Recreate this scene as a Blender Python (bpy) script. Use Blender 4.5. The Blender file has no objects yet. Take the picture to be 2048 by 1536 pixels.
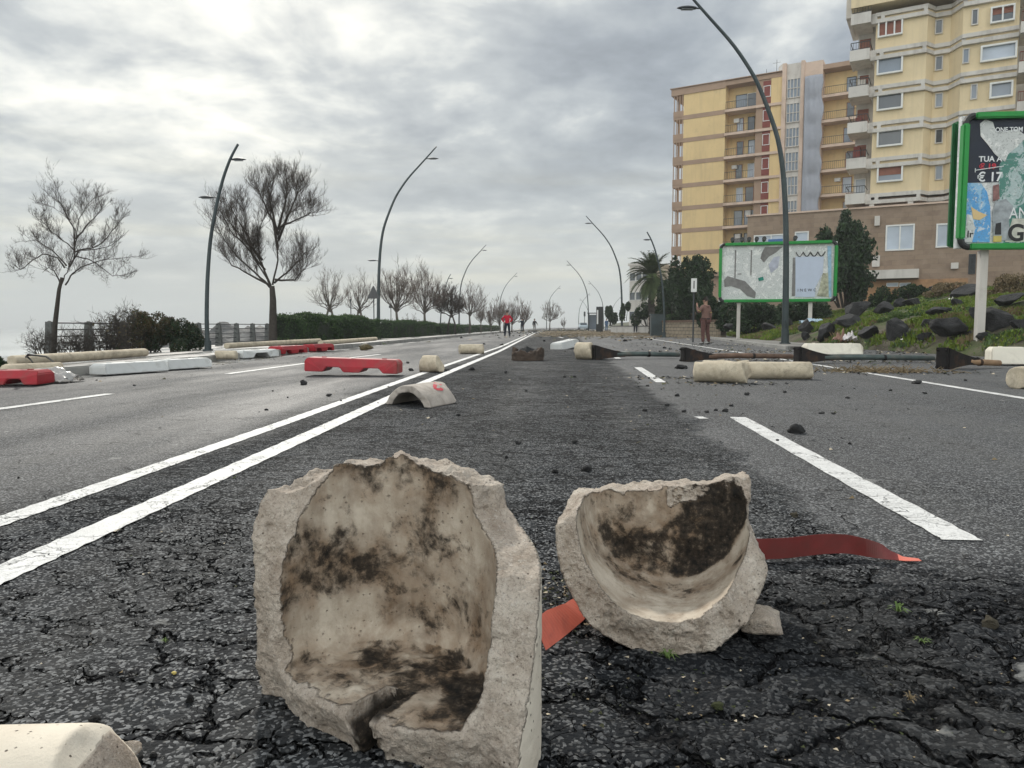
import bpy, bmesh, math, random
import numpy as np
from mathutils import Vector, Matrix, noise as mnoise
R = math.radians
sc = bpy.context.scene

# ---------------------------------------------------------------- camera
CAM_H = 0.72
PITCH = math.atan(115/1500.0)
YAW = math.atan(101/1504.4)
cam_d = bpy.data.cameras.new("camera"); cam = bpy.data.objects.new("camera", cam_d)
sc.collection.objects.link(cam); sc.camera = cam
cam_d.sensor_width = 36.0; cam_d.lens = 1500/2048*36.0
cam_d.clip_start = 0.05; cam_d.clip_end = 20000
cam.location = (0, 0, CAM_H)
cam.rotation_euler = (math.pi/2 - PITCH, 0, YAW)
sc.render.resolution_x = 1024; sc.render.resolution_y = 768

# ---------------------------------------------------------------- light
SUN_AZ = R(20.9)          # left of +Y
SUN_EL = R(38)
world = bpy.data.worlds.new("World"); sc.world = world; world.use_nodes = True
def build_world():
    nt = world.node_tree; N = nt.nodes; L = nt.links
    for n in list(N): N.remove(n)
    out = N.new('ShaderNodeOutputWorld'); bg = N.new('ShaderNodeBackground')
    bg.inputs['Strength'].default_value = 0.1
    L.new(bg.outputs[0], out.inputs[0])
    sky = N.new('ShaderNodeTexSky'); sky.sky_type = 'NISHITA'; sky.sun_disc = False
    sky.sun_elevation = SUN_EL; sky.sun_rotation = -SUN_AZ; sky.dust_density = 3
    tc = N.new('ShaderNodeTexCoord'); sep = N.new('ShaderNodeSeparateXYZ')
    L.new(tc.outputs['Generated'], sep.inputs[0])
    def math_(op, a, b=None, c=None):
        n = N.new('ShaderNodeMath'); n.operation = op
        for i, v in enumerate((a, b, c)):
            if v is None: continue
            if isinstance(v, (int, float)): n.inputs[i].default_value = v
            else: L.new(v, n.inputs[i])
        return n.outputs[0]
    z = math_('MAXIMUM', sep.outputs['Z'], 0.0)
    zz = math_('ADD', z, 0.20)
    u = math_('DIVIDE', sep.outputs['X'], zz); v = math_('DIVIDE', sep.outputs['Y'], zz)
    cmb = N.new('ShaderNodeCombineXYZ'); L.new(u, cmb.inputs[0]); L.new(v, cmb.inputs[1])
    def noise(scale, detail, rough, dist=0.0, off=(0, 0, 0)):
        m = N.new('ShaderNodeMapping'); m.inputs['Location'].default_value = off
        L.new(cmb.outputs[0], m.inputs[0])
        n = N.new('ShaderNodeTexNoise'); n.inputs['Scale'].default_value = scale
        n.inputs['Detail'].default_value = detail; n.inputs['Roughness'].default_value = rough
        n.inputs['Distortion'].default_value = dist
        L.new(m.outputs[0], n.inputs['Vector']); return n.outputs['Fac']
    def ramp(x, stops):
        r = N.new('ShaderNodeValToRGB'); e = r.color_ramp.elements
        while len(e) < len(stops): e.new(0.5)
        for k, (p, c) in enumerate(stops):
            e[k].position = p; e[k].color = (c[0], c[1], c[2], 1)
        L.new(x, r.inputs[0]); return r.outputs[0]
    def mix(f, a, b, bt='MIX'):
        n = N.new('ShaderNodeMix'); n.data_type = 'RGBA'; n.blend_type = bt
        if isinstance(f, (int, float)): n.inputs[0].default_value = f
        else: L.new(f, n.inputs[0])
        for s, v in ((6, a), (7, b)):
            if isinstance(v, tuple): n.inputs[s].default_value = (*v, 1)
            else: L.new(v, n.inputs[s])
        return n.outputs[2]
    n1 = noise(0.55, 3, 0.5, 0.3, (7.2, 2.1, 0)); n2 = noise(2.6, 7, 0.54, 0.25, (3.1, 9.2, 0)); n3 = noise(8.0, 5, 0.55, 0.1)
    n5 = math_('ADD', math_('MULTIPLY', n1, 0.52), math_('ADD', math_('MULTIPLY', n2, 0.62), math_('MULTIPLY', n3, 0.17)))
    # glow of the sun behind the cloud deck
    sd = N.new('ShaderNodeVectorMath'); sd.operation = 'DOT_PRODUCT'
    el = R(27)
    L.new(tc.outputs['Generated'], sd.inputs[0])
    sd.inputs[1].default_value = (-math.sin(R(19))*math.cos(el), math.cos(R(19))*math.cos(el), math.sin(el))
    dp = math_('MAXIMUM', sd.outputs['Value'], 0.0)
    g1 = math_('POWER', dp, 30.0); g2 = math_('POWER', dp, 5.0)
    t = math_('SUBTRACT', math_('ADD', n5, math_('MULTIPLY', g1, 0.03)), 0.022)
    cl = ramp(t, [(0.44, (2.1, 2.45, 2.95)), (0.54, (3.2, 3.65, 4.2)), (0.63, (4.7, 5.15, 5.55)), (0.71, (7.4, 7.7, 7.7)), (0.82, (11.0, 10.9, 10.4))])
    cl2 = mix(g2, cl, mix(1.0, cl, (1.16, 1.15, 1.10), 'MULTIPLY'))
    # pale bands toward the horizon
    hz = N.new('ShaderNodeMapRange'); hz.inputs[1].default_value = 0.02; hz.inputs[2].default_value = 0.26
    hz.inputs[3].default_value = 1.0; hz.inputs[4].default_value = 0.0
    L.new(sep.outputs['Z'], hz.inputs[0])
    mp = N.new('ShaderNodeMapping'); mp.inputs['Scale'].default_value = (1.3, 1.3, 14.0)
    L.new(tc.outputs['Generated'], mp.inputs[0])
    nb = N.new('ShaderNodeTexNoise'); nb.inputs['Scale'].default_value = 1.6; nb.inputs['Detail'].default_value = 5
    L.new(mp.outputs[0], nb.inputs['Vector'])
    band = ramp(nb.outputs['Fac'], [(0.34, (4.9, 5.4, 5.6)), (0.5, (5.6, 6.05, 6.0)), (0.6, (7.0, 7.1, 6.2)), (0.72, (7.8, 7.7, 6.5))])
    hf = math_('MULTIPLY', hz.outputs[0], 0.92)
    c3 = mix(hf, cl2, band)
    low = N.new('ShaderNodeMapRange'); low.inputs[1].default_value = 0.0; low.inputs[2].default_value = 0.07
    low.inputs[3].default_value = 0.85; low.inputs[4].default_value = 0.0
    L.new(sep.outputs['Z'], low.inputs[0])
    c4 = mix(low.outputs[0], c3, (6.1, 6.7, 6.7))
    c5 = mix(0.93, sky.outputs[0], c4)
    # sky behind the camera, out of view, brightened to light faces turned to it
    bk = N.new('ShaderNodeMapRange'); bk.inputs[1].default_value = 0.15; bk.inputs[2].default_value = -0.6; bk.inputs[3].default_value = 0.0; bk.inputs[4].default_value = 1.0
    L.new(sep.outputs['Y'], bk.inputs[0]); c6 = mix(bk.outputs[0], c5, mix(1.0, c5, (2.75, 2.65, 2.5), 'MULTIPLY'))
    L.new(c6, bg.inputs['Color'])
build_world()
world.name = "sky"
sun_d = bpy.data.lights.new("sun", 'SUN'); sun_d.energy = 3.0; sun_d.angle = R(3); sun_d.color = (1.0, 0.95, 0.86)
sun = bpy.data.objects.new("sun", sun_d); sc.collection.objects.link(sun)
sdir = Vector((-math.sin(SUN_AZ)*math.cos(SUN_EL), math.cos(SUN_AZ)*math.cos(SUN_EL), math.sin(SUN_EL)))
sun.rotation_euler = sdir.to_track_quat('Z', 'Y').to_euler()
sun.location = (0, 0, 60)
sc.view_settings.view_transform = 'Standard'; sc.view_settings.look = 'None'
sc.view_settings.exposure = 0.05; sc.view_settings.gamma = 1.0; sc.view_settings.use_curve_mapping = False
sc.cycles.max_bounces = 6; sc.cycles.transparent_max_bounces = 8

# ---------------------------------------------------------------- picture <-> place
Fw = Vector((-math.sin(YAW), math.cos(YAW), 0)); Rt = Vector((math.cos(YAW), math.sin(YAW), 0))
_cm = cam.rotation_euler.to_matrix()
def ray(px, py): return _cm @ Vector(((px-1024)/1500.0, -(py-768)/1500.0, -1.0))
def G(px, py, z=0.0):
    """point at height z seen at a pixel of the photograph"""
    r = ray(px, py); t = (z-CAM_H)/r.z
    return Vector((r.x*t, r.y*t, z))
def D(px, py, d):
    """point at distance d straight ahead of the camera"""
    r = ray(px, py); t = d/(r.dot(Fw))
    return Vector((r.x*t, r.y*t, CAM_H + r.z*t))
def V(a, d, z=0.0): return Rt*a + Fw*d + Vector((0, 0, z))
VIEW_ROT = YAW            # z rotation of something that squarely faces the camera

# ---------------------------------------------------------------- objects
def link(o, parent=None):
    sc.collection.objects.link(o)
    if parent is not None: o.parent = parent
    return o
def empty(name, loc=(0, 0, 0), rz=0.0):
    o = bpy.data.objects.new(name, None); o.location = loc; o.rotation_euler = (0, 0, rz)
    o.empty_display_size = 0.2
    return link(o)
def tag(o, label=None, cat=None, group=None, kind=None):
    if label: o['label'] = label
    if cat: o['category'] = cat
    if group: o['group'] = group
    if kind: o['kind'] = kind
    return o
def copy_tree(o, parent=None):
    c = o.copy(); sc.collection.objects.link(c)
    if parent is not None: c.parent = parent
    for ch in list(o.children): copy_tree(ch, c)
    return c

class MB:
    """mesh collector"""
    def __init__(s): s.v = []; s.f = []; s.m = []
    def add(s, vs, fs, mi=0):
        b = len(s.v); s.v.extend([tuple(p) for p in vs]); s.f.extend([tuple(i+b for i in f) for f in fs]); s.m.extend([mi]*len(fs)); return s
    def box(s, c, d, rot=None, mi=0, bev=0.0):
        hx, hy, hz = d[0]/2, d[1]/2, d[2]/2
        if bev > 0:
            bm = bmesh.new(); bmesh.ops.create_cube(bm, size=1.0)
            for v in bm.verts: v.co = Vector((v.co.x*d[0], v.co.y*d[1], v.co.z*d[2]))
            bmesh.ops.bevel(bm, geom=bm.edges[:], offset=bev, segments=2, affect='EDGES')
            bm.verts.index_update()
            vs = [v.co.copy() for v in bm.verts]; fs = [[v.index for v in f.verts] for f in bm.faces]; bm.free()
        else:
            vs = [Vector((x*hx, y*hy, z*hz)) for x in (-1, 1) for y in (-1, 1) for z in (-1, 1)]
            fs = [(0, 1, 3, 2), (4, 6, 7, 5), (0, 4, 5, 1), (2, 3, 7, 6), (0, 2, 6, 4), (1, 5, 7, 3)]
        if rot is not None: vs = [rot @ p for p in vs]
        cc = Vector(c); return s.add([p+cc for p in vs], fs, mi)
    def bx(s, x0, x1, y0, y1, z0, z1, mi=0):
        return s.box(((x0+x1)/2, (y0+y1)/2, (z0+z1)/2), (abs(x1-x0), abs(y1-y0), abs(z1-z0)), None, mi)
    def tube(s, pts, rad, n=8, caps=True, mi=0):
        pts = [Vector(p) for p in pts]; k = len(pts)
        if isinstance(rad, (int, float)): rad = [rad]*k
        up = None; vs = []
        for i, p in enumerate(pts):
            t = (pts[min(i+1, k-1)] - pts[max(i-1, 0)])
            if t.length < 1e-9: t = Vector((0, 0, 1))
            t.normalize()
            if up is None: up = t.orthogonal().normalized()
            up = (up - t*up.dot(t))
            up = up.normalized() if up.length > 1e-6 else t.orthogonal().normalized()
            w = t.cross(up)
            for j in range(n):
                a = 2*math.pi*j/n; vs.append(p + (up*math.cos(a) + w*math.sin(a))*rad[i])
        fs = [(i*n+j, i*n+(j+1) % n, (i+1)*n+(j+1) % n, (i+1)*n+j) for i in range(k-1) for j in range(n)]
        if caps: fs += [tuple(range(n))[::-1], tuple((k-1)*n+j for j in range(n))]
        return s.add(vs, fs, mi)
    def prism(s, poly, axis_a, axis_b, axis_n, depth, origin=(0, 0, 0), mi=0):
        """polygon in the a/b plane thickened by depth along n (centred)"""
        a, b, n = Vector(axis_a), Vector(axis_b), Vector(axis_n); o = Vector(origin); k = len(poly)
        vs = [o + a*p[0] + b*p[1] - n*depth/2 for p in poly] + [o + a*p[0] + b*p[1] + n*depth/2 for p in poly]
        fs = [tuple(range(k))[::-1], tuple(range(k, 2*k))] + [(i, (i+1) % k, (i+1) % k+k, i+k) for i in range(k)]
        return s.add(vs, fs, mi)
    def mesh(s, name, mats=(), smooth=False):
        me = bpy.data.meshes.new(name); me.from_pydata(s.v, [], s.f)
        for m in (mats if isinstance(mats, (list, tuple)) else [mats]): me.materials.append(m)
        if any(s.m): me.polygons.foreach_set('material_index', s.m)
        if smooth: me.polygons.foreach_set('use_smooth', [True]*len(s.f))
        me.update(); return me
    def build(s, name, mats=(), parent=None, smooth=False, fix=False):
        me = s.mesh(name, mats, smooth)
        if fix:
            bm = bmesh.new(); bm.from_mesh(me); bmesh.ops.recalc_face_normals(bm, faces=bm.faces[:]); bm.to_mesh(me); bm.free()
        return link(bpy.data.objects.new(name, me), parent)

# ---------------------------------------------------------------- numeric noise and iso surfaces
_rt = {}
def vnoise(p, scale, seed=0):
    """smooth value noise in -1..1 at points p (N,3)"""
    if seed not in _rt: _rt[seed] = np.random.default_rng(seed+11).random((32, 32, 32)).astype(np.float32)*2-1
    T = _rt[seed]; q = p*scale + 100.37*(seed+1); i = np.floor(q).astype(np.int64); f = q-i; f = f*f*(3-2*f); i &= 31; j = (i+1) & 31
    x0, y0, z0 = i[:, 0], i[:, 1], i[:, 2]; x1, y1, z1 = j[:, 0], j[:, 1], j[:, 2]; fx, fy, fz = f[:, 0], f[:, 1], f[:, 2]
    def lp(a, b, t): return a+(b-a)*t
    return lp(lp(lp(T[x0, y0, z0], T[x1, y0, z0], fx), lp(T[x0, y1, z0], T[x1, y1, z0], fx), fy),
              lp(lp(T[x0, y0, z1], T[x1, y0, z1], fx), lp(T[x0, y1, z1], T[x1, y1, z1], fx), fy), fz)
def fbm(p, scale, octv=4, seed=0, gain=0.5):
    r = 0; a = 1.0
    for k in range(octv): r = r + a*vnoise(p, scale*(2.03**k), seed+k); a *= gain
    return r
def surface_net(fn, lo, hi, h):
    """mesh of fn(points) = 0 (negative inside)"""
    ax = [np.arange(lo[k], hi[k]+h, h) for k in range(3)]; S = [len(a) for a in ax]
    g = np.stack(np.meshgrid(*ax, indexing='ij'), -1).reshape(-1, 3)
    F = fn(g).reshape(S).astype(np.float32); s = F < 0
    cs = [n-1 for n in S]; acc = np.zeros(cs+[3], np.float32); cnt = np.zeros(cs, np.float32)
    I = np.stack(np.meshgrid(*[np.arange(n) for n in cs], indexing='ij'), -1).astype(np.float32)
    for a in range(3):
        b, c = [k for k in range(3) if k != a]
        for ob in (0, 1):
            for oc in (0, 1):
                o0 = [0, 0, 0]; o0[b] = ob; o0[c] = oc; o1 = list(o0); o1[a] = 1
                A = F[o0[0]:o0[0]+cs[0], o0[1]:o0[1]+cs[1], o0[2]:o0[2]+cs[2]]; B = F[o1[0]:o1[0]+cs[0], o1[1]:o1[1]+cs[1], o1[2]:o1[2]+cs[2]]
                m = (A < 0) != (B < 0); d = A-B; t = np.where(m, A/np.where(np.abs(d) < 1e-12, 1, d), 0)
                for k in range(3):
                    acc[..., k] += np.where(m, I[..., k] + o0[k] + (t if k == a else 0), 0)
                cnt += m
    act = cnt > 0; idx = -np.ones(cs, np.int64); idx[act] = np.arange(act.sum())
    verts = acc[act]/cnt[act][:, None]*h + np.array(lo, np.float32)
    quads = []
    for a in range(3):
        b, c = (a+1) % 3, (a+2) % 3
        sl0 = [slice(1, n-1) for n in S]; sl1 = [slice(1, n-1) for n in S]; sl0[a] = slice(0, S[a]-1); sl1[a] = slice(1, S[a])
        A = s[tuple(sl0)]; B = s[tuple(sl1)]; w = np.argwhere(A != B)
        if not len(w): continue
        flip = A[tuple(w.T)]; base = w.copy()
        for k in (b, c): base[:, k] += 1
        def cell(db, dc):
            q = base.copy(); q[:, b] += db; q[:, c] += dc; return idx[q[:, 0], q[:, 1], q[:, 2]]
        q = np.stack([cell(-1, -1), cell(0, -1), cell(0, 0), cell(-1, 0)], 1)
        q[~flip] = q[~flip][:, ::-1]; quads.append(q)
    q = np.concatenate(quads); q = q[(q >= 0).all(1)]
    return verts, q
def np_mesh(name, verts, quads, mat, smooth=True, attrs=None):
    me = bpy.data.meshes.new(name); n = len(quads); k = quads.shape[1]
    me.vertices.add(len(verts)); me.vertices.foreach_set('co', np.ascontiguousarray(verts, np.float32).ravel())
    me.loops.add(n*k); me.loops.foreach_set('vertex_index', np.ascontiguousarray(quads, np.int32).ravel())
    me.polygons.add(n); me.polygons.foreach_set('loop_start', np.arange(0, n*k, k, dtype=np.int32))
    me.polygons.foreach_set('loop_total', np.full(n, k, np.int32))
    me.polygons.foreach_set('use_smooth', np.full(n, smooth))
    if attrs:
        for an, av in attrs.items():
            at = me.attributes.new(an, 'FLOAT', 'POINT'); at.data.foreach_set('value', np.ascontiguousarray(av, np.float32))
    for m in (mat if isinstance(mat, (list, tuple)) else [mat]): me.materials.append(m)
    me.update(calc_edges=True); me.validate(); return me
# ---------------------------------------------------------------- materials
class NT:
    def __init__(s, name, disp=False):
        s.mat = bpy.data.materials.new(name); s.mat.use_nodes = True; s.t = s.mat.node_tree
        s.N = s.t.nodes; s.L = s.t.links; s.b = s.N['Principled BSDF']; s.out = s.N['Material Output']
        s.tc = s.N.new('ShaderNodeTexCoord'); s.obj = s.tc.outputs['Object']
        g = s.N.new('ShaderNodeNewGeometry'); s.pos = g.outputs['Position']; s.geo = g
    def put(s, sock, v):
        if isinstance(v, (int, float)): sock.default_value = v
        elif isinstance(v, tuple): sock.default_value = (*v, 1) if len(v) == 3 and len(sock.default_value) == 4 else v
        else: s.L.new(v, sock)
    def noise(s, scale, detail=4, rough=0.55, dist=0.0, vec=None, col=False):
        n = s.N.new('ShaderNodeTexNoise'); n.inputs['Scale'].default_value = scale; n.inputs['Detail'].default_value = detail
        n.inputs['Roughness'].default_value = rough; n.inputs['Distortion'].default_value = dist
        s.L.new(vec if vec is not None else s.obj, n.inputs['Vector']); return n.outputs['Color' if col else 'Fac']
    def voro(s, scale, feature='F1', vec=None, out='Distance', rnd=1.0):
        n = s.N.new('ShaderNodeTexVoronoi'); n.feature = feature; n.inputs['Scale'].default_value = scale
        n.inputs['Randomness'].default_value = rnd
        s.L.new(vec if vec is not None else s.obj, n.inputs['Vector']); return n.outputs[out]
    def mapping(s, scale=(1, 1, 1), loc=(0, 0, 0), rot=(0, 0, 0), vec=None):
        n = s.N.new('ShaderNodeMapping'); n.inputs['Scale'].default_value = scale; n.inputs['Location'].default_value = loc
        n.inputs['Rotation'].default_value = rot
        s.L.new(vec if vec is not None else s.obj, n.inputs['Vector']); return n.outputs[0]
    def ramp(s, x, stops, interp='LINEAR'):
        r = s.N.new('ShaderNodeValToRGB'); r.color_ramp.interpolation = interp; e = r.color_ramp.elements
        while len(e) < len(stops): e.new(0.5)
        for k, (p, c) in enumerate(stops):
            if isinstance(c, (int, float)): c = (c, c, c)
            e[k].position = p; e[k].color = (c[0], c[1], c[2], 1)
        s.L.new(x, r.inputs[0]); return r.outputs[0]
    def mix(s, f, a, b, bt='MIX'):
        n = s.N.new('ShaderNodeMix'); n.data_type = 'RGBA'; n.blend_type = bt
        s.put(n.inputs[0], f); s.put(n.inputs[6], a); s.put(n.inputs[7], b); return n.outputs[2]
    def m(s, op, a, b=None, c=None):
        n = s.N.new('ShaderNodeMath'); n.operation = op
        for i, v in enumerate((a, b, c)):
            if v is not None: s.put(n.inputs[i], v)
        return n.outputs[0]
    def vadd(s, a, b):
        n = s.N.new('ShaderNodeVectorMath'); n.operation = 'ADD'; s.L.new(a, n.inputs[0]); s.L.new(b, n.inputs[1]); return n.outputs[0]
    def vscale(s, a, k):
        n = s.N.new('ShaderNodeVectorMath'); n.operation = 'SCALE'; s.L.new(a, n.inputs[0]); n.inputs[3].default_value = k; return n.outputs[0]
    def attr(s, name):
        n = s.N.new('ShaderNodeAttribute'); n.attribute_name = name; return n.outputs['Fac']
    def sep(s, vec=None):
        n = s.N.new('ShaderNodeSeparateXYZ'); s.L.new(vec if vec is not None else s.obj, n.inputs[0]); return n.outputs
    def rnd(s):
        n = s.N.new('ShaderNodeObjectInfo'); return n.outputs['Random']
    def bump(s, h, strength=0.5, dist=0.01, normal=None):
        n = s.N.new('ShaderNodeBump'); n.inputs['Strength'].default_value = strength; n.inputs['Distance'].default_value = dist
        s.L.new(h, n.inputs['Height'])
        if normal is not None: s.L.new(normal, n.inputs['Normal'])
        s.L.new(n.outputs[0], s.b.inputs['Normal']); return n.outputs[0]
    def set(s, color=None, rough=None, metal=None, spec=None, **kw):
        if color is not None: s.put(s.b.inputs['Base Color'], color)
        if rough is not None: s.put(s.b.inputs['Roughness'], rough)
        if metal is not None: s.put(s.b.inputs['Metallic'], metal)
        if spec is not None: s.put(s.b.inputs['Specular IOR Level'], spec)
        return s
def simple(name, col, rough=0.6, var=0.15, scale=6.0, metal=0.0, bump=0.2, bscale=60.0, spec=0.4, dirt=None):
    """painted or plain surface with uneven tone, fine bump and optional grime"""
    t = NT(name); lo = tuple(c*(1-var) for c in col); hi = tuple(min(1, c*(1+var)) for c in col)
    c = t.ramp(t.noise(scale, 6, 0.6), [(0.3, lo), (0.7, hi)])
    if dirt: c = t.mix(t.ramp(t.noise(scale*0.7, 8, 0.7, 0.6), [(0.5, 0.0), (0.72, 0.85)]), c, dirt)
    t.set(c, t.ramp(t.noise(scale*1.7, 4), [(0.3, rough*0.85), (0.7, min(1, rough*1.15))]), metal, spec)
    t.bump(t.noise(bscale, 4), bump, 0.004); return t.mat
def walled(name, col, streak, var=.07):
    t = NT(name); c = t.ramp(t.noise(0.35, 6, 0.6), [(0.3, tuple(k*(1-var) for k in col)), (0.7, tuple(min(1, k*(1+var)) for k in col))])
    c = t.mix(t.ramp(t.noise(1.6, 7, 0.65, 0, t.mapping((1, 1, .10))), [(0.5, 0.0), (0.72, 0.55)]), c, streak)
    c = t.mix(t.ramp(t.noise(0.8, 8, 0.7), [(0.54, 0.0), (0.7, 0.4)]), c, streak); t.set(c, .9, 0, .25); t.bump(t.noise(10, 4), .3, .01); return t.mat

M = {}
def asphalt():
    t = NT('asphalt'); P = t.pos; x, y, z = t.sep(P)
    warp = t.vscale(t.vadd(t.noise(1.7, 3, 0.6, 0, P, True), t.noise(9.0, 3, 0.6, 0, P, True)), 0.22)
    PW = t.vadd(P, warp)
    # zones: the old alligator-cracked strip between double line and dashed line
    xe = t.m('ADD', x, t.m('MULTIPLY', t.m('SUBTRACT', t.noise(1.1, 4, 0.6, 0, P), 0.5), 0.7))
    zl = t.N.new('ShaderNodeMapRange'); t.L.new(xe, zl.inputs[0]); zl.inputs[1].default_value = -2.35; zl.inputs[2].default_value = -1.9
    zr = t.N.new('ShaderNodeMapRange'); t.L.new(xe, zr.inputs[0]); zr.inputs[1].default_value = 1.02; zr.inputs[2].default_value = 0.9
    zone = t.m('MULTIPLY', zl.outputs[0], zr.outputs[0])
    # a second, wilder patch in the lower right
    dx = t.m('SUBTRACT', x, 1.0); dy = t.m('SUBTRACT', y, 1.2)
    rr = t.m('SQRT', t.m('ADD', t.m('MULTIPLY', dx, dx), t.m('MULTIPLY', dy, dy)))
    rr = t.m('ADD', rr, t.m('MULTIPLY', t.m('SUBTRACT', t.noise(2.5, 3, 0.6, 0, P), 0.5), 0.5))
    wz = t.N.new('ShaderNodeMapRange'); t.L.new(rr, wz.inputs[0]); wz.inputs[1].default_value = 1.25; wz.inputs[2].default_value = 0.8
    wild = wz.outputs[0]
    zone = t.m('MAXIMUM', zone, wild)
    st = t.mapping((0.8, 1.7, 1.0), vec=PW)
    e1 = t.voro(4.2, 'DISTANCE_TO_EDGE', st); e2 = t.voro(12.0, 'DISTANCE_TO_EDGE', st); e3 = t.voro(1.1, 'DISTANCE_TO_EDGE', st)
    brk = t.noise(2.2, 3, 0.6, 0, P); brk2 = t.noise(1.3, 2, 0.5, 0, P)
    w1 = t.m('MULTIPLY', t.m('MAXIMUM', t.m('SUBTRACT', brk, 0.30), 0.0), 0.12)
    w1 = t.m('ADD', w1, t.m('MULTIPLY', wild, t.m('MULTIPLY', brk, 0.06)))
    w2 = t.m('MULTIPLY', t.m('MAXIMUM', t.m('SUBTRACT', brk2, 0.42), 0.0), 0.22)
    w3 = t.m('MULTIPLY', t.m('MAXIMUM', t.m('SUBTRACT', brk, 0.42), 0.0), 0.035)
    gw = t.N.new('ShaderNodeMapRange'); t.L.new(y, gw.inputs[0]); gw.inputs[1].default_value = 2.0; gw.inputs[2].default_value = 9.0; gw.inputs[3].default_value = 1.0; gw.inputs[4].default_value = 2.8
    w1 = t.m('MULTIPLY', w1, gw.outputs[0]); w2 = t.m('MULTIPLY', w2, gw.outputs[0])
    def crack(e, w):
        d = t.m('DIVIDE', e, t.m('ADD', w, 0.0004)); return t.m('SUBTRACT', 1.0, t.m('MINIMUM', d, 1.0))
    c1 = t.m('MULTIPLY', crack(e1, w1), zone); fc = t.N.new('ShaderNodeMapRange'); t.L.new(y, fc.inputs[0]); fc.inputs[1].default_value = 1.9; fc.inputs[2].default_value = 3.4; fc.inputs[3].default_value = 0.15; fc.inputs[4].default_value = 1.0
    c2 = t.m('MULTIPLY', crack(e2, w2), t.m('MULTIPLY', zone, t.m('MAXIMUM', fc.outputs[0], t.m('MULTIPLY', wild, 0.6))))
    nz = t.m('MULTIPLY', crack(e3, w3), 0.8)
    ck = t.m('MAXIMUM', t.m('MAXIMUM', c1, c2), nz)
    # aggregate
    agc = t.voro(150.0, 'F1', P, 'Color'); agd = t.voro(150.0, 'F1', P); ags = t.sep(agc)[0]
    agb = t.sep(t.voro(95.0, 'F1', P, 'Color'))[1]; agbd = t.voro(95.0, 'F1', P)
    fine = t.noise(420.0, 2, 0.6, 0, P)
    big = t.noise(0.55, 5, 0.6, 0.3, P); mid = t.noise(6.0, 5, 0.65, 0, P)
    base = t.mix(zone, t.ramp(big, [(0.35, (0.022, 0.023, 0.026)), (0.65, (0.042, 0.043, 0.046))]), t.ramp(mid, [(0.3, (0.009, 0.010, 0.012)), (0.7, (0.026, 0.029, 0.033))]))
    base = t.mix(t.m('MULTIPLY', wild, 0.7), base, (0.012, 0.013, 0.015))
    agk = t.m('SUBTRACT', 1.0, t.m('MULTIPLY', wild, 0.72))
    base = t.mix(t.m('MULTIPLY', agk, t.ramp(ags, [(0.62, 0.0), (0.95, 0.85)])), base, (0.25, 0.255, 0.26))
    pb = t.m('MULTIPLY', t.ramp(agb, [(0.80, 0.0), (0.84, 1.0)]), t.ramp(agbd, [(0.25, 1.0), (0.40, 0.0)]))
    base = t.mix(t.m('MULTIPLY', t.m('MULTIPLY', pb, agk), 0.55), base, (0.24, 0.235, 0.225))
    # pale spots (old gum, lime)
    sp = t.voro(4.2, 'F1', PW); spc = t.sep(t.voro(4.2, 'F1', PW, 'Color'))[0]
    spm = t.m('MULTIPLY', t.ramp(sp, [(0.10, 1.0), (0.15, 0.0)]), t.m('GREATER_THAN', spc, 0.80))
    base = t.mix(t.m('MULTIPLY', spm, 0.5), base, (0.30, 0.30, 0.29))
    # tyre tracks and dust, long streaks along the road
    trk = t.noise(1.0, 5, 0.6, 0, t.mapping((2.2, 0.12, 1), vec=P))
    base = t.mix(t.ramp(trk, [(0.45, 0.0), (0.75, 0.35)]), base, (0.085, 0.083, 0.078))
    base = t.mix(ck, base, (0.008, 0.008, 0.009))
    wet = t.noise(1.0, 4, 0.6, 0.3, t.mapping((0.9, 0.16, 1), (4, 2, 0), vec=P))
    rg_ = t.ramp(wet, [(0.40, 0.78), (0.66, 0.55)]); t.set(base, t.m('ADD', rg_, t.m('MULTIPLY', zone, 0.15)), 0.0, t.m('SUBTRACT', 0.22, t.m('MULTIPLY', zone, 0.13)))
    rel = t.noise(6.5, 4, 0.62, 0.5, t.mapping((0.55, 1.7, 1), vec=P))
    fy = t.N.new('ShaderNodeMapRange'); t.L.new(y, fy.inputs[0]); fy.inputs[1].default_value = 2.0; fy.inputs[2].default_value = 5.0; fy.inputs[3].default_value = 0.010; fy.inputs[4].default_value = 0.055
    h = t.m('ADD', t.m('MULTIPLY', agd, -0.0022), t.m('MULTIPLY', fine, 0.0010))
    h = t.m('ADD', h, t.m('MULTIPLY', pb, 0.0008)); h = t.m('ADD', h, t.m('MULTIPLY', ck, -0.010))
    h = t.m('ADD', h, t.m('MULTIPLY', t.m('ADD', t.m('MULTIPLY', mid, 0.4), rel), t.m('MULTIPLY', zone, fy.outputs[0])))
    t.bump(h, 1.0, 1.0)
    # real relief of the slabs where the mesh is fine enough
    dsp = t.N.new('ShaderNodeDisplacement'); dsp.inputs['Midlevel'].default_value = 0.0; dsp.inputs['Scale'].default_value = 1.0
    near = t.N.new('ShaderNodeMapRange'); t.L.new(y, near.inputs[0]); near.inputs[1].default_value = 3.2; near.inputs[2].default_value = 2.2
    hh = t.m('ADD', t.m('MULTIPLY', ck, -0.012), t.m('MULTIPLY', t.m('MULTIPLY', t.m('SUBTRACT', t.noise(7.0, 4, 0.6, 0, P), 0.5), wild), 0.055))
    t.L.new(t.m('MULTIPLY', hh, near.outputs[0]), dsp.inputs['Height'])
    t.L.new(dsp.outputs[0], t.out.inputs['Displacement'])
    t.mat.displacement_method = 'BOTH'
    return t.mat
M['asphalt'] = asphalt()

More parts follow.
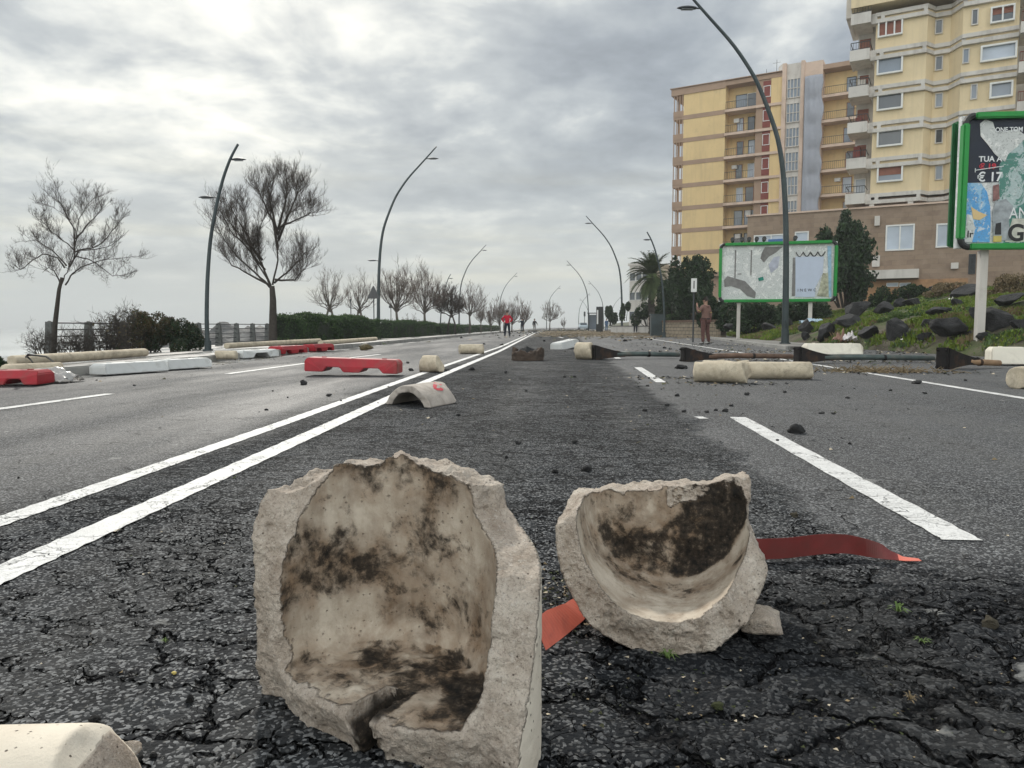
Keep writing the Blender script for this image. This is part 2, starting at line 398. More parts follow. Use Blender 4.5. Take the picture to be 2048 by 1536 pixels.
def road_paint():
    t = NT('road_paint'); P = t.pos
    warp = t.vscale(t.vadd(t.noise(1.7, 3, 0.6, 0, P, True), t.noise(9.0, 3, 0.6, 0, P, True)), 0.22)
    e = t.voro(3.4, 'DISTANCE_TO_EDGE', t.mapping((0.8, 1.7, 1.0), vec=t.vadd(P, warp)))
    e2 = t.voro(9.0, 'DISTANCE_TO_EDGE', t.mapping((0.8, 1.7, 1.0), vec=t.vadd(P, warp)))
    brk = t.noise(2.2, 3, 0.6, 0, P)
    ck = t.m('MULTIPLY', t.m('MAXIMUM', t.ramp(e, [(0.0, 1.0), (0.016, 0.0)]), t.m('MULTIPLY', t.ramp(e2, [(0.0, 0.8), (0.02, 0.0)]), 0.6)), t.ramp(brk, [(0.38, 0.0), (0.5, 1.0)]))
    wear = t.m('MULTIPLY', t.ramp(t.noise(60, 5, 0.75, 0, P), [(0.52, 0.0), (0.62, 1.0)]), t.ramp(t.noise(3, 4, 0.6, 0, P), [(0.40, 0.15), (0.62, 0.9)]))
    ag = t.sep(t.voro(150.0, 'F1', P, 'Color'))[0]
    c = t.ramp(t.noise(5, 5, 0.6, 0, P), [(0.3, (0.56, 0.56, 0.55)), (0.7, (0.74, 0.74, 0.73))])
    c = t.mix(t.m('MULTIPLY', t.ramp(ag, [(0.0, 0.6), (0.4, 0.0)]), 0.4), c, (0.33, 0.33, 0.33))
    c = t.mix(t.m('MAXIMUM', t.m('MULTIPLY', wear, 0.55), ck), c, (0.06, 0.06, 0.06))
    t.set(c, 0.6, 0, 0.4); h = t.m('SUBTRACT', t.m('MULTIPLY', t.voro(150.0, 'F1', P), -0.0015), t.m('MULTIPLY', ck, 0.006)); t.bump(h, 1.0, 1.0)
    return t.mat
M['paint'] = road_paint()

def concrete_fragment():
    """cast pale concrete: rough where broken, smooth and stained where moulded (attributes say which)"""
    t = NT('cast_concrete'); fr = t.attr('fracture'); cv = t.attr('cavity'); fl = t.attr('stain')
    pores = t.ramp(t.voro(95.0), [(0.10, 1.0), (0.22, 0.0)]); pr = t.sep(t.voro(95.0, 'F1', None, 'Color'))[0]
    pores = t.m('MULTIPLY', pores, t.m('GREATER_THAN', pr, 0.72))
    pr2 = t.m('MULTIPLY', t.ramp(t.voro(38.0), [(0.08, 1.0), (0.16, 0.0)]), t.m('GREATER_THAN', t.sep(t.voro(38.0, 'F1', None, 'Color'))[1], 0.82))
    pores = t.m('MAXIMUM', pores, pr2)
    frc = t.ramp(t.noise(16, 7, 0.65), [(0.28, (0.38, 0.31, 0.245)), (0.5, (0.58, 0.50, 0.42)), (0.72, (0.76, 0.685, 0.59))])
    frc = t.mix(t.ramp(t.noise(5, 4, 0.6), [(0.5, 0.0), (0.75, 0.5)]), frc, (0.50, 0.39, 0.32))
    frc = t.mix(t.ramp(t.noise(210, 3, 0.7), [(0.36, 0.55), (0.48, 0.0)]), frc, (0.24, 0.19, 0.155)); frc = t.mix(t.ramp(t.noise(130, 4, 0.7), [(0.56, 0.0), (0.68, 0.6)]), frc, (0.78, 0.73, 0.66))
    out = t.ramp(t.noise(8, 5, 0.6), [(0.3, (0.64, 0.57, 0.47)), (0.7, (0.76, 0.69, 0.58))])
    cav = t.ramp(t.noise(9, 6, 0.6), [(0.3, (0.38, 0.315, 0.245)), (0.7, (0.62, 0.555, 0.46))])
    vst = t.mapping((1, 1, 0.22)); streak = t.noise(26, 6, 0.7, 0.3, vst); blot = t.noise(7.5, 8, 0.68, 0.9)
    sm = t.m('ADD', t.m('MULTIPLY', blot, 0.9), t.m('MULTIPLY', t.m('SUBTRACT', streak, 0.5), 0.5)); sm = t.m('ADD', sm, t.m('MULTIPLY', fl, 0.34)); sm = t.m('ADD', sm, 0.085)
    brown = t.ramp(sm, [(0.36, 0.0), (0.50, 0.32), (0.64, 0.60), (0.84, 0.92)])
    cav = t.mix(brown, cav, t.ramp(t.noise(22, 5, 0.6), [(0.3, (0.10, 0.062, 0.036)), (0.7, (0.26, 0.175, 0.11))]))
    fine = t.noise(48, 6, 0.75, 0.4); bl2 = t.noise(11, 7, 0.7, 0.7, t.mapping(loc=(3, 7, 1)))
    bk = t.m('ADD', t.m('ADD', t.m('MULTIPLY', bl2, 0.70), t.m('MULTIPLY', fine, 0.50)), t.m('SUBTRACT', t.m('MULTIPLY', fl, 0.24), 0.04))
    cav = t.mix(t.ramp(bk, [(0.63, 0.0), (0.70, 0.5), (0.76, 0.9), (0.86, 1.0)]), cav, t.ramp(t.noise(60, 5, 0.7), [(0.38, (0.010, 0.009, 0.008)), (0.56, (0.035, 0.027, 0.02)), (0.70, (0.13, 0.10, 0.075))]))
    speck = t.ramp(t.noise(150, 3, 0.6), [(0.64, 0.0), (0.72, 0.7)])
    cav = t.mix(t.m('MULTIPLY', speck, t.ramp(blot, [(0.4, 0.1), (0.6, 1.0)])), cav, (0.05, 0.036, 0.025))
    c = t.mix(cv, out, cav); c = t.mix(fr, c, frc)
    c = t.mix(t.m('MULTIPLY', pores, t.m('SUBTRACT', 1.0, t.m('MULTIPLY', cv, 0.6))), c, (0.13, 0.105, 0.085))
    t.set(c, 0.85, 0, 0.25)
    h = t.m('ADD', t.m('MULTIPLY', t.noise(55, 7, 0.7), t.m('ADD', t.m('MULTIPLY', fr, 0.017), 0.002)), t.m('MULTIPLY', t.noise(260, 3, 0.6), t.m('ADD', t.m('MULTIPLY', fr, 0.0028), 0.0006)))
    h = t.m('SUBTRACT', h, t.m('MULTIPLY', pores, 0.002)); t.bump(h, 1.0, 1.0)
    return t.mat
M['concrete'] = concrete_fragment()
def concrete_log():
    t = NT('kerb_concrete'); c = t.ramp(t.noise(7, 6, 0.6), [(0.3, (0.43, 0.365, 0.27)), (0.7, (0.60, 0.53, 0.41))])
    c = t.mix(t.ramp(t.noise(4, 7, 0.7, 0.6), [(0.5, 0.0), (0.7, 0.7)]), c, (0.22, 0.185, 0.14))
    c = t.mix(t.ramp(t.noise(70, 4, 0.7), [(0.6, 0.0), (0.7, 0.8)]), c, (0.12, 0.10, 0.08))
    t.set(c, 0.85, 0, 0.25); t.bump(t.noise(40, 6, 0.7), 1.0, 0.006); return t.mat
M['log'] = concrete_log()
def lava():
    t = NT('lava_rock'); r = t.rnd()
    c = t.ramp(t.noise(3, 7, 0.65), [(0.3, (0.018, 0.018, 0.019)), (0.6, (0.05, 0.05, 0.052)), (0.8, (0.10, 0.098, 0.092))])
    t.set(c, 0.9, 0, 0.3); h = t.m('ADD', t.noise(12, 8, 0.7), t.m('MULTIPLY', t.voro(30), 0.3)); t.bump(h, 1.0, 0.05); return t.mat
M['lava'] = lava()
def stone_small():
    t = NT('black_stone'); t.set(t.ramp(t.noise(60, 5, 0.65), [(0.3, (0.010, 0.010, 0.011)), (0.7, (0.045, 0.045, 0.046))]), 0.85, 0, 0.35)
    t.bump(t.noise(160, 5, 0.7), 1.0, 0.006); return t.mat
M['stone'] = stone_small()
M['red_plastic'] = simple('red_plastic', (0.33, 0.010, 0.020), 0.42, 0.2, 3.0, bump=0.1, dirt=(0.20, 0.06, 0.05))
M['white_plastic'] = simple('white_plastic', (0.60, 0.61, 0.60), 0.45, 0.08, 3.0, bump=0.1, dirt=(0.40, 0.40, 0.37))
M['cream_plastic'] = simple('cream_plastic', (0.72, 0.68, 0.58), 0.5, 0.08, 3.0, bump=0.1, dirt=(0.45, 0.42, 0.35))
M['lamp_metal'] = simple('lamp_paint', (0.050, 0.066, 0.070), 0.5, 0.25, 2.0, 0.3, 0.15, dirt=(0.08, 0.09, 0.09))
M['lamp_head'] = simple('lamp_housing', (0.06, 0.065, 0.07), 0.45, 0.2, 4.0, 0.3, 0.1)
M['glass_lens'] = simple('lamp_lens', (0.30, 0.32, 0.33), 0.2, 0.05, 4.0, 0, 0.02, spec=0.6)
M['black_iron'] = simple('black_iron', (0.016, 0.014, 0.014), 0.6, 0.3, 6.0, 0.4, 0.5, dirt=(0.09, 0.045, 0.025))
M['pole_green'] = simple('pole_green', (0.075, 0.10, 0.095), 0.5, 0.25, 6.0, 0.3, 0.3, dirt=(0.14, 0.12, 0.10))
M['pole_rust'] = simple('pole_rust', (0.16, 0.10, 0.07), 0.7, 0.3, 6.0, 0.2, 0.4, dirt=(0.07, 0.045, 0.035))
M['pole_wood'] = simple('pole_wood', (0.33, 0.21, 0.12), 0.7, 0.25, 6.0, 0, 0.4)
M['fence_post'] = simple('fence_post', (0.11, 0.115, 0.11), 0.85, 0.25, 6.0, 0, 0.6, dirt=(0.05, 0.05, 0.05))
M['fence_rail'] = simple('fence_rail', (0.06, 0.065, 0.07), 0.6, 0.25, 6.0, 0.3, 0.2)
M['bark'] = simple('bark', (0.045, 0.038, 0.032), 0.9, 0.35, 12.0, 0, 1.0, 40)
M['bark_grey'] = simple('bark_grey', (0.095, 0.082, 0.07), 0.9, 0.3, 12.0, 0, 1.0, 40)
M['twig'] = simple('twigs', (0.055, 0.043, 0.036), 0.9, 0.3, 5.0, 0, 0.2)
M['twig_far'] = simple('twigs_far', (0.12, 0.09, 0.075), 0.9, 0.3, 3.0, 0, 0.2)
def leafmat(name, a, b, tr=0.25):
    t = NT(name); t.set(t.ramp(t.noise(2.3, 4, 0.6), [(0.3, a), (0.7, b)]), 0.65, 0, 0.3)
    t.put(t.b.inputs['Subsurface Weight'], 0.0); return t.mat
M['hedge'] = leafmat('hedge_leaves', (0.016, 0.036, 0.014), (0.042, 0.085, 0.026))
M['hedge_tip'] = leafmat('hedge_tips', (0.05, 0.09, 0.03), (0.09, 0.15, 0.045))
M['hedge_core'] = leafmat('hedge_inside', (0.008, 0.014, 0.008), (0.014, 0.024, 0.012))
M['dark_leaf'] = leafmat('dark_leaves', (0.012, 0.026, 0.014), (0.035, 0.062, 0.024))
M['shrub_brown'] = leafmat('scorched_leaves', (0.05, 0.04, 0.02), (0.10, 0.075, 0.03))
M['palm_leaf'] = leafmat('palm_fronds', (0.035, 0.055, 0.022), (0.09, 0.12, 0.045))
M['grass'] = leafmat('grass', (0.07, 0.12, 0.012), (0.21, 0.27, 0.035))
M['grass_dry'] = leafmat('dry_grass', (0.13, 0.10, 0.05), (0.22, 0.16, 0.09))
M['weed'] = leafmat('weed_green', (0.07, 0.12, 0.03), (0.15, 0.22, 0.06))
M['skin'] = simple('skin', (0.42, 0.25, 0.18), 0.5, 0.06, 8, 0, 0.05)
M['hair'] = simple('hair', (0.03, 0.022, 0.018), 0.7, 0.2, 20, 0, 0.4)
def cloth(name, col): 
    t = NT(name); t.set(t.ramp(t.noise(9, 5, 0.6), [(0.3, tuple(c*0.8 for c in col)), (0.7, tuple(c*1.15 for c in col))]), 0.9, 0, 0.2); t.bump(t.noise(14, 4, 0.6, 0.5), 1.0, 0.03); return t.mat
M['strap_shaded'] = simple('strap_shade_maroon', (0.155, 0.026, 0.024), 0.42, 0.15, 9, 0, 0.15, 30, dirt=(0.10, 0.03, 0.025))  # darker red for the standing band: its shade is put into the colour
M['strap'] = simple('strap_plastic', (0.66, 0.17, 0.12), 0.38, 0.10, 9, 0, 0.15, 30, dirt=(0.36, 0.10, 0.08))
# ---------------------------------------------------------------- ground
def lines(lo, hi, step, lo2, hi2, grow=1.22):
    a = list(np.arange(lo, hi+1e-9, step)); s = step; x = a[-1]
    while x < hi2: s *= grow; x += s; a.append(min(x, hi2))
    s = step; x = a[0]; pre = []
    while x > lo2: s *= grow; x -= s; pre.append(max(x, lo2))
    return np.array(pre[::-1]+a)
def sheet(name, xs, ys, zf, mat, kind='structure', smooth=True):
    X, Y = np.meshgrid(xs, ys, indexing='ij'); Z = zf(X, Y)
    v = np.stack([X, Y, Z], -1).reshape(-1, 3); nx, ny = X.shape
    i = np.arange((nx-1)*ny).reshape(nx-1, ny)[:, :-1].ravel()
    q = np.stack([i, i+ny, i+ny+1, i+1], 1)
    o = bpy.data.objects.new(name, np_mesh(name, v, q, mat, smooth)); link(o); o['kind'] = kind; return o
xs = lines(-1.7, 2.1, 0.009, -7.1, 16.0); ys = lines(0.8, 3.4, 0.009, -6, 420.0)
sheet('road', xs, ys, lambda X, Y: X*0, M['asphalt'])

def pave_mat():
    t = NT('promenade_paving'); P = t.pos
    c = t.ramp(t.noise(0.7, 6, 0.6, 0.3, P), [(0.3, (0.13, 0.125, 0.12)), (0.7, (0.27, 0.26, 0.245))])
    c = t.mix(t.ramp(t.noise(25, 4, 0.7, 0, P), [(0.5, 0.0), (0.7, 0.5)]), c, (0.09, 0.085, 0.08))
    t.set(c, t.ramp(t.noise(0.8, 5, 0.6, 0.2, t.mapping((1, 0.3, 1), vec=P)), [(0.42, 0.12), (0.6, 0.55)]), 0, 0.6)
    t.bump(t.noise(8, 6, 0.6, 0, P), 0.5, 0.01); return t.mat
M['paving'] = pave_mat()
sheet('promenade', lines(-17.3, -7.28, 0.8, -17.8, -7.28), lines(-6, 40, 0.8, -6, 420), lambda X, Y: 0.11 - 0.34*np.clip((-X-7.3)/9.5, 0, 1), M['paving'])
# kerb between road and promenade: real step, broken into stones
kb = MB(); rng = random.Random(4); y = -4.0
while y < 300:
    L_ = 1.0 if y < 60 else 8.0
    kb.box((-7.19 + rng.uniform(-.012, .012), y+L_/2, 0.055+rng.uniform(-.006, .006)), (0.17, L_-0.015, 0.17), Matrix.Rotation(rng.uniform(-.008, .008), 3, 'Z'), 0, 0.02); y += L_
M['kerb'] = simple('kerb_stone', (0.30, 0.295, 0.28), 0.5, 0.2, 2.0, bump=0.4, dirt=(0.12, 0.115, 0.11))
tag(kb.build('kerb', M['kerb']), kind='structure')
# sea below the promenade wall, out to the horizon
def sea_mat():
    t = NT('sea_water'); P = t.pos
    t.set(t.ramp(t.noise(0.02, 5, 0.6, 0, t.mapping((1, 0.3, 1), vec=P)), [(0.35, (0.10, 0.135, 0.15)), (0.65, (0.22, 0.26, 0.27))]), 0.35, 0, 0.5)
    t.bump(t.noise(0.35, 6, 0.65, 0, t.mapping((1, 0.6, 1), vec=P)), 1.0, 0.9); return t.mat
sheet('sea', lines(-400, -17, 20, -9000, 3000, 1.5), lines(-200, 600, 20, -2000, 12000, 1.5), lambda X, Y: X*0-7.0, sea_mat())

def earth_mat():
    t = NT('earth'); P = t.pos
    c = t.ramp(t.noise(2.2, 7, 0.65, 0.3, P), [(0.3, (0.035, 0.03, 0.024)), (0.5, (0.085, 0.075, 0.055)), (0.7, (0.15, 0.135, 0.10))])
    c = t.mix(t.ramp(t.noise(0.9, 5, 0.6, 0, P), [(0.45, 0.0), (0.6, 0.8)]), c, (0.055, 0.085, 0.02))
    t.set(c, 0.95, 0, 0.2); t.bump(t.noise(14, 7, 0.7, 0, P), 1.0, 0.06); return t.mat
M['earth'] = earth_mat()
FOOT = [(0, 11.8), (14, 11.0), (18, 10.1), (24, 9.4), (30, 9.0), (39, 9.2), (54, 11.4), (70, 13), (500, 20)]
def foot(Y): return np.interp(Y, [a for a, b in FOOT], [b for a, b in FOOT])
def terr(X, Y):
    X = np.asarray(X, float); Y = np.asarray(Y, float); s = np.maximum(X-foot(Y), 0)
    near = np.interp(s, [0, .5, 1.5, 4, 9, 15, 30, 60], [0, .35, .85, 1.35, 1.9, 2.5, 3.3, 3.6])
    far = np.interp(s, [0, 1, 3, 6, 12, 20, 40], [0, .25, .7, 1.2, 2.6, 3.3, 3.6])
    k = np.clip((Y-27)/12, 0, 1); k2 = np.clip((Y-56)/14, 0, 1)*np.clip((24-X)/5, 0, 1)
    z = near*(1-k)+far*k; z = z*(1-k2) + np.interp(s, [0, 6, 20, 40], [0, .15, 1.6, 2.6])*k2
    p = np.stack([X.ravel(), Y.ravel(), X.ravel()*0], 1)
    n = fbm(p, 0.7, 4, 3).reshape(X.shape)*0.16*np.clip(s/1.5, 0, 1)
    return z + n + 0.02
def T(x, y): return float(terr(np.array([x]), np.array([y]))[0])
sheet('hillside', lines(8.4, 24, 0.16, 8.4, 140, 1.12), lines(8, 50, 0.2, -5, 420, 1.12),
      lambda X, Y: np.where(X < foot(Y)-0.01, -0.25, 0) + terr(X, Y), M['earth'])
# raised pavement on the right
pv = MB(); pts = [(7.05, 24.0), (7.15, 26.5), (8.1, 38), (9.6, 54), (12, 120), (16, 300)]
poly = [Vector((x, y, 0.10)) for x, y in pts] + [Vector((30, 300, 0.10)), Vector((18, 54, 0.10)), Vector((12, 36, 0.10)), Vector((10.5, 24.6, 0.10))]
k = len(poly); pv.add([p for p in poly] + [Vector((p.x, p.y, -0.05)) for p in poly], [tuple(range(k))] + [(i, i+k, (i+1) % k+k, (i+1) % k) for i in range(k)])
M['pavement'] = simple('pavement_concrete', (0.16, 0.155, 0.145), 0.8, 0.25, 0.8, bump=0.4, dirt=(0.07, 0.06, 0.05))
tag(pv.build('pavement', M['pavement'], fix=True), kind='structure')
kb = MB()
for (a, b) in zip(pts[:-1], pts[1:]):
    a_, b_ = Vector((*a, 0)), Vector((*b, 0)); n = max(1, int((b_-a_).length)) if a_.y < 60 else 10; ang = math.atan2(b_.y-a_.y, b_.x-a_.x)
    for i in range(n):
        c = a_.lerp(b_, (i+.5)/n); kb.box((c.x, c.y, 0.05), ((b_-a_).length/n-.012, .15, .13), Matrix.Rotation(ang, 3, 'Z'), 0, .015)
tag(kb.build('pavement_kerb', M['kerb']), kind='structure')

# ---------------------------------------------------------------- painted markings: strips along the road
def strip(name, pts, w0, mat=None, z=0.004):
    """quad strip through ground points; each entry (point, width)"""
    mb = MB(); vs = []; P = [Vector(p) for p in pts]; 
    for i, p in enumerate(P):
        t = (P[min(i+1, len(P)-1)]-P[max(i-1, 0)]).normalized(); n = Vector((t.y, -t.x, 0))
        w = w0[i] if isinstance(w0, (list, tuple)) else w0
        e = 0.004*math.sin(i*2.3); vs += [p - n*(w/2+e) + Vector((0, 0, z)), p + n*(w/2+e) + Vector((0, 0, z))]
    mb.add(vs, [(2*i, 2*i+1, 2*i+3, 2*i+2) for i in range(len(P)-1)]); o = mb.build(name, mat or M['paint']); return tag(o, kind='structure')
def seg(a, b, n): a, b = Vector(a), Vector(b); return [a.lerp(b, (i/n)**2) for i in range(n+1)]
def gg(px, py): return G(px, py, 0)
def longline(name, pix, w, n=60):
    pts = [gg(*p) for p in pix]; out = []
    for a, b in zip(pts[:-1], pts[1:]): out += seg(a, b, n)[:-1]
    out.append(pts[-1]); strip(name, out, w)
longline('road_marking', [(-120, 1086), (549, 853), (842, 748), (1000, 694), (1068, 664)], 0.115)
longline('road_marking', [(-120, 1205), (637, 862), (842, 768), (1000, 702), (1072, 665)], 0.13)
longline('road_marking', [(2300, 838), (1857, 766), (1665, 735), (1440, 699), (1250, 670)], 0.115)
longline('road_marking', [(-100, 832), (220, 788)], 0.12, 12)
longline('road_marking', [(455, 748), (610, 727)], 0.12, 12)
longline('road_marking', [(690, 717), (760, 709)], 0.12, 8)
for a, b in [((1925, 1082), (1475, 835)), ((1322, 765), (1276, 735)), ((1237, 717.5), (1222, 710)), ((1202, 699), (1188, 692.5)), ((1176, 690), (1162, 685.5)), ((1150, 682), (1138, 679)), ((1126, 676), (1118, 674))]:
    longline('road_marking', [a, b], 0.13, 24)
longline('road_marking', [(1408, 838), (1396, 834)], 0.07, 3)
# glossy wet gutter along the left kerb
def wet_mat():
    t = NT('wet_asphalt'); P = t.pos
    t.set(t.ramp(t.noise(3, 5, 0.6, 0, P), [(0.3, (0.05, 0.05, 0.05)), (0.7, (0.16, 0.16, 0.155))]), t.ramp(t.noise(1.3, 5, 0.6, 0, t.mapping((1, .4, 1), vec=P)), [(0.4, 0.06), (0.65, 0.4)]), 0, 0.6)
    t.bump(t.noise(5, 5, 0.6, 0, P), 0.4, 0.004); return t.mat
pts = []; ws = []; rng = random.Random(9)
yy = 8.0
while yy < 90: pts.append(Vector((-6.85+0.1*math.sin(yy*.6), yy, 0))); ws.append(0.42+0.2*math.sin(yy*0.9)+0.1*math.sin(yy*2.3)); yy += 0.5
strip('wet_gutter', pts, ws, wet_mat(), 0.003)
# ---------------------------------------------------------------- the two big broken concrete pieces
def sst(a, b, x): t = np.clip((x-a)/(b-a), 0, 1); return t*t*(3-2*t)
def put_iso(name, fn, lo, hi, h, attrs, loc, rz, mat):
    v, q = surface_net(fn, lo, hi, h); o = bpy.data.objects.new(name, np_mesh(name, v, q, mat, True, attrs(v))); link(o)
    o.location = loc; o.rotation_euler = (0, 0, rz); return o

# upright shell, open towards the lower left; local x: along the break, y: to the back
ri, ro, tf = 0.212, 0.288, 0.085
def f1_parts(p):
    x, n, z = p[:, 0], p[:, 1], p[:, 2]; r = np.hypot(x, n); th = np.degrees(np.arctan2(n, x)); th = np.where(th < -90, th+360, th)
    body = np.maximum(r-ro-0.012*sst(0.0, 0.12, z)*0, -z) + 0.0012*vnoise(p, 60, 5)
    rin = ri - 0.02*(1-sst(tf, tf+.05, z))
    cav = np.maximum(r-rin, tf + 0.006*fbm(p, 30, 3, 8) - z)
    zr = [0, .09, .13, .20, .26, .29, .315, .335, .36, .46]; tr = [0, 1, 5, 14, 19, 27, 42, 60, 68, 73]
    zl = [0, .24, .29, .35, .385, .41, .46]; tl = [180, 180, 177, 168, 160, 154, 148]
    a = np.radians(np.interp(z, zr, tr)); b = np.radians(np.interp(z - 1.1*np.clip(r-ri, 0, ro-ri), zl, tl))
    big = 0.009*fbm(p, 11, 3, 1) + 0.008*np.abs(fbm(p, 34, 4, 2, .6)) + .0022*vnoise(p, 150, 6)
    R_ = -(np.cos(a)*n - np.sin(a)*x); L_ = np.cos(b)*n - np.sin(b)*x
    wall = np.maximum(R_, L_)
    nb = -0.066*np.clip(1-(x/0.23)**2, 0, 1) + 0.02*(1-sst(0, .07, z))*0 + 0.030*(1-sst(0.0, 0.085, z))*np.clip(1-(np.abs(x)/0.3)**2, 0, 1)
    base = nb - n
    notch = np.maximum(np.abs(x-0.030 - 0.008*np.sin(z*50)) - 0.019 - 0.006*vnoise(p, 40, 9) - 0.006*sst(.03, .09, z), n-0.045-.01*vnoise(p, 30, 4))
    k = sst(tf-0.012, tf+0.02, z); cut = np.maximum(wall*k + base*(1-k) + big, -notch)
    zt = np.interp(th, [60, 72, 82, 95, 104, 115, 126, 140, 152, 165, 190], [.415, .418, .420, .425, .440, .452, .436, .432, .424, .40, .39])
    top = z - zt + 0.012*fbm(p, 22, 3, 4) + 0.008*np.abs(fbm(p, 60, 3, 3)) + 0.10*(r-ri)
    return body, cav, cut, top
def f1(p):
    b, c, u, t = f1_parts(p); return np.maximum(np.maximum(b, -c), np.maximum(u, t))
def a1(v):
    b, c, u, t = f1_parts(v); x, n, z = v[:, 0], v[:, 1], v[:, 2]; m = np.maximum(b, -c); br = np.maximum(u, t)
    fr = sst(-0.0016, 0.0012, br-m); cv = sst(-0.003, 0.003, (-c)-b); r = np.hypot(x, n)
    st = 0.75*np.exp(-((z-tf)/0.02)**2)*sst(0.0, .12, n)*(r > 0.12)*(.6+.9*fbm(v, 14, 4, 17)) + 0.55*np.exp(-((z-.27)/.05)**2)*sst(.05, -.15, x) + 0.45*sst(0.39, 0.44, z) + 0.42*sst(.10, .2, x)*sst(.26, .12, z)
    fl_ = (z < tf+.012)*(r < ri)
    st = st + fl_*(0.16 + (0.34*sst(.03, .12, n) + .36*sst(.05, .15, x))*(.7+1.1*fbm(v, 19, 4, 18, .6))) + 0.42*fbm(v, 16, 5, 14, .65)*(1-fr) + 0.12
    nt_ = sst(.034, .026, np.abs(x-.032))*sst(-.075, -.05, n)*(n < .05)*(z < tf+.004)*(1-sst(.0, .02, -n-.045)); fr = fr*(1-nt_); cv = np.maximum(cv, nt_); st = st+1.1*nt_
    return {'fracture': fr, 'cavity': cv, 'stain': st}
C1 = V(-0.247, 1.262, -0.012)
o = put_iso('broken_bollard', f1, (-.31, -.09, -.01), (.31, .31, .47), 0.0036, a1, C1, YAW - R(31), M['concrete']); o.scale = (1.035, 1.035, 1.06)
tag(o, 'upright hollow half of a broken round concrete bollard with stained inside, nearest and largest piece', 'bollard', 'broken concrete bollard pieces')

# the second one lies on its back, its round floor facing the camera; local y: to the back
ri2, ro2, zc = 0.215, 0.268, 0.300
def f2_parts(p):
    x, s, z = p[:, 0], p[:, 1], p[:, 2]; rr = np.hypot(x, z-0.268); rc = np.hypot(x, z-zc); th = np.degrees(np.arctan2(x, -(z-0.27)))   # 0 = down, + right
    body = np.maximum(rr-ro2, s-0.385) + 0.0012*vnoise(p, 60, 5)
    sf = 0.30 + 0.004*fbm(p, 30, 3, 8)
    a = rc-(ri2-0.012*sst(.22, .3, s)); b = s-sf; q = np.stack([np.maximum(a+.03, 0), np.maximum(b+.03, 0)]); cav = np.hypot(q[0], q[1])-0.03 + np.minimum(np.maximum(a+.03, b+.03), 0)
    s0 = np.interp(th, [-120, -75, -40, 0, 25, 45, 58, 75, 90, 120], [.10, .055, .004, 0, .005, .05, .12, .20, .26, .30])
    cut = (s0 - s)*np.where(th > 35, .75, 1) + 0.010*fbm(p, 11, 3, 1) + 0.009*np.abs(fbm(p, 34, 4, 2, .6)) + .0022*vnoise(p, 150, 6)
    zt = 0.300 + 0.16*np.clip(x+0.2, 0, .5)*sst(.1, .3, s) - 0.02*sst(-0.22, -0.28, x) + 0.012*(vnoise(p*np.array([1, .3, 0]), 30, 6))
    zt = np.where(s < 0.25, zt - 0.25*np.clip(x, 0, 1)*0, zt)
    cut = np.maximum(cut, x - np.interp(z, [0, .08, .14, .19, .24, .4], [.4, .30, .262, .232, .212, .205]) + 0.010*fbm(p, 20, 4, 7, .6))
    top = z - zt + 0.007*fbm(p, 26, 3, 4) + .006*np.abs(fbm(p, 55, 3, 3))
    return body, cav, cut, top
def f2(p):
    b, c, u, t = f2_parts(p); return np.maximum(np.maximum(b, -c), np.maximum(u, t))
def a2(v):
    b, c, u, t = f2_parts(v); x, s, z = v[:, 0], v[:, 1], v[:, 2]; m = np.maximum(b, -c); br = np.maximum(u, t)
    fr = sst(-0.0016, 0.0012, br-m); cv = sst(-0.003, 0.003, (-c)-b)
    disc = sst(.262, .29, s); rc = np.hypot(x, z-zc)
    w = 0.03*fbm(v, 14, 3, 12)
    st = disc*(0.30 + 0.95*sst(.025, .055, x+w) + 0.6*np.exp(-((rc-.18)/.035)**2)*sst(.22, .14, z)) + 0.30*(1-disc)*np.exp(-((s-.2)/.05)**2) - 0.30*(1-disc)*sst(.2, .08, s)
    st = st + 0.40*fbm(v, 18, 5, 14, .65)
    return {'fracture': fr, 'cavity': cv, 'stain': st}
o = put_iso('broken_bollard', f2, (-.29, -.03, -.01), (.30, .41, .38), 0.0036, a2, V(0.335, 1.60, -0.012), YAW - R(12), M['concrete']); o.scale = (.95, 1, .985)
tag(o, 'broken bollard end lying open like a bowl, its round floor stained black', 'bollard', 'broken concrete bollard pieces')

def lump(name, size, seed, mat, h=None, rough=0.16, flat=0.0, facets=9):
    """angular broken lump: planes cut from a ball, roughened; about `size` (x, y, z) metres"""
    rg = np.random.default_rng(seed); N = rg.normal(size=(facets, 3)); N /= np.linalg.norm(N, axis=1)[:, None]; dd = rg.uniform(.42 if facets > 11 else .58, .80 if facets > 11 else .9, facets)
    S = np.array(size)/2.0
    def fn(p):
        q = p/S; f = np.linalg.norm(q, axis=1)-1.0
        for k in range(facets): f = np.maximum(f, q@N[k]-dd[k])
        return f + rough*fbm(q, 1.6, 4, seed % 7) + rough*.9*np.abs(fbm(q, 4.2, 3, (seed+3) % 7))*(facets > 11)
    hh = h or max(size)/22.0
    v, q = surface_net(fn, tuple(-S*1.35), tuple(S*1.35), hh); 
    return np_mesh(name, v, q, mat, True, {'fracture': np.ones(len(v))})
me = lump('concrete_chip', (0.17, .12, .11), 31, M['concrete'], 0.0035, .05, facets=15)
o = tag(link(bpy.data.objects.new('concrete_chip', me)), 'pale angular chip of concrete touching the right end of the bowl shaped piece', 'concrete chip', 'loose concrete chips')
o.location = V(0.565, 1.70, .038); o.rotation_euler = (0.35, .1, YAW+.5)

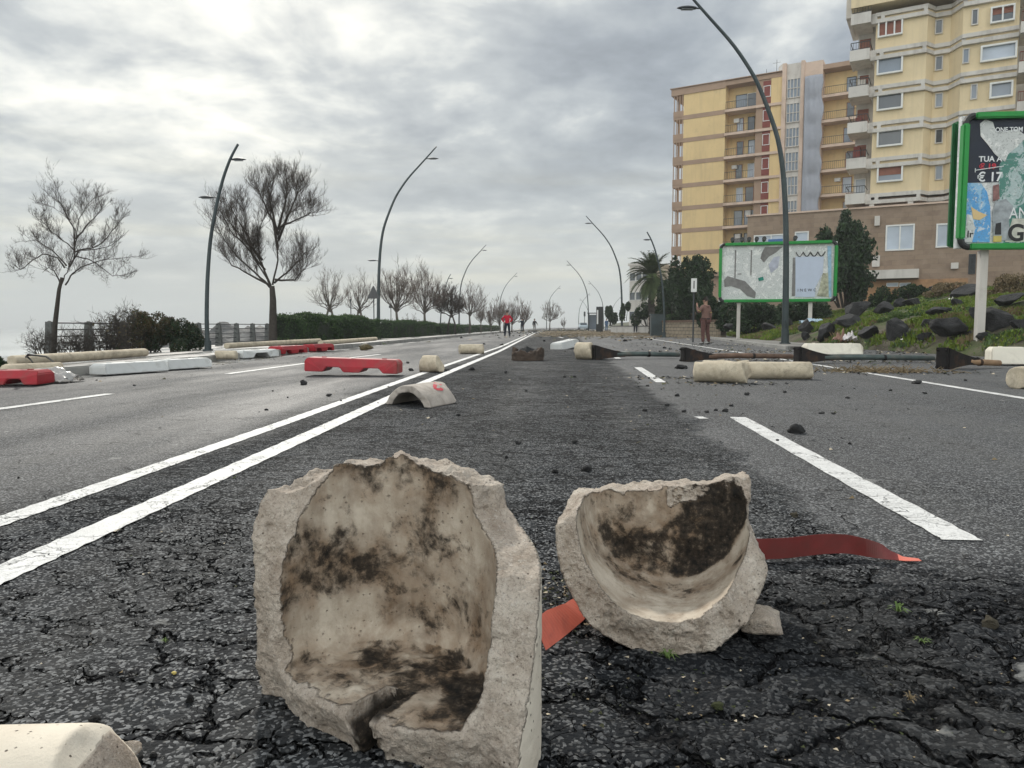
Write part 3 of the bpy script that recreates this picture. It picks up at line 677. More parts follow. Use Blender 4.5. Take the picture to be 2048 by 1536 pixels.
# round kerb log at the lower left corner
def log_obj(name, L, r, seed, h=None, mat=None, break_a=0.35, break_b=0.35, lens=1.0, rough=0.02):
    """round-topped cast kerb piece lying along local x, centred"""
    h = h or r/16.0
    def fn(p):
        x, y, z = p[:, 0], p[:, 1], p[:, 2]
        body = np.hypot(y, z)-r + rough*r*4*fbm(p, .5/r, 3, seed % 5)*0.3
        e = 0.30*fbm(p, .45/r, 4, 2+seed % 5)*r
        A = x - (L/2 - break_a*(z*.5+r*.3)) + e; B = -x - (L/2 - break_b*(r*.4-y*.6)) + e
        return np.maximum(body, np.maximum(A, B))
    v, q = surface_net(fn, (-L/2-.4*r, -1.2*r, -1.2*r), (L/2+.4*r, 1.2*r, 1.2*r), h)
    x = v[:, 0]; e = np.abs(x) > L/2-.5*r; rr = np.hypot(v[:, 1], v[:, 2])
    fr = (e & (rr < r*.93)).astype(float)
    return link(bpy.data.objects.new(name, np_mesh(name, v, q, mat or M['log'], True, {'fracture': fr, 'cavity': fr*0, 'stain': fr*0})))
o = log_obj('concrete_kerb_log', 0.62, 0.098, 3, 0.0040, M['concrete'], rough=0.003, break_a=1.0)
tag(o, 'smooth cream round concrete log cut off by the lower left corner', 'concrete log', 'round concrete kerb logs')
o.location = V(-0.818, 0.935, 0.092); o.rotation_euler = (0, 0, YAW+R(2))
me = lump('concrete_chip', (0.035, .03, .012), 5, M['concrete'], 0.0016, .15)
o = tag(link(bpy.data.objects.new('concrete_chip', me)), 'tiny white flake beside the end of the smooth cream log', 'concrete chip', 'loose concrete chips')
o.location = G(263, 1494, .012); o.rotation_euler = (.5, .3, 0)

# red plastic strap: flat flap in front, standing band behind, one piece running under the bowl
def strap():
    path = [((1092, 1302), .068, 62), ((1128, 1275), .070, 50), ((1165, 1244), .060, 35), ((1200, 1215), .055, 20), ((1350, 1150), .058, 60), ((1480, 1122), .062, 84),
            ((1530, 1120), .064, 88), ((1580, 1117), .064, 89), ((1640, 1110), .064, 88), ((1690, 1108), .060, 88), ((1730, 1114), .055, 86), ((1762, 1119), .045, 70), ((1785, 1121), .034, 35), ((1812, 1123), .026, 12), ((1843, 1123), .018, 4)]
    pts = []
    for (pp, w, tilt) in path: pts.append((G(*pp, 0.006), w, tilt))
    # smooth resample
    P = [p[0] for p in pts]; res = []
    for i in range(len(P)-1):
        p0, p1, p2, p3 = P[max(i-1, 0)], P[i], P[i+1], P[min(i+2, len(P)-1)]
        for k in range(8):
            t = k/8; a = 0.5*((2*p1)+(-p0+p2)*t+(2*p0-5*p1+4*p2-p3)*t*t+(-p0+3*p1-3*p2+p3)*t**3)
            w = pts[i][1]*(1-t)+pts[i+1][1]*t; an = pts[i][2]*(1-t)+pts[i+1][2]*t; res.append((a, w, an))
    res.append((P[-1], pts[-1][1], pts[-1][2]))
    mb = MB(); vs = []; th = 0.0016
    for i, (p, w, an) in enumerate(res):
        t = (res[min(i+1, len(res)-1)][0]-res[max(i-1, 0)][0]); t.z = 0; t.normalize(); side = Vector((-t.y, t.x, 0))
        if i < 24 : side = side
        u = (side*math.cos(R(an)) + Vector((0, 0, 1))*math.sin(R(an))).normalized(); n = t.cross(u).normalized()
        off = Vector((0, 0, .002))
        for a, b in ((0, -1), (1, -1), (1, 1), (0, 1)): vs.append(p + off + u*w*a + n*th/2*b)
    k = len(res); fs = [(0, 1, 2, 3), ((k-1)*4+3, (k-1)*4+2, (k-1)*4+1, (k-1)*4)]
    for i in range(k-1):
        for j in range(4): fs.append((i*4+j, i*4+(j+1) % 4, (i+1)*4+(j+1) % 4, (i+1)*4+j))
    mb.add(vs, fs); mb.m = [0 if (len(f) and min(f)//4 < 34) or min(f)//4 > k-14 else 1 for f in mb.f]; return mb.build('plastic_strap', [M['strap'], M['strap_shaded']], fix=True)  # flat ends keep the salmon, upright stretch gets the copy with painted shade
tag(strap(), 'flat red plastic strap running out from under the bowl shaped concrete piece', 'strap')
# ---------------------------------------------------------------- buildings
M['yellow_wall'] = walled('yellow_render', (0.70, 0.525, 0.275), (.50, .38, .22))
M['yellow_tile'] = walled('yellow_cladding', (0.73, 0.60, 0.39), (.56, .46, .30))
M['pink_band'] = simple('pink_concrete', (0.60, 0.46, 0.37), 0.9, 0.10, 0.6, bump=0.2, bscale=8, dirt=(0.38, 0.28, 0.22))
M['brown_band'] = simple('brown_render', (0.36, 0.25, 0.18), 0.9, 0.10, 0.6, bump=0.2, bscale=8)
M['white_conc'] = walled('pale_concrete', (0.60, 0.57, 0.53), (.30, .27, .24), .1)
M['recess'] = simple('balcony_back', (0.30, 0.24, 0.18), 0.9, 0.15, 0.8, bump=0.2, bscale=8)
M['rail_dark'] = simple('dark_railing', (0.05, 0.055, 0.06), 0.6, 0.2, 3, 0.3, 0.1)
M['frame_white'] = simple('white_frame', (0.72, 0.72, 0.70), 0.5, 0.05, 3, bump=0.05)
M['red_panel'] = simple('dark_red_panel', (0.20, 0.045, 0.035), 0.7, 0.15, 2, bump=0.1)
M['shutter'] = simple('brown_shutter', (0.27, 0.11, 0.075), 0.7, 0.15, 3, bump=0.1)
M['dark_room'] = simple('dark_opening', (0.035, 0.037, 0.04), 0.5, 0.3, 2, bump=0.05)
M['net'] = simple('scaffold_net', (0.33, 0.345, 0.39), 0.9, 0.12, 0.5, bump=0.6, bscale=6)
def glassm(name, c, r=0.12):
    t = NT(name); t.set(t.ramp(t.noise(0.5, 3, 0.5), [(0.3, tuple(k*.8 for k in c)), (0.7, tuple(k*1.2 for k in c))]), r, 0.0, 0.9); t.bump(t.noise(0.8, 2), 0.05, 0.05); return t.mat
M['glass'] = glassm('window_glass', (0.16, 0.20, 0.25)); M['glass_dark'] = glassm('dark_window_glass', (0.06, 0.075, 0.09))
M['glass_pale'] = glassm('curtained_window', (0.40, 0.46, 0.54), 0.3)
def stone_clad():
    t = NT('stone_cladding'); n = t.N.new('ShaderNodeTexBrick'); t.L.new(t.mapping(rot=(math.pi/2, 0, 0)), n.inputs['Vector'])
    for k, v in (('Color1', (0.29, 0.215, 0.155, 1)), ('Color2', (0.215, 0.155, 0.115, 1)), ('Mortar', (0.17, 0.13, 0.10, 1))): n.inputs[k].default_value = v
    n.inputs['Scale'].default_value = 1.0; n.inputs['Brick Width'].default_value = 1.1; n.inputs['Row Height'].default_value = 0.38; n.inputs['Mortar Size'].default_value = 0.008; n.inputs['Bias'].default_value = -0.1
    c = t.mix(t.ramp(t.noise(1.1, 6, 0.65), [(0.4, 0.0), (0.7, 0.6)]), n.outputs['Color'], (0.36, 0.275, 0.21)); t.set(c, 0.85, 0, 0.3); t.bump(t.noise(9, 5, 0.6), 0.5, 0.02); return t.mat
M['stone_clad'] = stone_clad()

class Facade:
    """a vertical plane through two picture columns at two distances; local x along it, y into the house, z up from the ground"""
    def __init__(s, pa, da, pb, db):
        a, b = D(pa, 653, da), D(pb, 653, db); s.a = Vector((a.x, a.y, 0)); e = Vector((b.x-a.x, b.y-a.y, 0)); s.len = e.length; s.e = e.normalized(); s.n = Vector((-s.e.y, s.e.x, 0)); s.rz = math.atan2(s.e.y, s.e.x)
    def uz(s, px, py, off=0.0):
        r = ray(px, py); o = Vector((0, 0, CAM_H)); a = s.a + s.n*off; t = (a-o).dot(s.n)/r.dot(s.n); p = o + r*t; return (p-s.a).dot(s.e), p.z
    def u(s, px, py=350, off=0.0): return s.uz(px, py, off)[0]
    def root(s, name): return empty(name, s.a, s.rz)
def window(root, u0, u1, z0, z1, y, pane='glass', fr='frame_white', t=0.07, depth=0.10, mull=0, bars=0, proud=0.03, shutter=0.0):
    w = MB(); ya, yb = y-proud-depth*0.3, y+depth
    w.bx(u0, u1, ya, yb, z1-t, z1); w.bx(u0, u1, ya, yb, z0, z0+t); w.bx(u0, u0+t, ya+.002, yb, z0+t, z1-t); w.bx(u1-t, u1, ya+.002, yb, z0+t, z1-t)
    for k in range(mull): c = u0 + (u1-u0)*(k+1)/(mull+1); w.bx(c-t*.45, c+t*.45, ya+.004, yb, z0+t, z1-t)
    for k in range(bars): c = z0 + (z1-z0)*(k+1)/(bars+1); w.bx(u0+t, u1-t, ya+.006, yb, c-t*.4, c+t*.4)
    f = w.build('window', M[fr], root)
    g = MB(); g.bx(u0+t*.8, u1-t*.8, y+0.012, y+0.03, z0+t*.8, z1-t*.8); g.build('pane', M[pane], f)
    if shutter > 0:
        g = MB(); n = max(3, int((z1-z0)*shutter/0.12))
        for k in range(n): zz = z1-t-(z1-z0-2*t)*shutter*(k+.5)/n; g.box(((u0+u1)/2, y-0.012, zz), (u1-u0-2*t, .03, (z1-z0-2*t)*shutter/n*0.92))
        g.build('shutter', M['shutter'], f)
    return f
def railing(root, u0, u1, y, z, h=0.95, step=0.14, mat='rail_dark', ret=0.0):
    m = MB(); m.bx(u0, u1, y-.03, y+.03, z+h-.05, z+h); m.bx(u0, u1, y-.02, y+.02, z+.06, z+.1); n = int((u1-u0)/step)
    for k in range(n+1): c = u0+(u1-u0)*k/n; m.bx(c-.012, c+.012, y-.012, y+.012, z+.1, z+h-.05)
    for xx in ((u0, u1) if ret else ()):
        m.bx(xx-.025, xx+.025, y+.03, y+ret, z+h-.045, z+h-.002)
    return m.build('railing', M[mat], root)

def building_a():
    F = Facade(1345, 104.5, 1700, 93.0); r = F.root('apartment_building'); U = lambda px: F.u(px, 350)
    z0 = F.uz(1480, 216.6)[1]; P = 3.02; lv = [z0 - P*k for k in range(8)]; roof = z0 + P + 0.75
    u = {k: U(k) for k in (1345, 1365, 1448, 1508, 1522, 1538, 1560, 1568, 1597, 1604, 1640, 1700)}; uR = U(1765); zb = 4.0
    w = MB(); w.bx(u[1365], u[1448], 0, 12, lv[7], roof-.6); w.bx(u[1448], u[1508], 1.7, 12, zb, roof-.6)
    w.bx(u[1538], u[1560], 0, 12, zb, roof-.6); w.bx(u[1640], uR, 1.7, 12, zb, roof-.6); w.build('wall', M['yellow_wall'], r)
    w = MB(); w.bx(u[1508], u[1538], 0.12, 12, zb, roof-.5); w.bx(u[1345]+.3, u[1448], .6, 12, zb-3, lv[7]-.002); w.build('brown_wall', M['brown_band'], r)
    w = MB(); w.bx(u[1560], u[1568], -.25, 12, zb, roof+.9); w.bx(u[1597], u[1604], -.25, 12, zb, roof+.9); w.bx(u[1604], u[1640], -.1, 12, zb, roof+.6); w.build('stair_tower', M['pink_band'], r); w = MB(); w.bx(u[1568]+.003, u[1597]-.003, .2, 11.9, zb, roof+.85); w.build('stair_wall', M['white_conc'], r)
    # roof edge
    w = MB(); w.bx(u[1345]-.3, u[1448], -.12, 12.2, roof-.9, roof); w.bx(u[1448]+.002, u[1560]-.002, -.05, 12.2, roof-.6, roof-.05); w.bx(u[1640], uR, -.1, 12.2, roof-.55, roof); w.bx(u[1345]-.45, u[1560], -.3, 12.3, roof, roof+.08)
    w.build('roof', M['brown_band'], r)
    # corner loggias open to the sky
    for k, z in enumerate(lv):
        if k == 0: zt = roof-.9
        else: zt = lv[k-1]-.35
        w = MB(); w.bx(u[1345], u[1365]-.003, 0, 2.2, z-.35, z); w.bx(u[1345], u[1365]-.003, -.05, .12, z, z+.75)
        if k < 8:
            c0, c1 = u[1345], u[1365]
            for q in range(4): cc = c0+.1+(c1-c0-.25)*q/3; w.bx(cc-.05, cc+.05, 0, .1, z+.75, zt)
            w.bx(c0, c0+.14, 1.9, 2.1, z, zt)
        w.build('corner_loggia', M['brown_band'], r)
    # bands between the yellow panels
    for k, z in enumerate(lv):
        w = MB(); w.bx(u[1365]-.004, u[1448], -.05, .3, z-.45, z+.12); w.build('band', M['brown_band'], r)
    # balconies: left group and right group
    rg = random.Random(5)
    for (ua, ub, px) in ((u[1448], u[1508], 'l'), (u[1640], uR, 'r')):
        for k, z in enumerate(lv[:8 if px == 'l' else 7]):
            if px == 'r': z = z + 0.10
            w = MB(); w.bx(ua+.005, ub-.005, -.35 if px == 'l' else -.1, 1.69, z-.32, z); b = w.build('balcony', M['pink_band'], r)
            railing(b, ua+.1, ub-.1, -.25 if px == 'l' else 0.0, z, 1.0, .22)
            nd = 2
            for q in range(nd):
                c = ua+(ub-ua)*(0.42+0.36*q)+rg.uniform(-.15, .15); ww = rg.choice((.9, 1.1, 1.5)); pane = rg.choice(('glass_dark', 'glass_pale', 'glass', 'glass_dark'))
                window(b, c-ww/2, c+ww/2, z+.03, z+2.2, 1.65, pane, rg.choice(('shutter', 'frame_white', 'rail_dark')), .06)
            if rg.random() < .5:
                w = MB(); c = ua+(ub-ua)*rg.uniform(.1, .9); w.bx(c-.35, c+.35, 1.2, 1.62, z+rg.uniform(1.3, 1.7), z+2.1); w.build('box', M['frame_white'], b)
    # small windows with dark red panels
    for k, z in enumerate(lv[:7]):
        w = MB(); w.bx(u[1522], u[1538], .06, .3, z+.18, z+2.95); w.build('red_panel', M['red_panel'], r)
        window(r, u[1522]+.05, u[1538]-.05, z+.95, z+2.35, .05, rg.choice(('glass_pale', 'glass', 'glass_pale')), 'frame_white', .07)
        w = MB(); w.bx(u[1508]+.003, u[1560]-.003, -.22, .1, z-.3, z+.02); w.build('band', M['pink_band'], r)
    # stair windows: a tall grid on every floor
    for k, z in enumerate(lv[:7]):
        window(r, u[1568]+.05, u[1597]-.05, z+.35, z+2.75, .12, 'glass', 'white_conc', .10, .12, 3, 1, .06)
    # grey netting hung down the tower
    nx, nz = 14, 60; za, zc = z0-P*6.2, z0+P*.85; vs = []; fs = []
    for i in range(nx+1):
        for j in range(nz+1):
            a, b = i/nx, j/nz; uu = u[1604]+(u[1640]-u[1604])*a; zz = za+(zc-za)*b
            ed = (0.35*math.sin(b*41)+.2*math.sin(b*17+1))*max(0, a-.75)*4*.6
            vs.append((uu+ed*.6+.1, -.45-.30*abs(math.sin(b*math.pi*6.9))**.6*math.sin(a*math.pi)-.05*math.sin(a*20+b*9), zz))
    for i in range(nx):
        for j in range(nz): q = i*(nz+1)+j; fs.append((q, q+nz+1, q+nz+2, q+1))
    nt = MB().add(vs, fs).build('netting', M['net'], r, True); sm = nt.modifiers.new('s', 'SOLIDIFY'); sm.thickness = .02
    w = MB(); c = u[1508]+.6
    w.tube([(u[1538], 3, roof), (u[1538], 3, roof+2.6)], .03, 5); w.tube([(u[1538]-.5, 3, roof+2.2), (u[1538]+.5, 3, roof+2.2)], .02, 4); w.tube([(c, 3, roof), (c, 3, roof+1.6)], .03, 5)
    w.build('aerial', M['rail_dark'], r)
    w = MB(); w.tube([(u[1545], 2.5, roof+.0), (u[1545], 2.5, roof+1.3)] if 1545 in u else [(u[1538]+.9, 2.5, roof), (u[1538]+.9, 2.5, roof+1.1)], .04, 5)
    w.tube([(u[1538]+.9, 2.3, roof+1.1), (u[1538]+.88, 2.15, roof+1.12), (u[1538]+.85, 2.05, roof+1.15)], [.12, .42, .5], 12); w.build('satellite_dish', M['white_conc'], r)
    tag(r, 'long yellow apartment block with pink bands, corner loggias and grey netting', 'building')
building_a()

def building_b():
    F = Facade(1745, 62.6, 2048, 57.4); r = F.root('apartment_building'); U = lambda px, py=250: F.u(px, py)
    lv = [F.uz(1745, y)[1] for y in (110, 184, 257, 327, 396)]; P = (lv[0]-lv[4])/4; lv = [lv[4]+P*(4-k) for k in range(5)]
    lv = [lv[0]+P] + lv   # lv[0] is the top, lv[5] the lowest band
    a0, a1, a2, a3, a4, a5 = U(1745), U(1847), U(1862), U(1893), U(1917), U(2028); uL = U(1697); uE = U(2130)
    prof = [(a0, 0), (a1, 0), (a2, 1.0), (a3, 1.0), (a4, -.25), (a5, -.25)]
    def ext(m, poly, dy0, dy1, z0, z1):
        """wall strip following the profile, between two offsets"""
        k = len(poly); vs = []
        for (x, y) in poly: vs += [(x, y+dy0, z0), (x, y+dy1, z0), (x, y+dy1, z1), (x, y+dy0, z1)]
        fs = [(0, 1, 2, 3), ((k-1)*4+3, (k-1)*4+2, (k-1)*4+1, (k-1)*4)]
        for i in range(k-1):
            for j in range(4): fs.append((i*4+j, i*4+4+j, i*4+4+(j+1) % 4, i*4+(j+1) % 4))
        m.add(vs, fs)
    w = MB(); ext(w, prof, 0, 3.0, lv[5]+.02, lv[0]); o = w.build('wall', M['yellow_tile'], r, fix=True)
    w = MB(); w.bx(uL+.3, uE, 2.9, 14, 6, lv[0]+P*.95); w.bx(uL+.35, a0-.003, 2.0, 3.5, lv[5], lv[0]+P); w.build('rear_wall', M['white_conc'], r)
    for k, z in enumerate(lv):
        w = MB(); ext(w, prof, -.22, .4, z+.02, z+.32); ext(w, prof, -.30, .4, z-.52, z-.22)
        w.bx(a0-.35, a0+.1, -.2, .5, z-.5, z+.3)
        for xx in (a0+.5, a1-.15, a4+.1): w.bx(xx-.14, xx+.14, -.28, .3, z-.22, z+.02)
        if k == 5: w.bx(a1-.9, a1-.5, -.25, .4, z-.95, z-.52); w.bx(a4, a4+.35, -.45, .4, z-.95, z-.52); w.bx(a0, a0+.35, -.25, .4, z-1.1, z-.52)
        w.build('floor_band', M['white_conc'], r, fix=True)
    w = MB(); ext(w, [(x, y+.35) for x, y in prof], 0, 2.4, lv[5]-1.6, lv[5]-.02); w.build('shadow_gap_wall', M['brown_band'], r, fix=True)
    # roof storey
    zt = lv[0]+.33; w = MB(); w.bx(uL, uE, -.9, 14, zt+.45, zt+2.9); w.build('roof', M['yellow_tile'], r)
    w = MB(); w.bx(uL-.5, uL+1.2, .4, 6, zt+.2, zt+5); w.build('roof_canopy', M['white_conc'], r)
    def win(px0, px1, py0, py1, off=0.0, **kw):
        c0, z1 = F.uz((px0+px1)/2, py0, off); c1, z0 = F.uz((px0+px1)/2, py1, off); return window(r, F.u(px0, (py0+py1)/2, off), F.u(px1, (py0+py1)/2, off), z0, z1, off, **kw)
    for k, (y0, y1) in enumerate(((39, 73), (113, 148), (187, 220), (260, 293), (331, 364))):
        if k == 0: win(1756, 1806, y0, y1, -.03, pane='shutter', t=.12, mull=2, proud=.2)
        else: win(1754, 1806, y0, y1, -.03, pane=('glass', 'glass', 'glass_dark', 'glass_dark', 'glass')[k], t=.13, proud=.2, shutter=.58 if k == 4 else 0)
    for k, (y0, y1) in enumerate(((38, 68), (111, 141), (185, 215), (257, 287), (329, 360))):
        win(1870, 1886, y0+1, y1, .94, pane=('glass_dark', 'glass_dark', 'glass', 'dark_room', 'glass')[k], fr='white_conc', t=.08)
    win(1943, 1957, 18, 50, -.31, pane='glass_dark', fr='white_conc', t=.08); win(1925, 1939, 97, 127, -.31, pane='glass', fr='white_conc', t=.08); win(1941, 1955, 168, 199, -.31, pane='glass', fr='white_conc', t=.08)
    win(1981, 2030, 12, 45, -.30, pane='glass_dark', t=.12, mull=1, proud=.2, shutter=.45); win(1961, 2034, 88, 121, -.30, pane='glass_pale', t=.13, proud=.2); win(1979, 2026, 164, 196, -.30, pane='glass', t=.13, proud=.2)
    # left balconies with plain parapets, right balconies just inside the frame
    rg = random.Random(2)
    for k, z in enumerate(lv):
        w = MB(); w.bx(uL, a0-.32, -.75, 2.0, z-.45, z-.2); w.bx(uL, a0-.32, -.8, -.65, z-.5, z+.35); w.bx(uL-.005, uL+.12, -.64, 2.0, z-.5, z+.35); b = w.build('balcony', M['white_conc'], r)
        railing(b, uL+.05, a0-.35, -.72, z+.35, .62, .2, ret=2.4)
        window(b, a0-1.35, a0-.5, z-.1, z+2.0, 1.98, rg.choice(('shutter', 'glass_pale', 'shutter')), rg.choice(('frame_white', 'shutter')), .07)
        if k < 5: w = MB(); c = uL+rg.uniform(.4, .8); w.bx(c-.25, c+.25, 1.4, 1.95, z-.2, z+rg.uniform(.8, 1.8)); w.build('box', M[rg.choice(('frame_white', 'red_panel', 'white_conc'))], b)
        w = MB(); w.bx(a5+.05, uE, -1.1, 2.0, z-.5, z-.2); w.bx(a5+.05, uE, -1.15, -1.0, z-.5, z+.3); b = w.build('balcony', M['white_conc'], r)
        railing(b, a5+.1, uE, -1.08, z+.3, .75, .16, 'red_panel')
    tag(r, 'tall pale yellow apartment tower with double grey bands and white framed windows, right edge', 'building')
    # stone podium in front of both
    G2 = Facade(1490, 67.3, 2048, 57.2); q = G2.root('podium_building'); top = G2.uz(1690, 420)[1]; bot = -0.6
    w = MB(); w.bx(0, G2.len+12, 0, 16, bot, top); w.build('wall', M['stone_clad'], q)
    w = MB(); w.bx(-.1, G2.len+12, -.12, .35, top, top+.14); w.build('coping', M['pink_band'], q)
    def pw(px0, px1, py0, py1, **kw):
        z1 = G2.uz((px0+px1)/2, py0)[1]; z0 = G2.uz((px0+px1)/2, py1)[1]; return window(q, G2.u(px0, py0), G2.u(px1, py0), z0, z1, -.02, **kw)
    pw(1508, 1578, 469, 497, pane='glass_pale', t=.10, mull=1); pw(1590, 1618, 463, 492, pane='glass_pale', t=.10)
    pw(1772, 1830, 449, 501, pane='glass_pale', t=.12, mull=1); pw(1873, 1899, 447, 495, pane='glass_pale', t=.12); 
    pw(1938, 1952, 508, 548, pane='dark_room', fr='rail_dark', t=.06, mull=2, bars=5)
    for (x0, x1, y0, y1) in ((1750, 1760, 433, 452), (1745, 1760, 512, 534), (1902, 1917, 526, 538)):
        z1 = G2.uz(x0, y0)[1]; z0 = G2.uz(x0, y1)[1]; w = MB(); w.bx(G2.u(x0, y0), G2.u(x1, y0), -.3, 0, z0, z1); w.build('wall_box', M['white_conc'], q)
    z1 = G2.uz(1720, 543)[1]; z0 = G2.uz(1720, 560)[1]; w = MB(); w.bx(G2.u(1724, 550), G2.u(1838, 550), -1.1, 0, z0, z1); w.build('entrance_canopy', M['white_conc'], q)
    z1 = G2.uz(1760, 561)[1]; w = MB(); w.bx(G2.u(1700, 580), G2.u(1935, 580), -.16, 0, bot, z1); w.build('lower_wall', simple('orange_brown_wall', (.36, .21, .11), .85, .25, 1.5, dirt=(.22, .14, .09)), q)
    z1 = G2.uz(1705, 572, -.2)[1]; w = MB(); w.bx(G2.u(1692, 600), G2.u(1722, 600), -.24, -.16, 1.6, z1); d_ = w.build('door', M['white_conc'], q)
    w = MB(); w.box((G2.u(1707, 600), -.27, z1-1.0), (.25, .06, .5)); w.build('handle', M['rail_dark'], d_)
    for (x0, x1) in ((1773, 1797), (1799, 1822)):
        z1 = G2.uz(x0, 566)[1]; z0 = G2.uz(x0, 574)[1]; window(q, G2.u(x0, 570), G2.u(x1, 570), z0, z1, -.2, 'glass_pale', 'frame_white', .05)
    # blue lettered strip under the left window
    z1 = G2.uz(1540, 479)[1]; z0 = G2.uz(1540, 486)[1]; w = MB(); w.bx(G2.u(1537, 482), G2.u(1566, 482), -.16, -.10, z0, z1); w.build('blue_sign', simple('sign_blue', (0.05, 0.14, 0.34), .5, .3, 8), q)
    tag(q, 'low brown stone clad podium building with pale windows below the tower', 'building')
building_b()

def far_building(name, px0, px1, d, y0, y1, mat, label, fl=5, wins=4):
    F = Facade(px0, d, px1, d*.98); r = F.root(name); z1 = F.uz(px0, y0)[1]; w = MB(); w.bx(0, F.len, 0, 9, -.2, z1); w.build('wall', M[mat], r)
    w = MB(); w.bx(-.2, F.len+.2, -.2, 9.2, z1, z1+.35); w.build('roof', M['white_conc'], r)
    for i in range(fl):
        for j in range(wins):
            c = F.len*(j+.5)/wins; z = 1.2+(z1-1.2)*i/fl; window(r, c-.55, c+.55, z+.6, z+1.9, -.02, 'glass_dark', 'frame_white', .08)
    tag(r, label, 'building')
far_building('house', 1258, 1296, 118, 532, 640, 'white_conc', 'pale grey block partly hidden behind the palm tree', 3, 3)
far_building('house', 1286, 1350, 128, 566, 650, 'pink_band', 'low pinkish house behind the dark trees', 2, 4)

# ---------------------------------------------------------------- billboards
M['green_frame'] = simple('green_frame', (0.014, 0.26, 0.045), 0.4, 0.12, 2, 0.1, 0.05, dirt=(0.02, 0.19, 0.04))
M['dark_green'] = simple('dark_green_frame', (0.008, 0.11, 0.03), 0.5, 0.2, 2)
M['black_frame'] = simple('black_frame', (0.02, 0.022, 0.022), 0.5, 0.2, 2)
def torn(name, a, b, c, sc_=2.2, thr=.5):
    t = NT(name); n1 = t.noise(sc_, 8, .68, .8); n2 = t.noise(sc_*2.7, 7, .7, .4)
    k = t.ramp(n1, [(thr-.015, a), (thr+.015, b)]); k = t.mix(t.ramp(n2, [(.57, 0), (.60, .9)]), k, c)
    k = t.mix(t.ramp(t.noise(20, 5, .7), [(.55, 0), (.62, .5)]), k, (.16, .17, .17)); t.set(k, .75, 0, .3); t.bump(n1, .5, .02); return t.mat
M['torn_white'] = torn('torn_paper', (.74, .75, .73), (.58, .60, .59), (.80, .80, .79), 1.3, .44)
M['torn_teal'] = torn('torn_teal_paper', (.42, .52, .52), (.09, .24, .20), (.55, .62, .62), 2.6, .5)
M['torn_gray'] = simple('bare_panel', (.20, .195, .19), .8, .2, 4, dirt=(.13, .125, .12))
M['blue_sheet'] = simple('pale_blue_sheet', (.50, .56, .68), .6, .05, 2)
M['sky_poster'] = torn('sky_poster', (.12, .36, .68), (.30, .52, .72), (.62, .68, .72), 3.0, .55)
M['navy'] = simple('navy_poster', (.010, .016, .032), .5, .2, 3)
M['ink_white'] = simple('white_ink', (.75, .77, .78), .6, .03, 3)
M['ink_red'] = simple('red_ink', (.50, .04, .06), .6, .1, 3)
M['ink_black'] = simple('black_ink', (.02, .02, .022), .6, .1, 3)
M['yellow_paper'] = simple('yellow_paper', (.50, .40, .12), .7, .2, 3)
def lettering(txt, size, loc, parent, mat, bold=0.0, sx=1.0, ext=0.004):
    c = bpy.data.curves.new('t', 'FONT'); c.body = txt; c.size = size; c.extrude = ext; c.offset = bold
    o = bpy.data.objects.new('t', c); sc.collection.objects.link(o); bpy.context.view_layer.update()
    me = bpy.data.meshes.new_from_object(o.evaluated_get(bpy.context.evaluated_depsgraph_get())); bpy.data.objects.remove(o)
    me.transform(Matrix.Diagonal((sx, 1, 1, 1))); me.transform(Matrix.Rotation(math.pi/2, 4, 'X')); me.materials.clear(); me.materials.append(mat)
    q = link(bpy.data.objects.new('lettering', me), parent); q.location = loc; return q
def poly_patch(name, pts, y, mat, parent, th=0.006):
    m = MB(); m.prism(pts, (1, 0, 0), (0, 0, 1), (0, 1, 0), th, (0, y, 0)); return m.build(name, mat, parent, fix=True)
def billboard(pa, da, pb, db, z0, z1, Lx=None):
    F = Facade(pa, da, pb, db); r = F.root('billboard'); L_ = Lx or F.len; fw = 0.15
    m = MB(); m.bx(0, L_, 0.06, .22, z0+.05, z1-.05); m.build('panel', M['torn_white'], r)
    m = MB(); rd = .26
    m.box((L_/2, .0, z1-fw/2), (L_-2*rd, .22, fw), None, 0, .03); m.box((L_/2, .0, z0+fw/2), (L_-2*rd, .22, fw), None, 0, .03)
    m.box((fw/2-.02, .0, (z0+z1)/2), (fw, .22, z1-z0-2*rd), None, 0, .03); m.box((L_-fw/2+.02, .0, (z0+z1)/2), (fw, .22, z1-z0-2*rd), None, 0, .03)
    m.build('frame', M['green_frame'], r)
    for (cx, cz, s0) in ((rd, z1-rd, 90), (L_-rd, z1-rd, 0), (rd, z0+rd, 180), (L_-rd, z0+rd, 270)):
        pts = [(cx+(rd-fw*.45)*math.cos(R(s0+t_))*1.0, 0, cz+(rd-fw*.45)*math.sin(R(s0+t_))) for t_ in range(0, 91, 15)]; m = MB(); m.tube(pts, fw*.52, 8); m.build('corner_piece', M['black_frame'], r)
    return F, r, L_
# far board
za, zb_ = 0.72+(653-605)*38/1500, 0.72+(653-487)*38/1500
F, r, L_ = billboard(1436, 38.4, 1670, 37.0, za, zb_)
def fz(px, py): u_, z_ = F.uz(px, py); return (u_, z_)
poly_patch('torn_patch', [fz(*p) for p in ((1448, 560), (1455, 552), (1475, 558), (1490, 562), (1512, 585), (1510, 597), (1495, 592), (1480, 578), (1462, 572), (1449, 574))], .05, M['torn_gray'], r)
poly_patch('torn_patch', [fz(*p) for p in ((1530, 494), (1566, 493), (1552, 505), (1538, 513), (1528, 525), (1521, 517), (1524, 505))], .05, M['torn_gray'], r)
poly_patch('torn_patch', [fz(*p) for p in ((1537, 530), (1548, 514), (1560, 512), (1556, 535), (1542, 546))], .044, simple('lilac_paper', (.42, .44, .52), .7, .25, 4), r)
s = poly_patch('paper_sheet', [fz(*p) for p in ((1591, 513), (1648, 513), (1646, 545), (1631, 575), (1630, 594), (1591, 594))], .035, M['blue_sheet'], r)
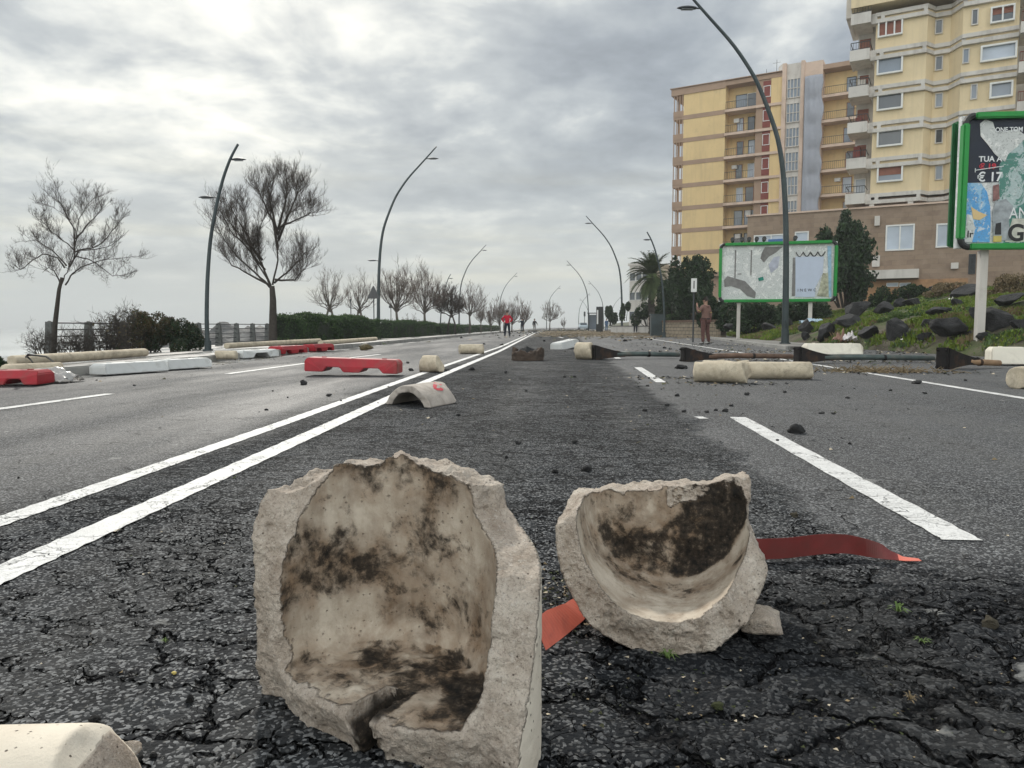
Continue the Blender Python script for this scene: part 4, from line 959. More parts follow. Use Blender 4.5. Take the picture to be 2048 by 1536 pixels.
lettering('I N E W C', .2, (fz(1595, 583)[0], .028, fz(1595, 583)[1]), r, M['ink_black'])
poly_patch('torn_patch', [fz(*p) for p in ((1516, 556), (1526, 553), (1528, 560), (1518, 562))], .04, simple('teal_ink', (.02, .20, .15), .7, .3, 4), r)
poly_patch('torn_patch', [fz(*p) for p in ((1634, 592), (1640, 572), (1646, 546), (1656, 546), (1662, 594))], .042, simple('ochre_paper', (.40, .40, .30), .7, .5, 6), r)
poly_patch('torn_patch', [fz(*p) for p in ((1655, 492), (1663, 492), (1663, 594), (1658, 594))], .038, simple('light_blue_paper', (.30, .48, .62), .7, .3, 4), r)
m = MB(); pts = []
for k in range(0, 49): a = k/48; pts.append((fz(1592, 509)[0]+a*1.35, .03, fz(1592, 509)[1]+.12+abs(math.sin(a*math.pi*4))*-.22))
m.tube(pts, .022, 4); m.build('scribble', M['ink_black'], r)
for (x0, x1, y0, y1) in ((1470, 1471.2, 500, 556), (1502, 1503, 500, 550), (1586, 1590, 515, 592), (1475, 1483, 547, 548.5)):
    u0, z1 = fz(x0, y0); u1, z0 = fz(x1, y1); m = MB(); m.bx(u0, u1, .04, .06, z0, z1); m.build('torn_edge', M['torn_gray'], r)
for px in (1478, 1622):
    u_ = F.u(px, 600); m = MB(); p = F.a + F.e*u_; zt = T(p.x, p.y) if p.x > foot(p.y) else 0
    m.box((u_, .16, (za+min(zt, 1)-.5)/2), (.17, .17, za-min(zt, 1)+.5), None, 0, .01); m.build('post', M['white_conc'], r)
for px in (1465, 1484, 1498, 1513, 1528, 1590):
    u_ = F.u(px, 490); m = MB(); m.tube([(u_, .1, zb_), (u_, .1, zb_+.12)], .03, 6); m.tube([(u_, .1, zb_+.10), (u_, -.15, zb_+.16)], [.09, .11], 8); m.build('floodlight', M['black_frame'], r)
tag(r, 'green framed billboard with torn white posters standing behind the tall bent lamp post', 'billboard', 'green framed roadside billboards')
# near board, cut by the right edge of the picture
d0 = 18.8; za, zb_ = 0.72+(653-502)*d0/1500, 0.72+(653-238)*d0/1500
F, r, L_ = billboard(1908, d0, 2048, d0*.992, za, zb_, 6.3)
x0 = 0.2; zt, zbm = zb_-.16, za+.16; H_ = zt-zbm; W = L_
def q(fx, fy): return (x0+fx*H_, zt-fy*H_)       # fractions of the panel's height, from its upper left corner
poly_patch('navy_poster', [q(-.02, -.01), (W*.99-.2, zt+.02), (W*.99-.2, zt-.1*H_), q(.46, .10), q(.42, .3), q(.26, .36), q(.25, .50), q(-.02, .505)], .05, M['navy'], r)
poly_patch('torn_poster', [q(.26, .22), q(.34, .12), q(.8, .15), (W-.2, zt-.12*H_), (W-.2, zbm+.02), q(.24, 1.0), q(.24, .36), q(.27, .3)], .044, M['torn_teal'], r)
poly_patch('torn_patch', [q(.07, .03), q(.11, -.005), q(.17, .02), q(.20, .10), q(.29, .09), q(.36, .08), q(.44, .14), q(.37, .22), q(.30, .28), q(.28, .34), q(.20, .28), q(.14, .20), q(.08, .13)], .036, M['torn_white'], r)
poly_patch('sky_poster', [q(-.02, .505), q(.10, .51), q(.15, .58), q(.18, .70), q(.19, .82), q(.19, .99), q(-.02, .99)], .036, M['sky_poster'], r)
poly_patch('torn_patch', [q(.0, .76), q(.04, .77), q(.07, .88), q(.05, .99), q(-.01, .99)], .030, M['torn_white'], r)
poly_patch('torn_patch', [q(0.03, .70), q(.09, .74), q(.16, .77), q(.10, .81), q(.05, .80)], .028, M['yellow_wall'], r)
poly_patch('torn_patch', [q(.22, .66), q(.30, .64), q(.36, .70), q(.33, .82), q(.36, .98), q(.22, .98), q(.20, .75)], .030, simple('grey_scrap', (.33, .36, .38), .7, .4, 5), r)
poly_patch('torn_patch', [q(.215, .94), q(.28, .94), q(.28, .99), q(.215, .99)], .024, M['yellow_paper'], r)
poly_patch('torn_patch', [q(.23, .84), q(.27, .83), q(.275, .93), q(.225, .93)], .024, M['ink_black'], r)
poly_patch('white_patch', [q(.36, .80), (W*.6, zt-.82*H_), (W*.6, zbm+.02), q(.31, .99)], .030, simple('cream_paper', (.55, .55, .48), .7, .25, 5), r)
hs = H_
lettering('TUA A', .062*hs, (q(.075, .335)[0], .040, q(.075, .335)[1]), r, M['ink_white'], .004)
lettering('€ 19', .062*hs, (q(.08, .395)[0], .040, q(.08, .395)[1]), r, M['ink_red'], .006, 1.1)
lettering('€ 17', .105*hs, (q(.07, .495)[0], .040, q(.07, .495)[1]), r, M['ink_white'], .006, .95)
lettering('ONE TOM', .052*hs, (q(.19, .10)[0], .026, q(.19, .10)[1]), r, M['ink_white'], .003, .9)
lettering('G', .19*hs, (q(.325, .98)[0], .022, q(.325, .98)[1]), r, M['ink_black'], .014, .95)
lettering('Ir', .08*hs, (q(.005, .95)[0], .022, q(.005, .95)[1]), r, M['ink_black'], .002)
lettering('AN', .13*hs, (q(.33, .80)[0], .026, q(.33, .80)[1]), r, M['ink_white'], .0, .8)
m = MB(); a, b = q(.05, .405), q(.27, .375); m.tube([(a[0], .034, a[1]), (b[0], .034, b[1])], .010, 5); m.tube([(a[0], .034, a[1]-.05), (a[0], .034, a[1]+.05)], .010, 5); m.build('price_strike', M['ink_white'], r)
poly_patch('torn_patch', [q(.195, .53), q(.24, .52), q(.25, .64), q(.20, .66)], .030, simple('rose_scrap', (.25, .13, .12), .7, .4, 8), r)
# second panel of the same board seen edge-on behind
m = MB(); m.box((-.02, .42, (za+zb_)/2), (.07, .10, zb_-za-.25), None, 0, .02); m.bx(0.02, L_, .36, .48, za+.1, zb_-.1); m.build('back_panel', M['dark_green'], r)
for uu in (F.u(1968, 600)+.05, L_-.9):
    p = F.a + F.e*uu; zt2 = T(p.x, p.y); m = MB(); m.box((uu, .25, (za+zt2-.3)/2), (.16, .24, za-zt2+.3), None, 0, .01); m.box((uu-.09, .14, (za+zt2-.3)/2), (.05, .05, za-zt2+.3)); m.build('post', M['white_conc'], r)
tag(r, 'large green framed billboard with torn navy price poster at the right edge', 'billboard', 'green framed roadside billboards')
# ---------------------------------------------------------------- lamp posts
def traced(pix, d, sign):
    b = D(*pix[0], d); return [((D(x, y, d)-b).dot(Rt)*sign, D(x, y, d).z-b.z) for x, y in pix]
TALL = traced([(1570, 682), (1571.5, 600), (1572.5, 520), (1572, 430), (1567, 338), (1557, 271), (1533, 203), (1511, 149), (1469, 85), (1423, 34), (1393, 0), (1362, -36)], 27, -1)
HEAD = traced([(1570, 682), (1402, 11)], 27, -1)[1]
def head(side, x, h, big=1.0, parent=None):
    """luminaire on a short stub, pointing to `side` (+1/-1 along local x)"""
    m = MB(); m.tube([(x, 0, h), (x+side*.16*big, 0, h+.01)], .022*big, 6)
    n = 10
    pts = [(x+side*(.14+.56*k/n)*big, 0, h+.012+.02*math.sin(k/n*3)) for k in range(n+1)]; rad = [.055+.035*math.sin(math.pi*min(1, k/n*1.15))*(1 if k/n < .8 else 1) for k in range(n+1)]; rad[-1] = .015; rad[-2] = .04
    b = MB(); vs_ = MB().tube(pts, [q*big for q in rad], 10); vs_.v = [(vx, vy*1.25, h+.012+(vz-h-.012)*.55) for vx, vy, vz in vs_.v]; m.add(vs_.v, vs_.f)
    o = m.build('lamp_head', M['lamp_head'], parent, True)
    l = MB(); l.box((x+side*.40*big, 0, h-.028*big), (.34*big, .12*big, .014), None, 0, .003); l.build('lens', M['glass_lens'], o); return o
def tall_lamp(loc, side, label, low=False, top=12.4, group='tall bent street lamps', rz=0.0, s=1.0):
    r = empty('street_lamp', loc, VIEW_ROT+rz); pts = [(side*a*s, 0, h*s) for a, h in TALL]; n = len(pts)
    # finer curve
    fine = []
    for i in range(n-1):
        for k in range(4): t = k/4; fine.append(Vector(pts[i]).lerp(Vector(pts[i+1]), t))
    fine.append(Vector(pts[-1]))
    for _ in range(3): fine = [fine[0]] + [(fine[i-1]+fine[i]*2+fine[i+1])/4 for i in range(1, len(fine)-1)] + [fine[-1]]
    k = len(fine); m = MB(); m.tube(fine, [(.125-.085*(i/(k-1))**.8)*s for i in range(k)], 12); m.build('pole', M['lamp_metal'], r, True)
    m = MB(); m.tube([(0, 0, -.02), (0, 0, .05)], .19*s, 16); m.tube([(0, 0, .045), (0, 0, .5)], .135*s, 16); m.box((0, -.128*s, .75*s), (.09, .03, .3)); m.build('base_collar', M['lamp_metal'], r, False)
    head(side, side*HEAD[0]*s, HEAD[1]*s, 1.2*s, r)
    if low: head(-side, side*.05*s, 5.05*s, 1.0*s, r)
    return tag(r, label, 'street lamp', group)
LOW = traced([(416, 701), (413, 640), (414.5, 560), (420, 480), (432, 410), (447, 350), (462, 310), (477, 283)], 22.3, 1)
def low_lamp(loc, side, label, double, s=1.0):
    prof = LOW
    r = empty('street_lamp', loc, VIEW_ROT); pts = [Vector((side*a*s, 0, h*s)) for a, h in prof]; fine = []
    for i in range(len(pts)-1):
        for k in range(4): fine.append(pts[i].lerp(pts[i+1], k/4))
    fine.append(pts[-1])
    for _ in range(2): fine = [fine[0]] + [(fine[i-1]+fine[i]*2+fine[i+1])/4 for i in range(1, len(fine)-1)] + [fine[-1]]
    k = len(fine); m = MB(); m.tube(fine, [(.068-.034*i/(k-1))*s for i in range(k)], 12); m.build('pole', M['lamp_metal'], r, True)
    m = MB(); m.tube([(0, 0, -.02), (0, 0, .04)], .15, 14); m.tube([(0, 0, .035), (0, 0, .3)], .10, 14); m.build('base_collar', M['lamp_metal'], r)
    head(side, side*(LOW[5][0]*.3+LOW[6][0]*.7)*s, 5.62*s, .75*s, r)
    if double: head(-side, side*LOW[4][0]*1.05*s, 4.52*s, .75*s, r)
    return tag(r, label, 'street lamp', 'low leaning street lamps')
def at(px, py, d): p = D(px, py, d); return p
p = D(1570, 682, 27); tall_lamp((p.x, p.y, .10), -1, 'tallest near lamp post bending left over the road in front of the torn billboard', )
p = D(757, 673, 50); tall_lamp((p.x, p.y, 0), 1, 'tall lamp post bending right at the end of the long box hedge', low=True)
def row(specs, side):
    for (px, ty, lab) in specs:
        # distance from how tall it stands in the picture
        d = 12.45*1500/(656-ty)
        p = D(px, 653, d); tall_lamp((p.x, p.y, 0), side, lab)
row([(918, 485, 'thin tall lamp rising from the dark round-crowned trees, bending right'), (998, 543, 'small far lamp bending right above the bare trees near the red jacket'), (1093, 570, 'tiny farthest lamp bending right beside the lone far tree')], 1)
row([(1244, 425, 'thin tall lamp bending left just before the palm tree'), (1177, 518, 'far slim lamp bending left over the empty carriageway'), (1207, 560, 'small far lamp bending left above the dark kiosk'), (1178, 597, 'tiny lamp bending left low over the distant car')], -1)
row([(1157, 585, 'tiny lamp bending right in the middle distance beside the traffic light'), (1222, 592, 'faint far lamp bending right behind the kiosk')], 1)
low_lamp(G(416, 701, 0.0), 1, 'leaning double-headed lamp post between the sea fence and the scorched bush', True)
p = D(1328, 668, 44); low_lamp((p.x, p.y, .1), -1, 'leaning single-headed lamp post over the palm tree', False)
p = D(881, 655, 76); low_lamp((p.x, p.y, -.1), 1, 'small leaning lamp among the bare trees behind the second hedge', False)

# ---------------------------------------------------------------- sea fence
def fence():
    r = empty('sea_fence', (-17, 26, -.2)); r.location = (0, 0, 0); X = -17.0; z0 = -.22; H = 1.10
    ys = [23.9+2.05*k for k in range(60)]
    ys = [y for y in ys]
    for i, y in enumerate(ys):
        if i > 45: break
        m = MB(); w0, w1 = .15, .10
        vs = [(X-w0, y-w0*.8, z0-.1), (X+w0, y-w0*.8, z0-.1), (X+w0, y+w0*.8, z0-.1), (X-w0, y+w0*.8, z0-.1), (X-w1, y-w1*.7, z0+H), (X+w1, y-w1*.7, z0+H), (X+w1, y+w1*.7, z0+H), (X-w1, y+w1*.7, z0+H)]
        m.add(vs, [(3, 2, 1, 0), (4, 5, 6, 7), (0, 1, 5, 4), (1, 2, 6, 5), (2, 3, 7, 6), (3, 0, 4, 7)]); m.tube([(X, y, z0+H), (X, y, z0+H+.03)], [.07, .03], 8)
        m.build('post', M['fence_post'], r)
    for k in range(5):
        z = z0+.16+k*.225; m = MB(); m.tube([(X, ys[0], z), (X, ys[46]-2, z)], .024, 6); m.build('rail', M['fence_rail'], r)
    tag(r, 'grey railing of concrete posts and five rails along the sea edge', 'fence')
fence()
# rough breakwater of lava blocks beyond the fence
def breakwater():
    xs_ = np.linspace(-42, -20, 60); ys_ = np.linspace(60, 96, 90)
    def zf(X, Y):
        p = np.stack([X.ravel(), Y.ravel(), X.ravel()*0], 1); n = fbm(p, .35, 5, 21).reshape(X.shape)
        s = 1-np.clip(np.abs(X+31.5)/10.5, 0, 1)**2; e = np.clip((Y-60)/6, 0, 1)*np.clip((96-Y)/6, 0, 1)
        return -7+ (6.8+n*1.1 + .9*np.exp(-((Y-76)/3.5)**2)*np.exp(-((X+33)/3)**2))*np.sqrt(np.clip(s*e, 0, 1))
    o = sheet('breakwater', xs_, ys_, zf, simple('breakwater_rock', (.10, .10, .10), .9, .4, .6, bump=1.0, bscale=2, dirt=(.17, .17, .165)), 'structure')
breakwater()

# ---------------------------------------------------------------- signs, wall, kiosk, traffic light, car
p = D(748, 640, 42); r = empty('warning_sign', (p.x, p.y, -.05), VIEW_ROT)
h1 = .72+(653-596)*42/1500; h2 = .72+(653-571)*42/1500; s_ = 12.0/1500*42
m = MB(); m.tube([(0, 0, 0), (0, 0, h2-.1)], .03, 8); m.build('post', M['lamp_head'], r)
m = MB(); m.prism([(-s_, h1+.04), (-s_+.05, h1), (s_-.05, h1), (s_, h1+.04), (.03, h2), (-.03, h2)], (1, 0, 0), (0, 0, 1), (0, 1, 0), .02, (0, -.045, 0)); m.build('sign_plate', simple('sign_back', (.10, .10, .105), .5, .15, 4, .3), r, fix=True)
tag(r, 'dark triangular warning sign seen from behind next to the bent lamp post', 'road sign')
for (px, ty, by, d, lab) in ((702, 598, 640, 48, 'bare thin pole standing behind the long box hedge'), (782, 605, 642, 60, 'thin pole with a small box behind the hedges')):
    p = D(px, 640, d); r = empty('thin_pole', (p.x, p.y, -.1), VIEW_ROT); m = MB(); hh = .82+(653-ty)*d/1500; m.tube([(0, 0, 0), (0, 0, hh)], .03, 8); m.build('pole', M['lamp_head'], r)
    m = MB(); m.box((0, -.05, hh-.1 if px == 702 else hh-.35), (.10, .05, .14) if px == 702 else (.28, .12, .22), None, 0, .01); m.build('bracket', M['lamp_head'], r); tag(r, lab, 'pole')
p = D(1386, 675, 29.5); r = empty('bus_stop_sign', (p.x, p.y, .1), VIEW_ROT-R(12))
h1 = .72+(653-590)*29.5/1500; h2 = .72+(653-563)*29.5/1500
m = MB(); m.tube([(0, 0, 0), (0, 0, h2)], .032, 8); m.build('post', M['lamp_head'], r)
m = MB(); m.box((0, -.05, (h1+h2)/2), (.22, .03, h2-h1), None, 0, .008); pl = m.build('sign_plate', M['frame_white'], r)
m = MB(); m.box((0, -.068, (h1+h2)/2+.02), (.035, .004, .30)); m.build('symbol', M['ink_black'], pl)
tag(r, 'narrow white sign plate on a thin post left of the man in brown', 'road sign')
# low retaining wall of pale blocks
def blockwall():
    t = NT('block_wall'); n = t.N.new('ShaderNodeTexBrick'); t.L.new(t.mapping(rot=(math.pi/2, 0, 0)), n.inputs['Vector'])
    for k_, v in (('Color1', (.36, .30, .22, 1)), ('Color2', (.27, .22, .16, 1)), ('Mortar', (.10, .085, .07, 1))): n.inputs[k_].default_value = v
    n.inputs['Scale'].default_value = 1; n.inputs['Brick Width'].default_value = .5; n.inputs['Row Height'].default_value = .22; n.inputs['Mortar Size'].default_value = .02
    t.set(t.mix(t.ramp(t.noise(3, 6, .6), [(.4, 0), (.7, .5)]), n.outputs['Color'], (.42, .35, .26)), .9, 0, .2); t.bump(t.m('ADD', n.outputs['Fac'], t.noise(12, 5, .6)), .6, .03); return t.mat
F = Facade(1309, 53, 1442, 44); r = F.root('garden_wall'); m = MB(); m.bx(0, F.len, 0, .35, -.1, 1.0); m.build('wall', blockwall(), r)
m = MB(); m.bx(-.05, F.len+.05, -.05, .40, 1.0, 1.13); m.build('coping', M['pole_rust'], r); tag(r, 'low wall of pale stone blocks with brown coping behind the man in brown', 'wall')
F = Facade(1222, 76, 1312, 70); r = F.root('garden_wall'); m = MB(); m.bx(0, F.len, 0, .3, -.1, .72); m.build('wall', M['white_conc'], r); m = MB(); m.bx(-.03, F.len, -.04, .34, .72, .80); m.build('coping', M['pavement'], r)
tag(r, 'low plain pale wall below the far hedge left of the block wall', 'wall')
# dark cabinet and totem
p = D(1313, 668, 52); r = empty('utility_cabinet', (p.x, p.y, .05), VIEW_ROT); m = MB(); w_ = 24/1500*52; m.box((0, 0, .75), (w_, .5, 1.45), None, 0, .02); m.build('cabinet', M['lamp_metal'], r); m = MB(); m.box((0, 0, 1.50), (w_+.08, .6, .06), None, 0, .01); m.build('lid', M['lamp_metal'], r)
tag(r, 'dark steel cabinet at the left end of the block wall', 'cabinet')
p = D(1199, 662, 84); r = empty('information_totem', (p.x, p.y, 0), VIEW_ROT-.2); hh = 51/1500*84; m = MB(); m.box((0, 0, hh/2), (.75, .3, hh), None, 0, .03); m.build('casing', M['black_frame'], r)
m = MB(); m.box((-.22, -.16, hh*.62), (.16, .02, hh*.55)); m.build('light_strip', M['frame_white'], r); m = MB(); m.box((0.02, -.0, hh+.03), (.8, .34, .06), None, 0, .01); m.build('cap', M['black_frame'], r)
tag(r, 'tall dark totem with a white vertical strip at the right kerb', 'totem')
p = D(1188, 660, 98); r = empty('bus_shelter', (p.x, p.y, 0), VIEW_ROT-.2); m = MB()
for sx in (-1, 1):
    for sy in (-1, 1): m.tube([(sx*.7, sy*.5, 0), (sx*.7, sy*.5, 2.4)], .05, 6)
m.build('frame', M['black_frame'], r); m = MB(); m.box((0, 0, 2.45), (1.7, 1.3, .1), None, 0, .02); m.build('roof', M['lamp_metal'], r); m = MB(); m.box((0, .45, 1.3), (1.3, .03, 1.9)); m.box((-.68, 0, 1.3), (.03, .9, 1.9)); m.build('glass_wall', M['glass'], r)
tag(r, 'small glass shelter just behind the dark totem', 'bus shelter')
p = D(1169, 656, 150); r = empty('traffic_light', (p.x, p.y, 0), VIEW_ROT); m = MB(); m.tube([(0, 0, 0), (0, 0, 3.4)], .06, 6); m.build('pole', M['lamp_head'], r); m = MB(); m.box((0, 0, 3.2), (.34, .3, .95), None, 0, .05); hd = m.build('signal_head', M['black_frame'], r)
for k in range(3): m = MB(); m.tube([(0, -.155, 2.92+.28*k), (0, -.17, 2.92+.28*k)], .10, 12); m.build('lens', M['glass_dark'], hd)
tag(r, 'traffic light on a thin pole in the far distance', 'traffic light')
def car(loc, rz, label):
    r = empty('parked_car', loc, rz); prof = [(-2.0, .35), (-2.02, .75), (-1.9, .95), (-1.1, 1.02), (-.65, 1.42), (.75, 1.45), (1.45, 1.0), (1.95, .92), (2.05, .6), (2.0, .35)]
    bm = bmesh.new(); k = len(prof); a = [bm.verts.new((x, -.82, z)) for x, z in prof]; b = [bm.verts.new((x, .82, z)) for x, z in prof]
    for v_, (x, z) in zip(a+b, prof*2):
        if z > 1.1: v_.co.y *= .78
    bm.faces.new(a[::-1]); bm.faces.new(b)
    for i in range(k): bm.faces.new((a[i], a[(i+1) % k], b[(i+1) % k], b[i]))
    bmesh.ops.bevel(bm, geom=bm.edges[:], offset=.06, segments=2, affect='EDGES'); me = bpy.data.meshes.new('body'); bm.to_mesh(me); bm.free(); me.materials.append(M['car_paint']); link(bpy.data.objects.new('body', me), r)
    m = MB(); m.prism([(-1.0, 1.05), (-.64, 1.36), (.7, 1.38), (1.3, 1.05)], (1, 0, 0), (0, 0, 1), (0, 1, 0), 1.50, (0, 0, 0)); m.box((-1.0, 0, 1.2), (.5, 1.2, .26), Matrix.Rotation(-R(45), 3, 'Y')); m.box((1.12, 0, 1.2), (.55, 1.2, .22), Matrix.Rotation(R(35), 3, 'Y')); m.build('windows', M['glass_dark'], r, fix=True)
    for x in (-1.3, 1.3):
        for y in (-.8, .8):
            m = MB(); m.tube([(x, y-.1, .32), (x, y+.1, .32)], .32, 16); w_ = m.build('wheel', M['black_frame'], r); m = MB(); m.tube([(x, y-.11, .32), (x, y+.11, .32)], .19, 12); m.build('rim', M['lamp_head'], w_)
    for y in (-.6, .6): m = MB(); m.box((-2.0, y, .75), (.06, .3, .14), None, 0, .02); m.build('headlight', M['glass_pale'], r)
    return tag(r, label, 'car')
M['car_paint'] = simple('pale_blue_car_paint', (.42, .50, .56), .25, .03, 2, .2, .02, spec=.6)
p = D(1166, 658, 150); car((p.x, p.y, 0), VIEW_ROT+math.pi/2, 'pale blue car standing far away at the right end of the road')
# ---------------------------------------------------------------- bare trees
def np_tubes(name, segs, mat, parent, sides=3):
    """segs: list of (p0, p1, r0, r1); one mesh"""
    if not segs: return None
    A = np.array([s[0][:] for s in segs], np.float32); B = np.array([s[1][:] for s in segs], np.float32); r0 = np.array([s[2] for s in segs], np.float32); r1 = np.array([s[3] for s in segs], np.float32)
    t = B-A; t /= np.maximum(np.linalg.norm(t, axis=1), 1e-6)[:, None]; ref = np.where(np.abs(t[:, 2:3]) < .8, [[0, 0, 1.]], [[1., 0, 0]])
    u = np.cross(t, ref); u /= np.linalg.norm(u, axis=1)[:, None]; w = np.cross(t, u); n = len(segs); vs = np.zeros((n, 2, sides, 3), np.float32)
    for j in range(sides):
        a = 2*math.pi*j/sides; d = u*math.cos(a)+w*math.sin(a); vs[:, 0, j] = A+d*r0[:, None]; vs[:, 1, j] = B+d*r1[:, None]
    base = (np.arange(n)*2*sides)[:, None]; q = []
    for j in range(sides): k = (j+1) % sides; q.append(base+np.array([[j, k, sides+k, sides+j]]))
    return link(bpy.data.objects.new(name, np_mesh(name, vs.reshape(-1, 3), np.concatenate(q), mat, False)), parent)
def grow(rg, segs, p, d, L, r, lvl, up=.25, spread=.6, kids=(9, 7, 4), zmin=None):
    """one twig with side twigs, curving upwards"""
    n = 4 if lvl < 2 else 3; pts = [p]; q = p.copy(); dd = d.copy()
    for i in range(n):
        dd = (dd + Vector((rg.gauss(0, .13), rg.gauss(0, .13), rg.gauss(0, .10)+up*.35))).normalized(); q = q+dd*L/n; pts.append(q)
        a, b = i/n, (i+1)/n; segs.append((pts[-2], pts[-1], r*(1-a*.7), r*(1-b*.7)))
    if lvl < len(kids):
        for k in range(kids[lvl]):
            t = rg.uniform(.15, 1.0)*n; i = min(n-1, int(t)); pp = pts[i].lerp(pts[i+1], t-i); ax = (pts[i+1]-pts[i]).normalized()
            s = Vector((rg.gauss(0, 1), rg.gauss(0, 1), rg.gauss(0, 1))); s = (s-ax*s.dot(ax)).normalized()
            nd = (ax*(1-spread*.5)+s*spread+Vector((0, 0, up))).normalized(); grow(rg, segs, pp, nd, L*rg.uniform(.42, .68), max(r*.55, .0022), lvl+1, up, spread, kids)
def limb_tree(name, d, trunk, limbs, label, seed, twig_len=.8, r_trunk=.10, kids=(5, 5, 4), nper=12, mat='bark', tmat='twig', yspread=.9, group='bare wind-bent trees', up=.25, tw=.010, zb=None):
    """tree whose trunk and main limbs follow lines measured in the photograph, spread in depth"""
    rg = random.Random(seed); b = D(*trunk[0], d); root = empty(name, b)
    def w(px, py, off=0.0): return D(px, py, d+off)-b
    P = [w(*p) for p in trunk]; m = MB(); k = len(P); m.tube([P[0]-Vector((0, 0, .3))]+P, [r_trunk*1.25]+[r_trunk*(1.1-.5*i/(k-1)) for i in range(k)], 10); m.build('trunk', M[mat], root, True)
    segs = []; big = MB()
    for li, L_ in enumerate(limbs):
        ys = rg.uniform(-yspread, yspread); pts = [w(x, y, ys*(i/(len(L_)-1))) for i, (x, y) in enumerate(L_)]; fine = []
        for i in range(len(pts)-1):
            for t in range(3): fine.append(pts[i].lerp(pts[i+1], t/3)+Vector((rg.gauss(0, .012), rg.gauss(0, .012), rg.gauss(0, .012))))
        fine.append(pts[-1]); kf = len(fine); r0 = r_trunk*rg.uniform(.22, .36); big.tube(fine, [r0*(1-.82*i/(kf-1)) for i in range(kf)], 6)
        for q_ in range(nper):
            t = rg.uniform(.18, 1.0)*(kf-1); i = min(kf-2, int(t)); p = fine[i].lerp(fine[i+1], t-i); ax = (fine[i+1]-fine[i]).normalized()
            s = Vector((rg.gauss(0, 1), rg.gauss(0, 1), rg.gauss(0, .8))); s = (s-ax*s.dot(ax)).normalized()
            grow(rg, segs, p, (ax*.6+s*.6+Vector((0, 0, up))).normalized(), twig_len*rg.uniform(.6, 1.1), tw, 0, up, .6, kids)
    cr = big.build('crown', M[mat], root, True); np_tubes('twigs', segs, M[tmat], cr)
    return tag(root, label, 'tree', group)
limb_tree('bare_tree', 21.5, [(107, 706), (110, 650), (114, 615), (118, 580), (124, 555)],
    [[(118, 590), (126, 560), (138, 535), (148, 490), (146, 455), (132, 432), (105, 415), (65, 405)], [(130, 535), (115, 515), (85, 508), (60, 525), (40, 540), (15, 520)],
     [(138, 535), (158, 500), (190, 500), (225, 490), (258, 460)], [(130, 570), (145, 545), (175, 528), (215, 518), (272, 512)], [(148, 520), (152, 480), (158, 440), (175, 410), (190, 395)],
     [(148, 490), (150, 460), (135, 435), (118, 400), (115, 378)], [(148, 500), (125, 480), (100, 460), (82, 440)], [(150, 510), (190, 525), (225, 552), (250, 550)], [(122, 570), (112, 545), (100, 535), (85, 545)],
     [(150, 480), (170, 455), (195, 430), (205, 415)], [(132, 530), (105, 500), (70, 480), (50, 485)], [(150, 505), (200, 490), (235, 450), (245, 430)]],
    'slender leaning bare tree with open spreading crown at the left edge', 3, .48, .07, (5, 4, 3), 15, tw=.0065, up=.3)
limb_tree('bare_tree', 29, [(546, 694), (546, 640), (546, 600), (544, 572)],
    [[(540, 575), (510, 545), (475, 515), (450, 480), (430, 445)], [(542, 572), (525, 530), (500, 480), (470, 430), (450, 395)], [(545, 570), (556, 520), (556, 470), (575, 430), (615, 400)],
     [(556, 500), (545, 440), (520, 390), (510, 370)], [(556, 460), (570, 410), (575, 370), (570, 350)], [(560, 455), (590, 440), (625, 425)], [(548, 565), (575, 545), (600, 520), (615, 500)],
     [(538, 565), (520, 520), (515, 470), (530, 430)], [(540, 570), (500, 550), (465, 530), (440, 500)], [(530, 540), (490, 490), (460, 460), (440, 420)], [(550, 560), (590, 560), (615, 530)], [(556, 480), (590, 400), (600, 370)], [(525, 520), (480, 470), (455, 440)], [(535, 560), (505, 510), (490, 450), (485, 410)], [(556, 470), (540, 400), (545, 365)]],
    'big bare tree with a thick dark trunk and wide crown at the hedge corner', 8, .74, .16, (5, 5, 3), 26, tw=.0095, yspread=1.4, up=.35)

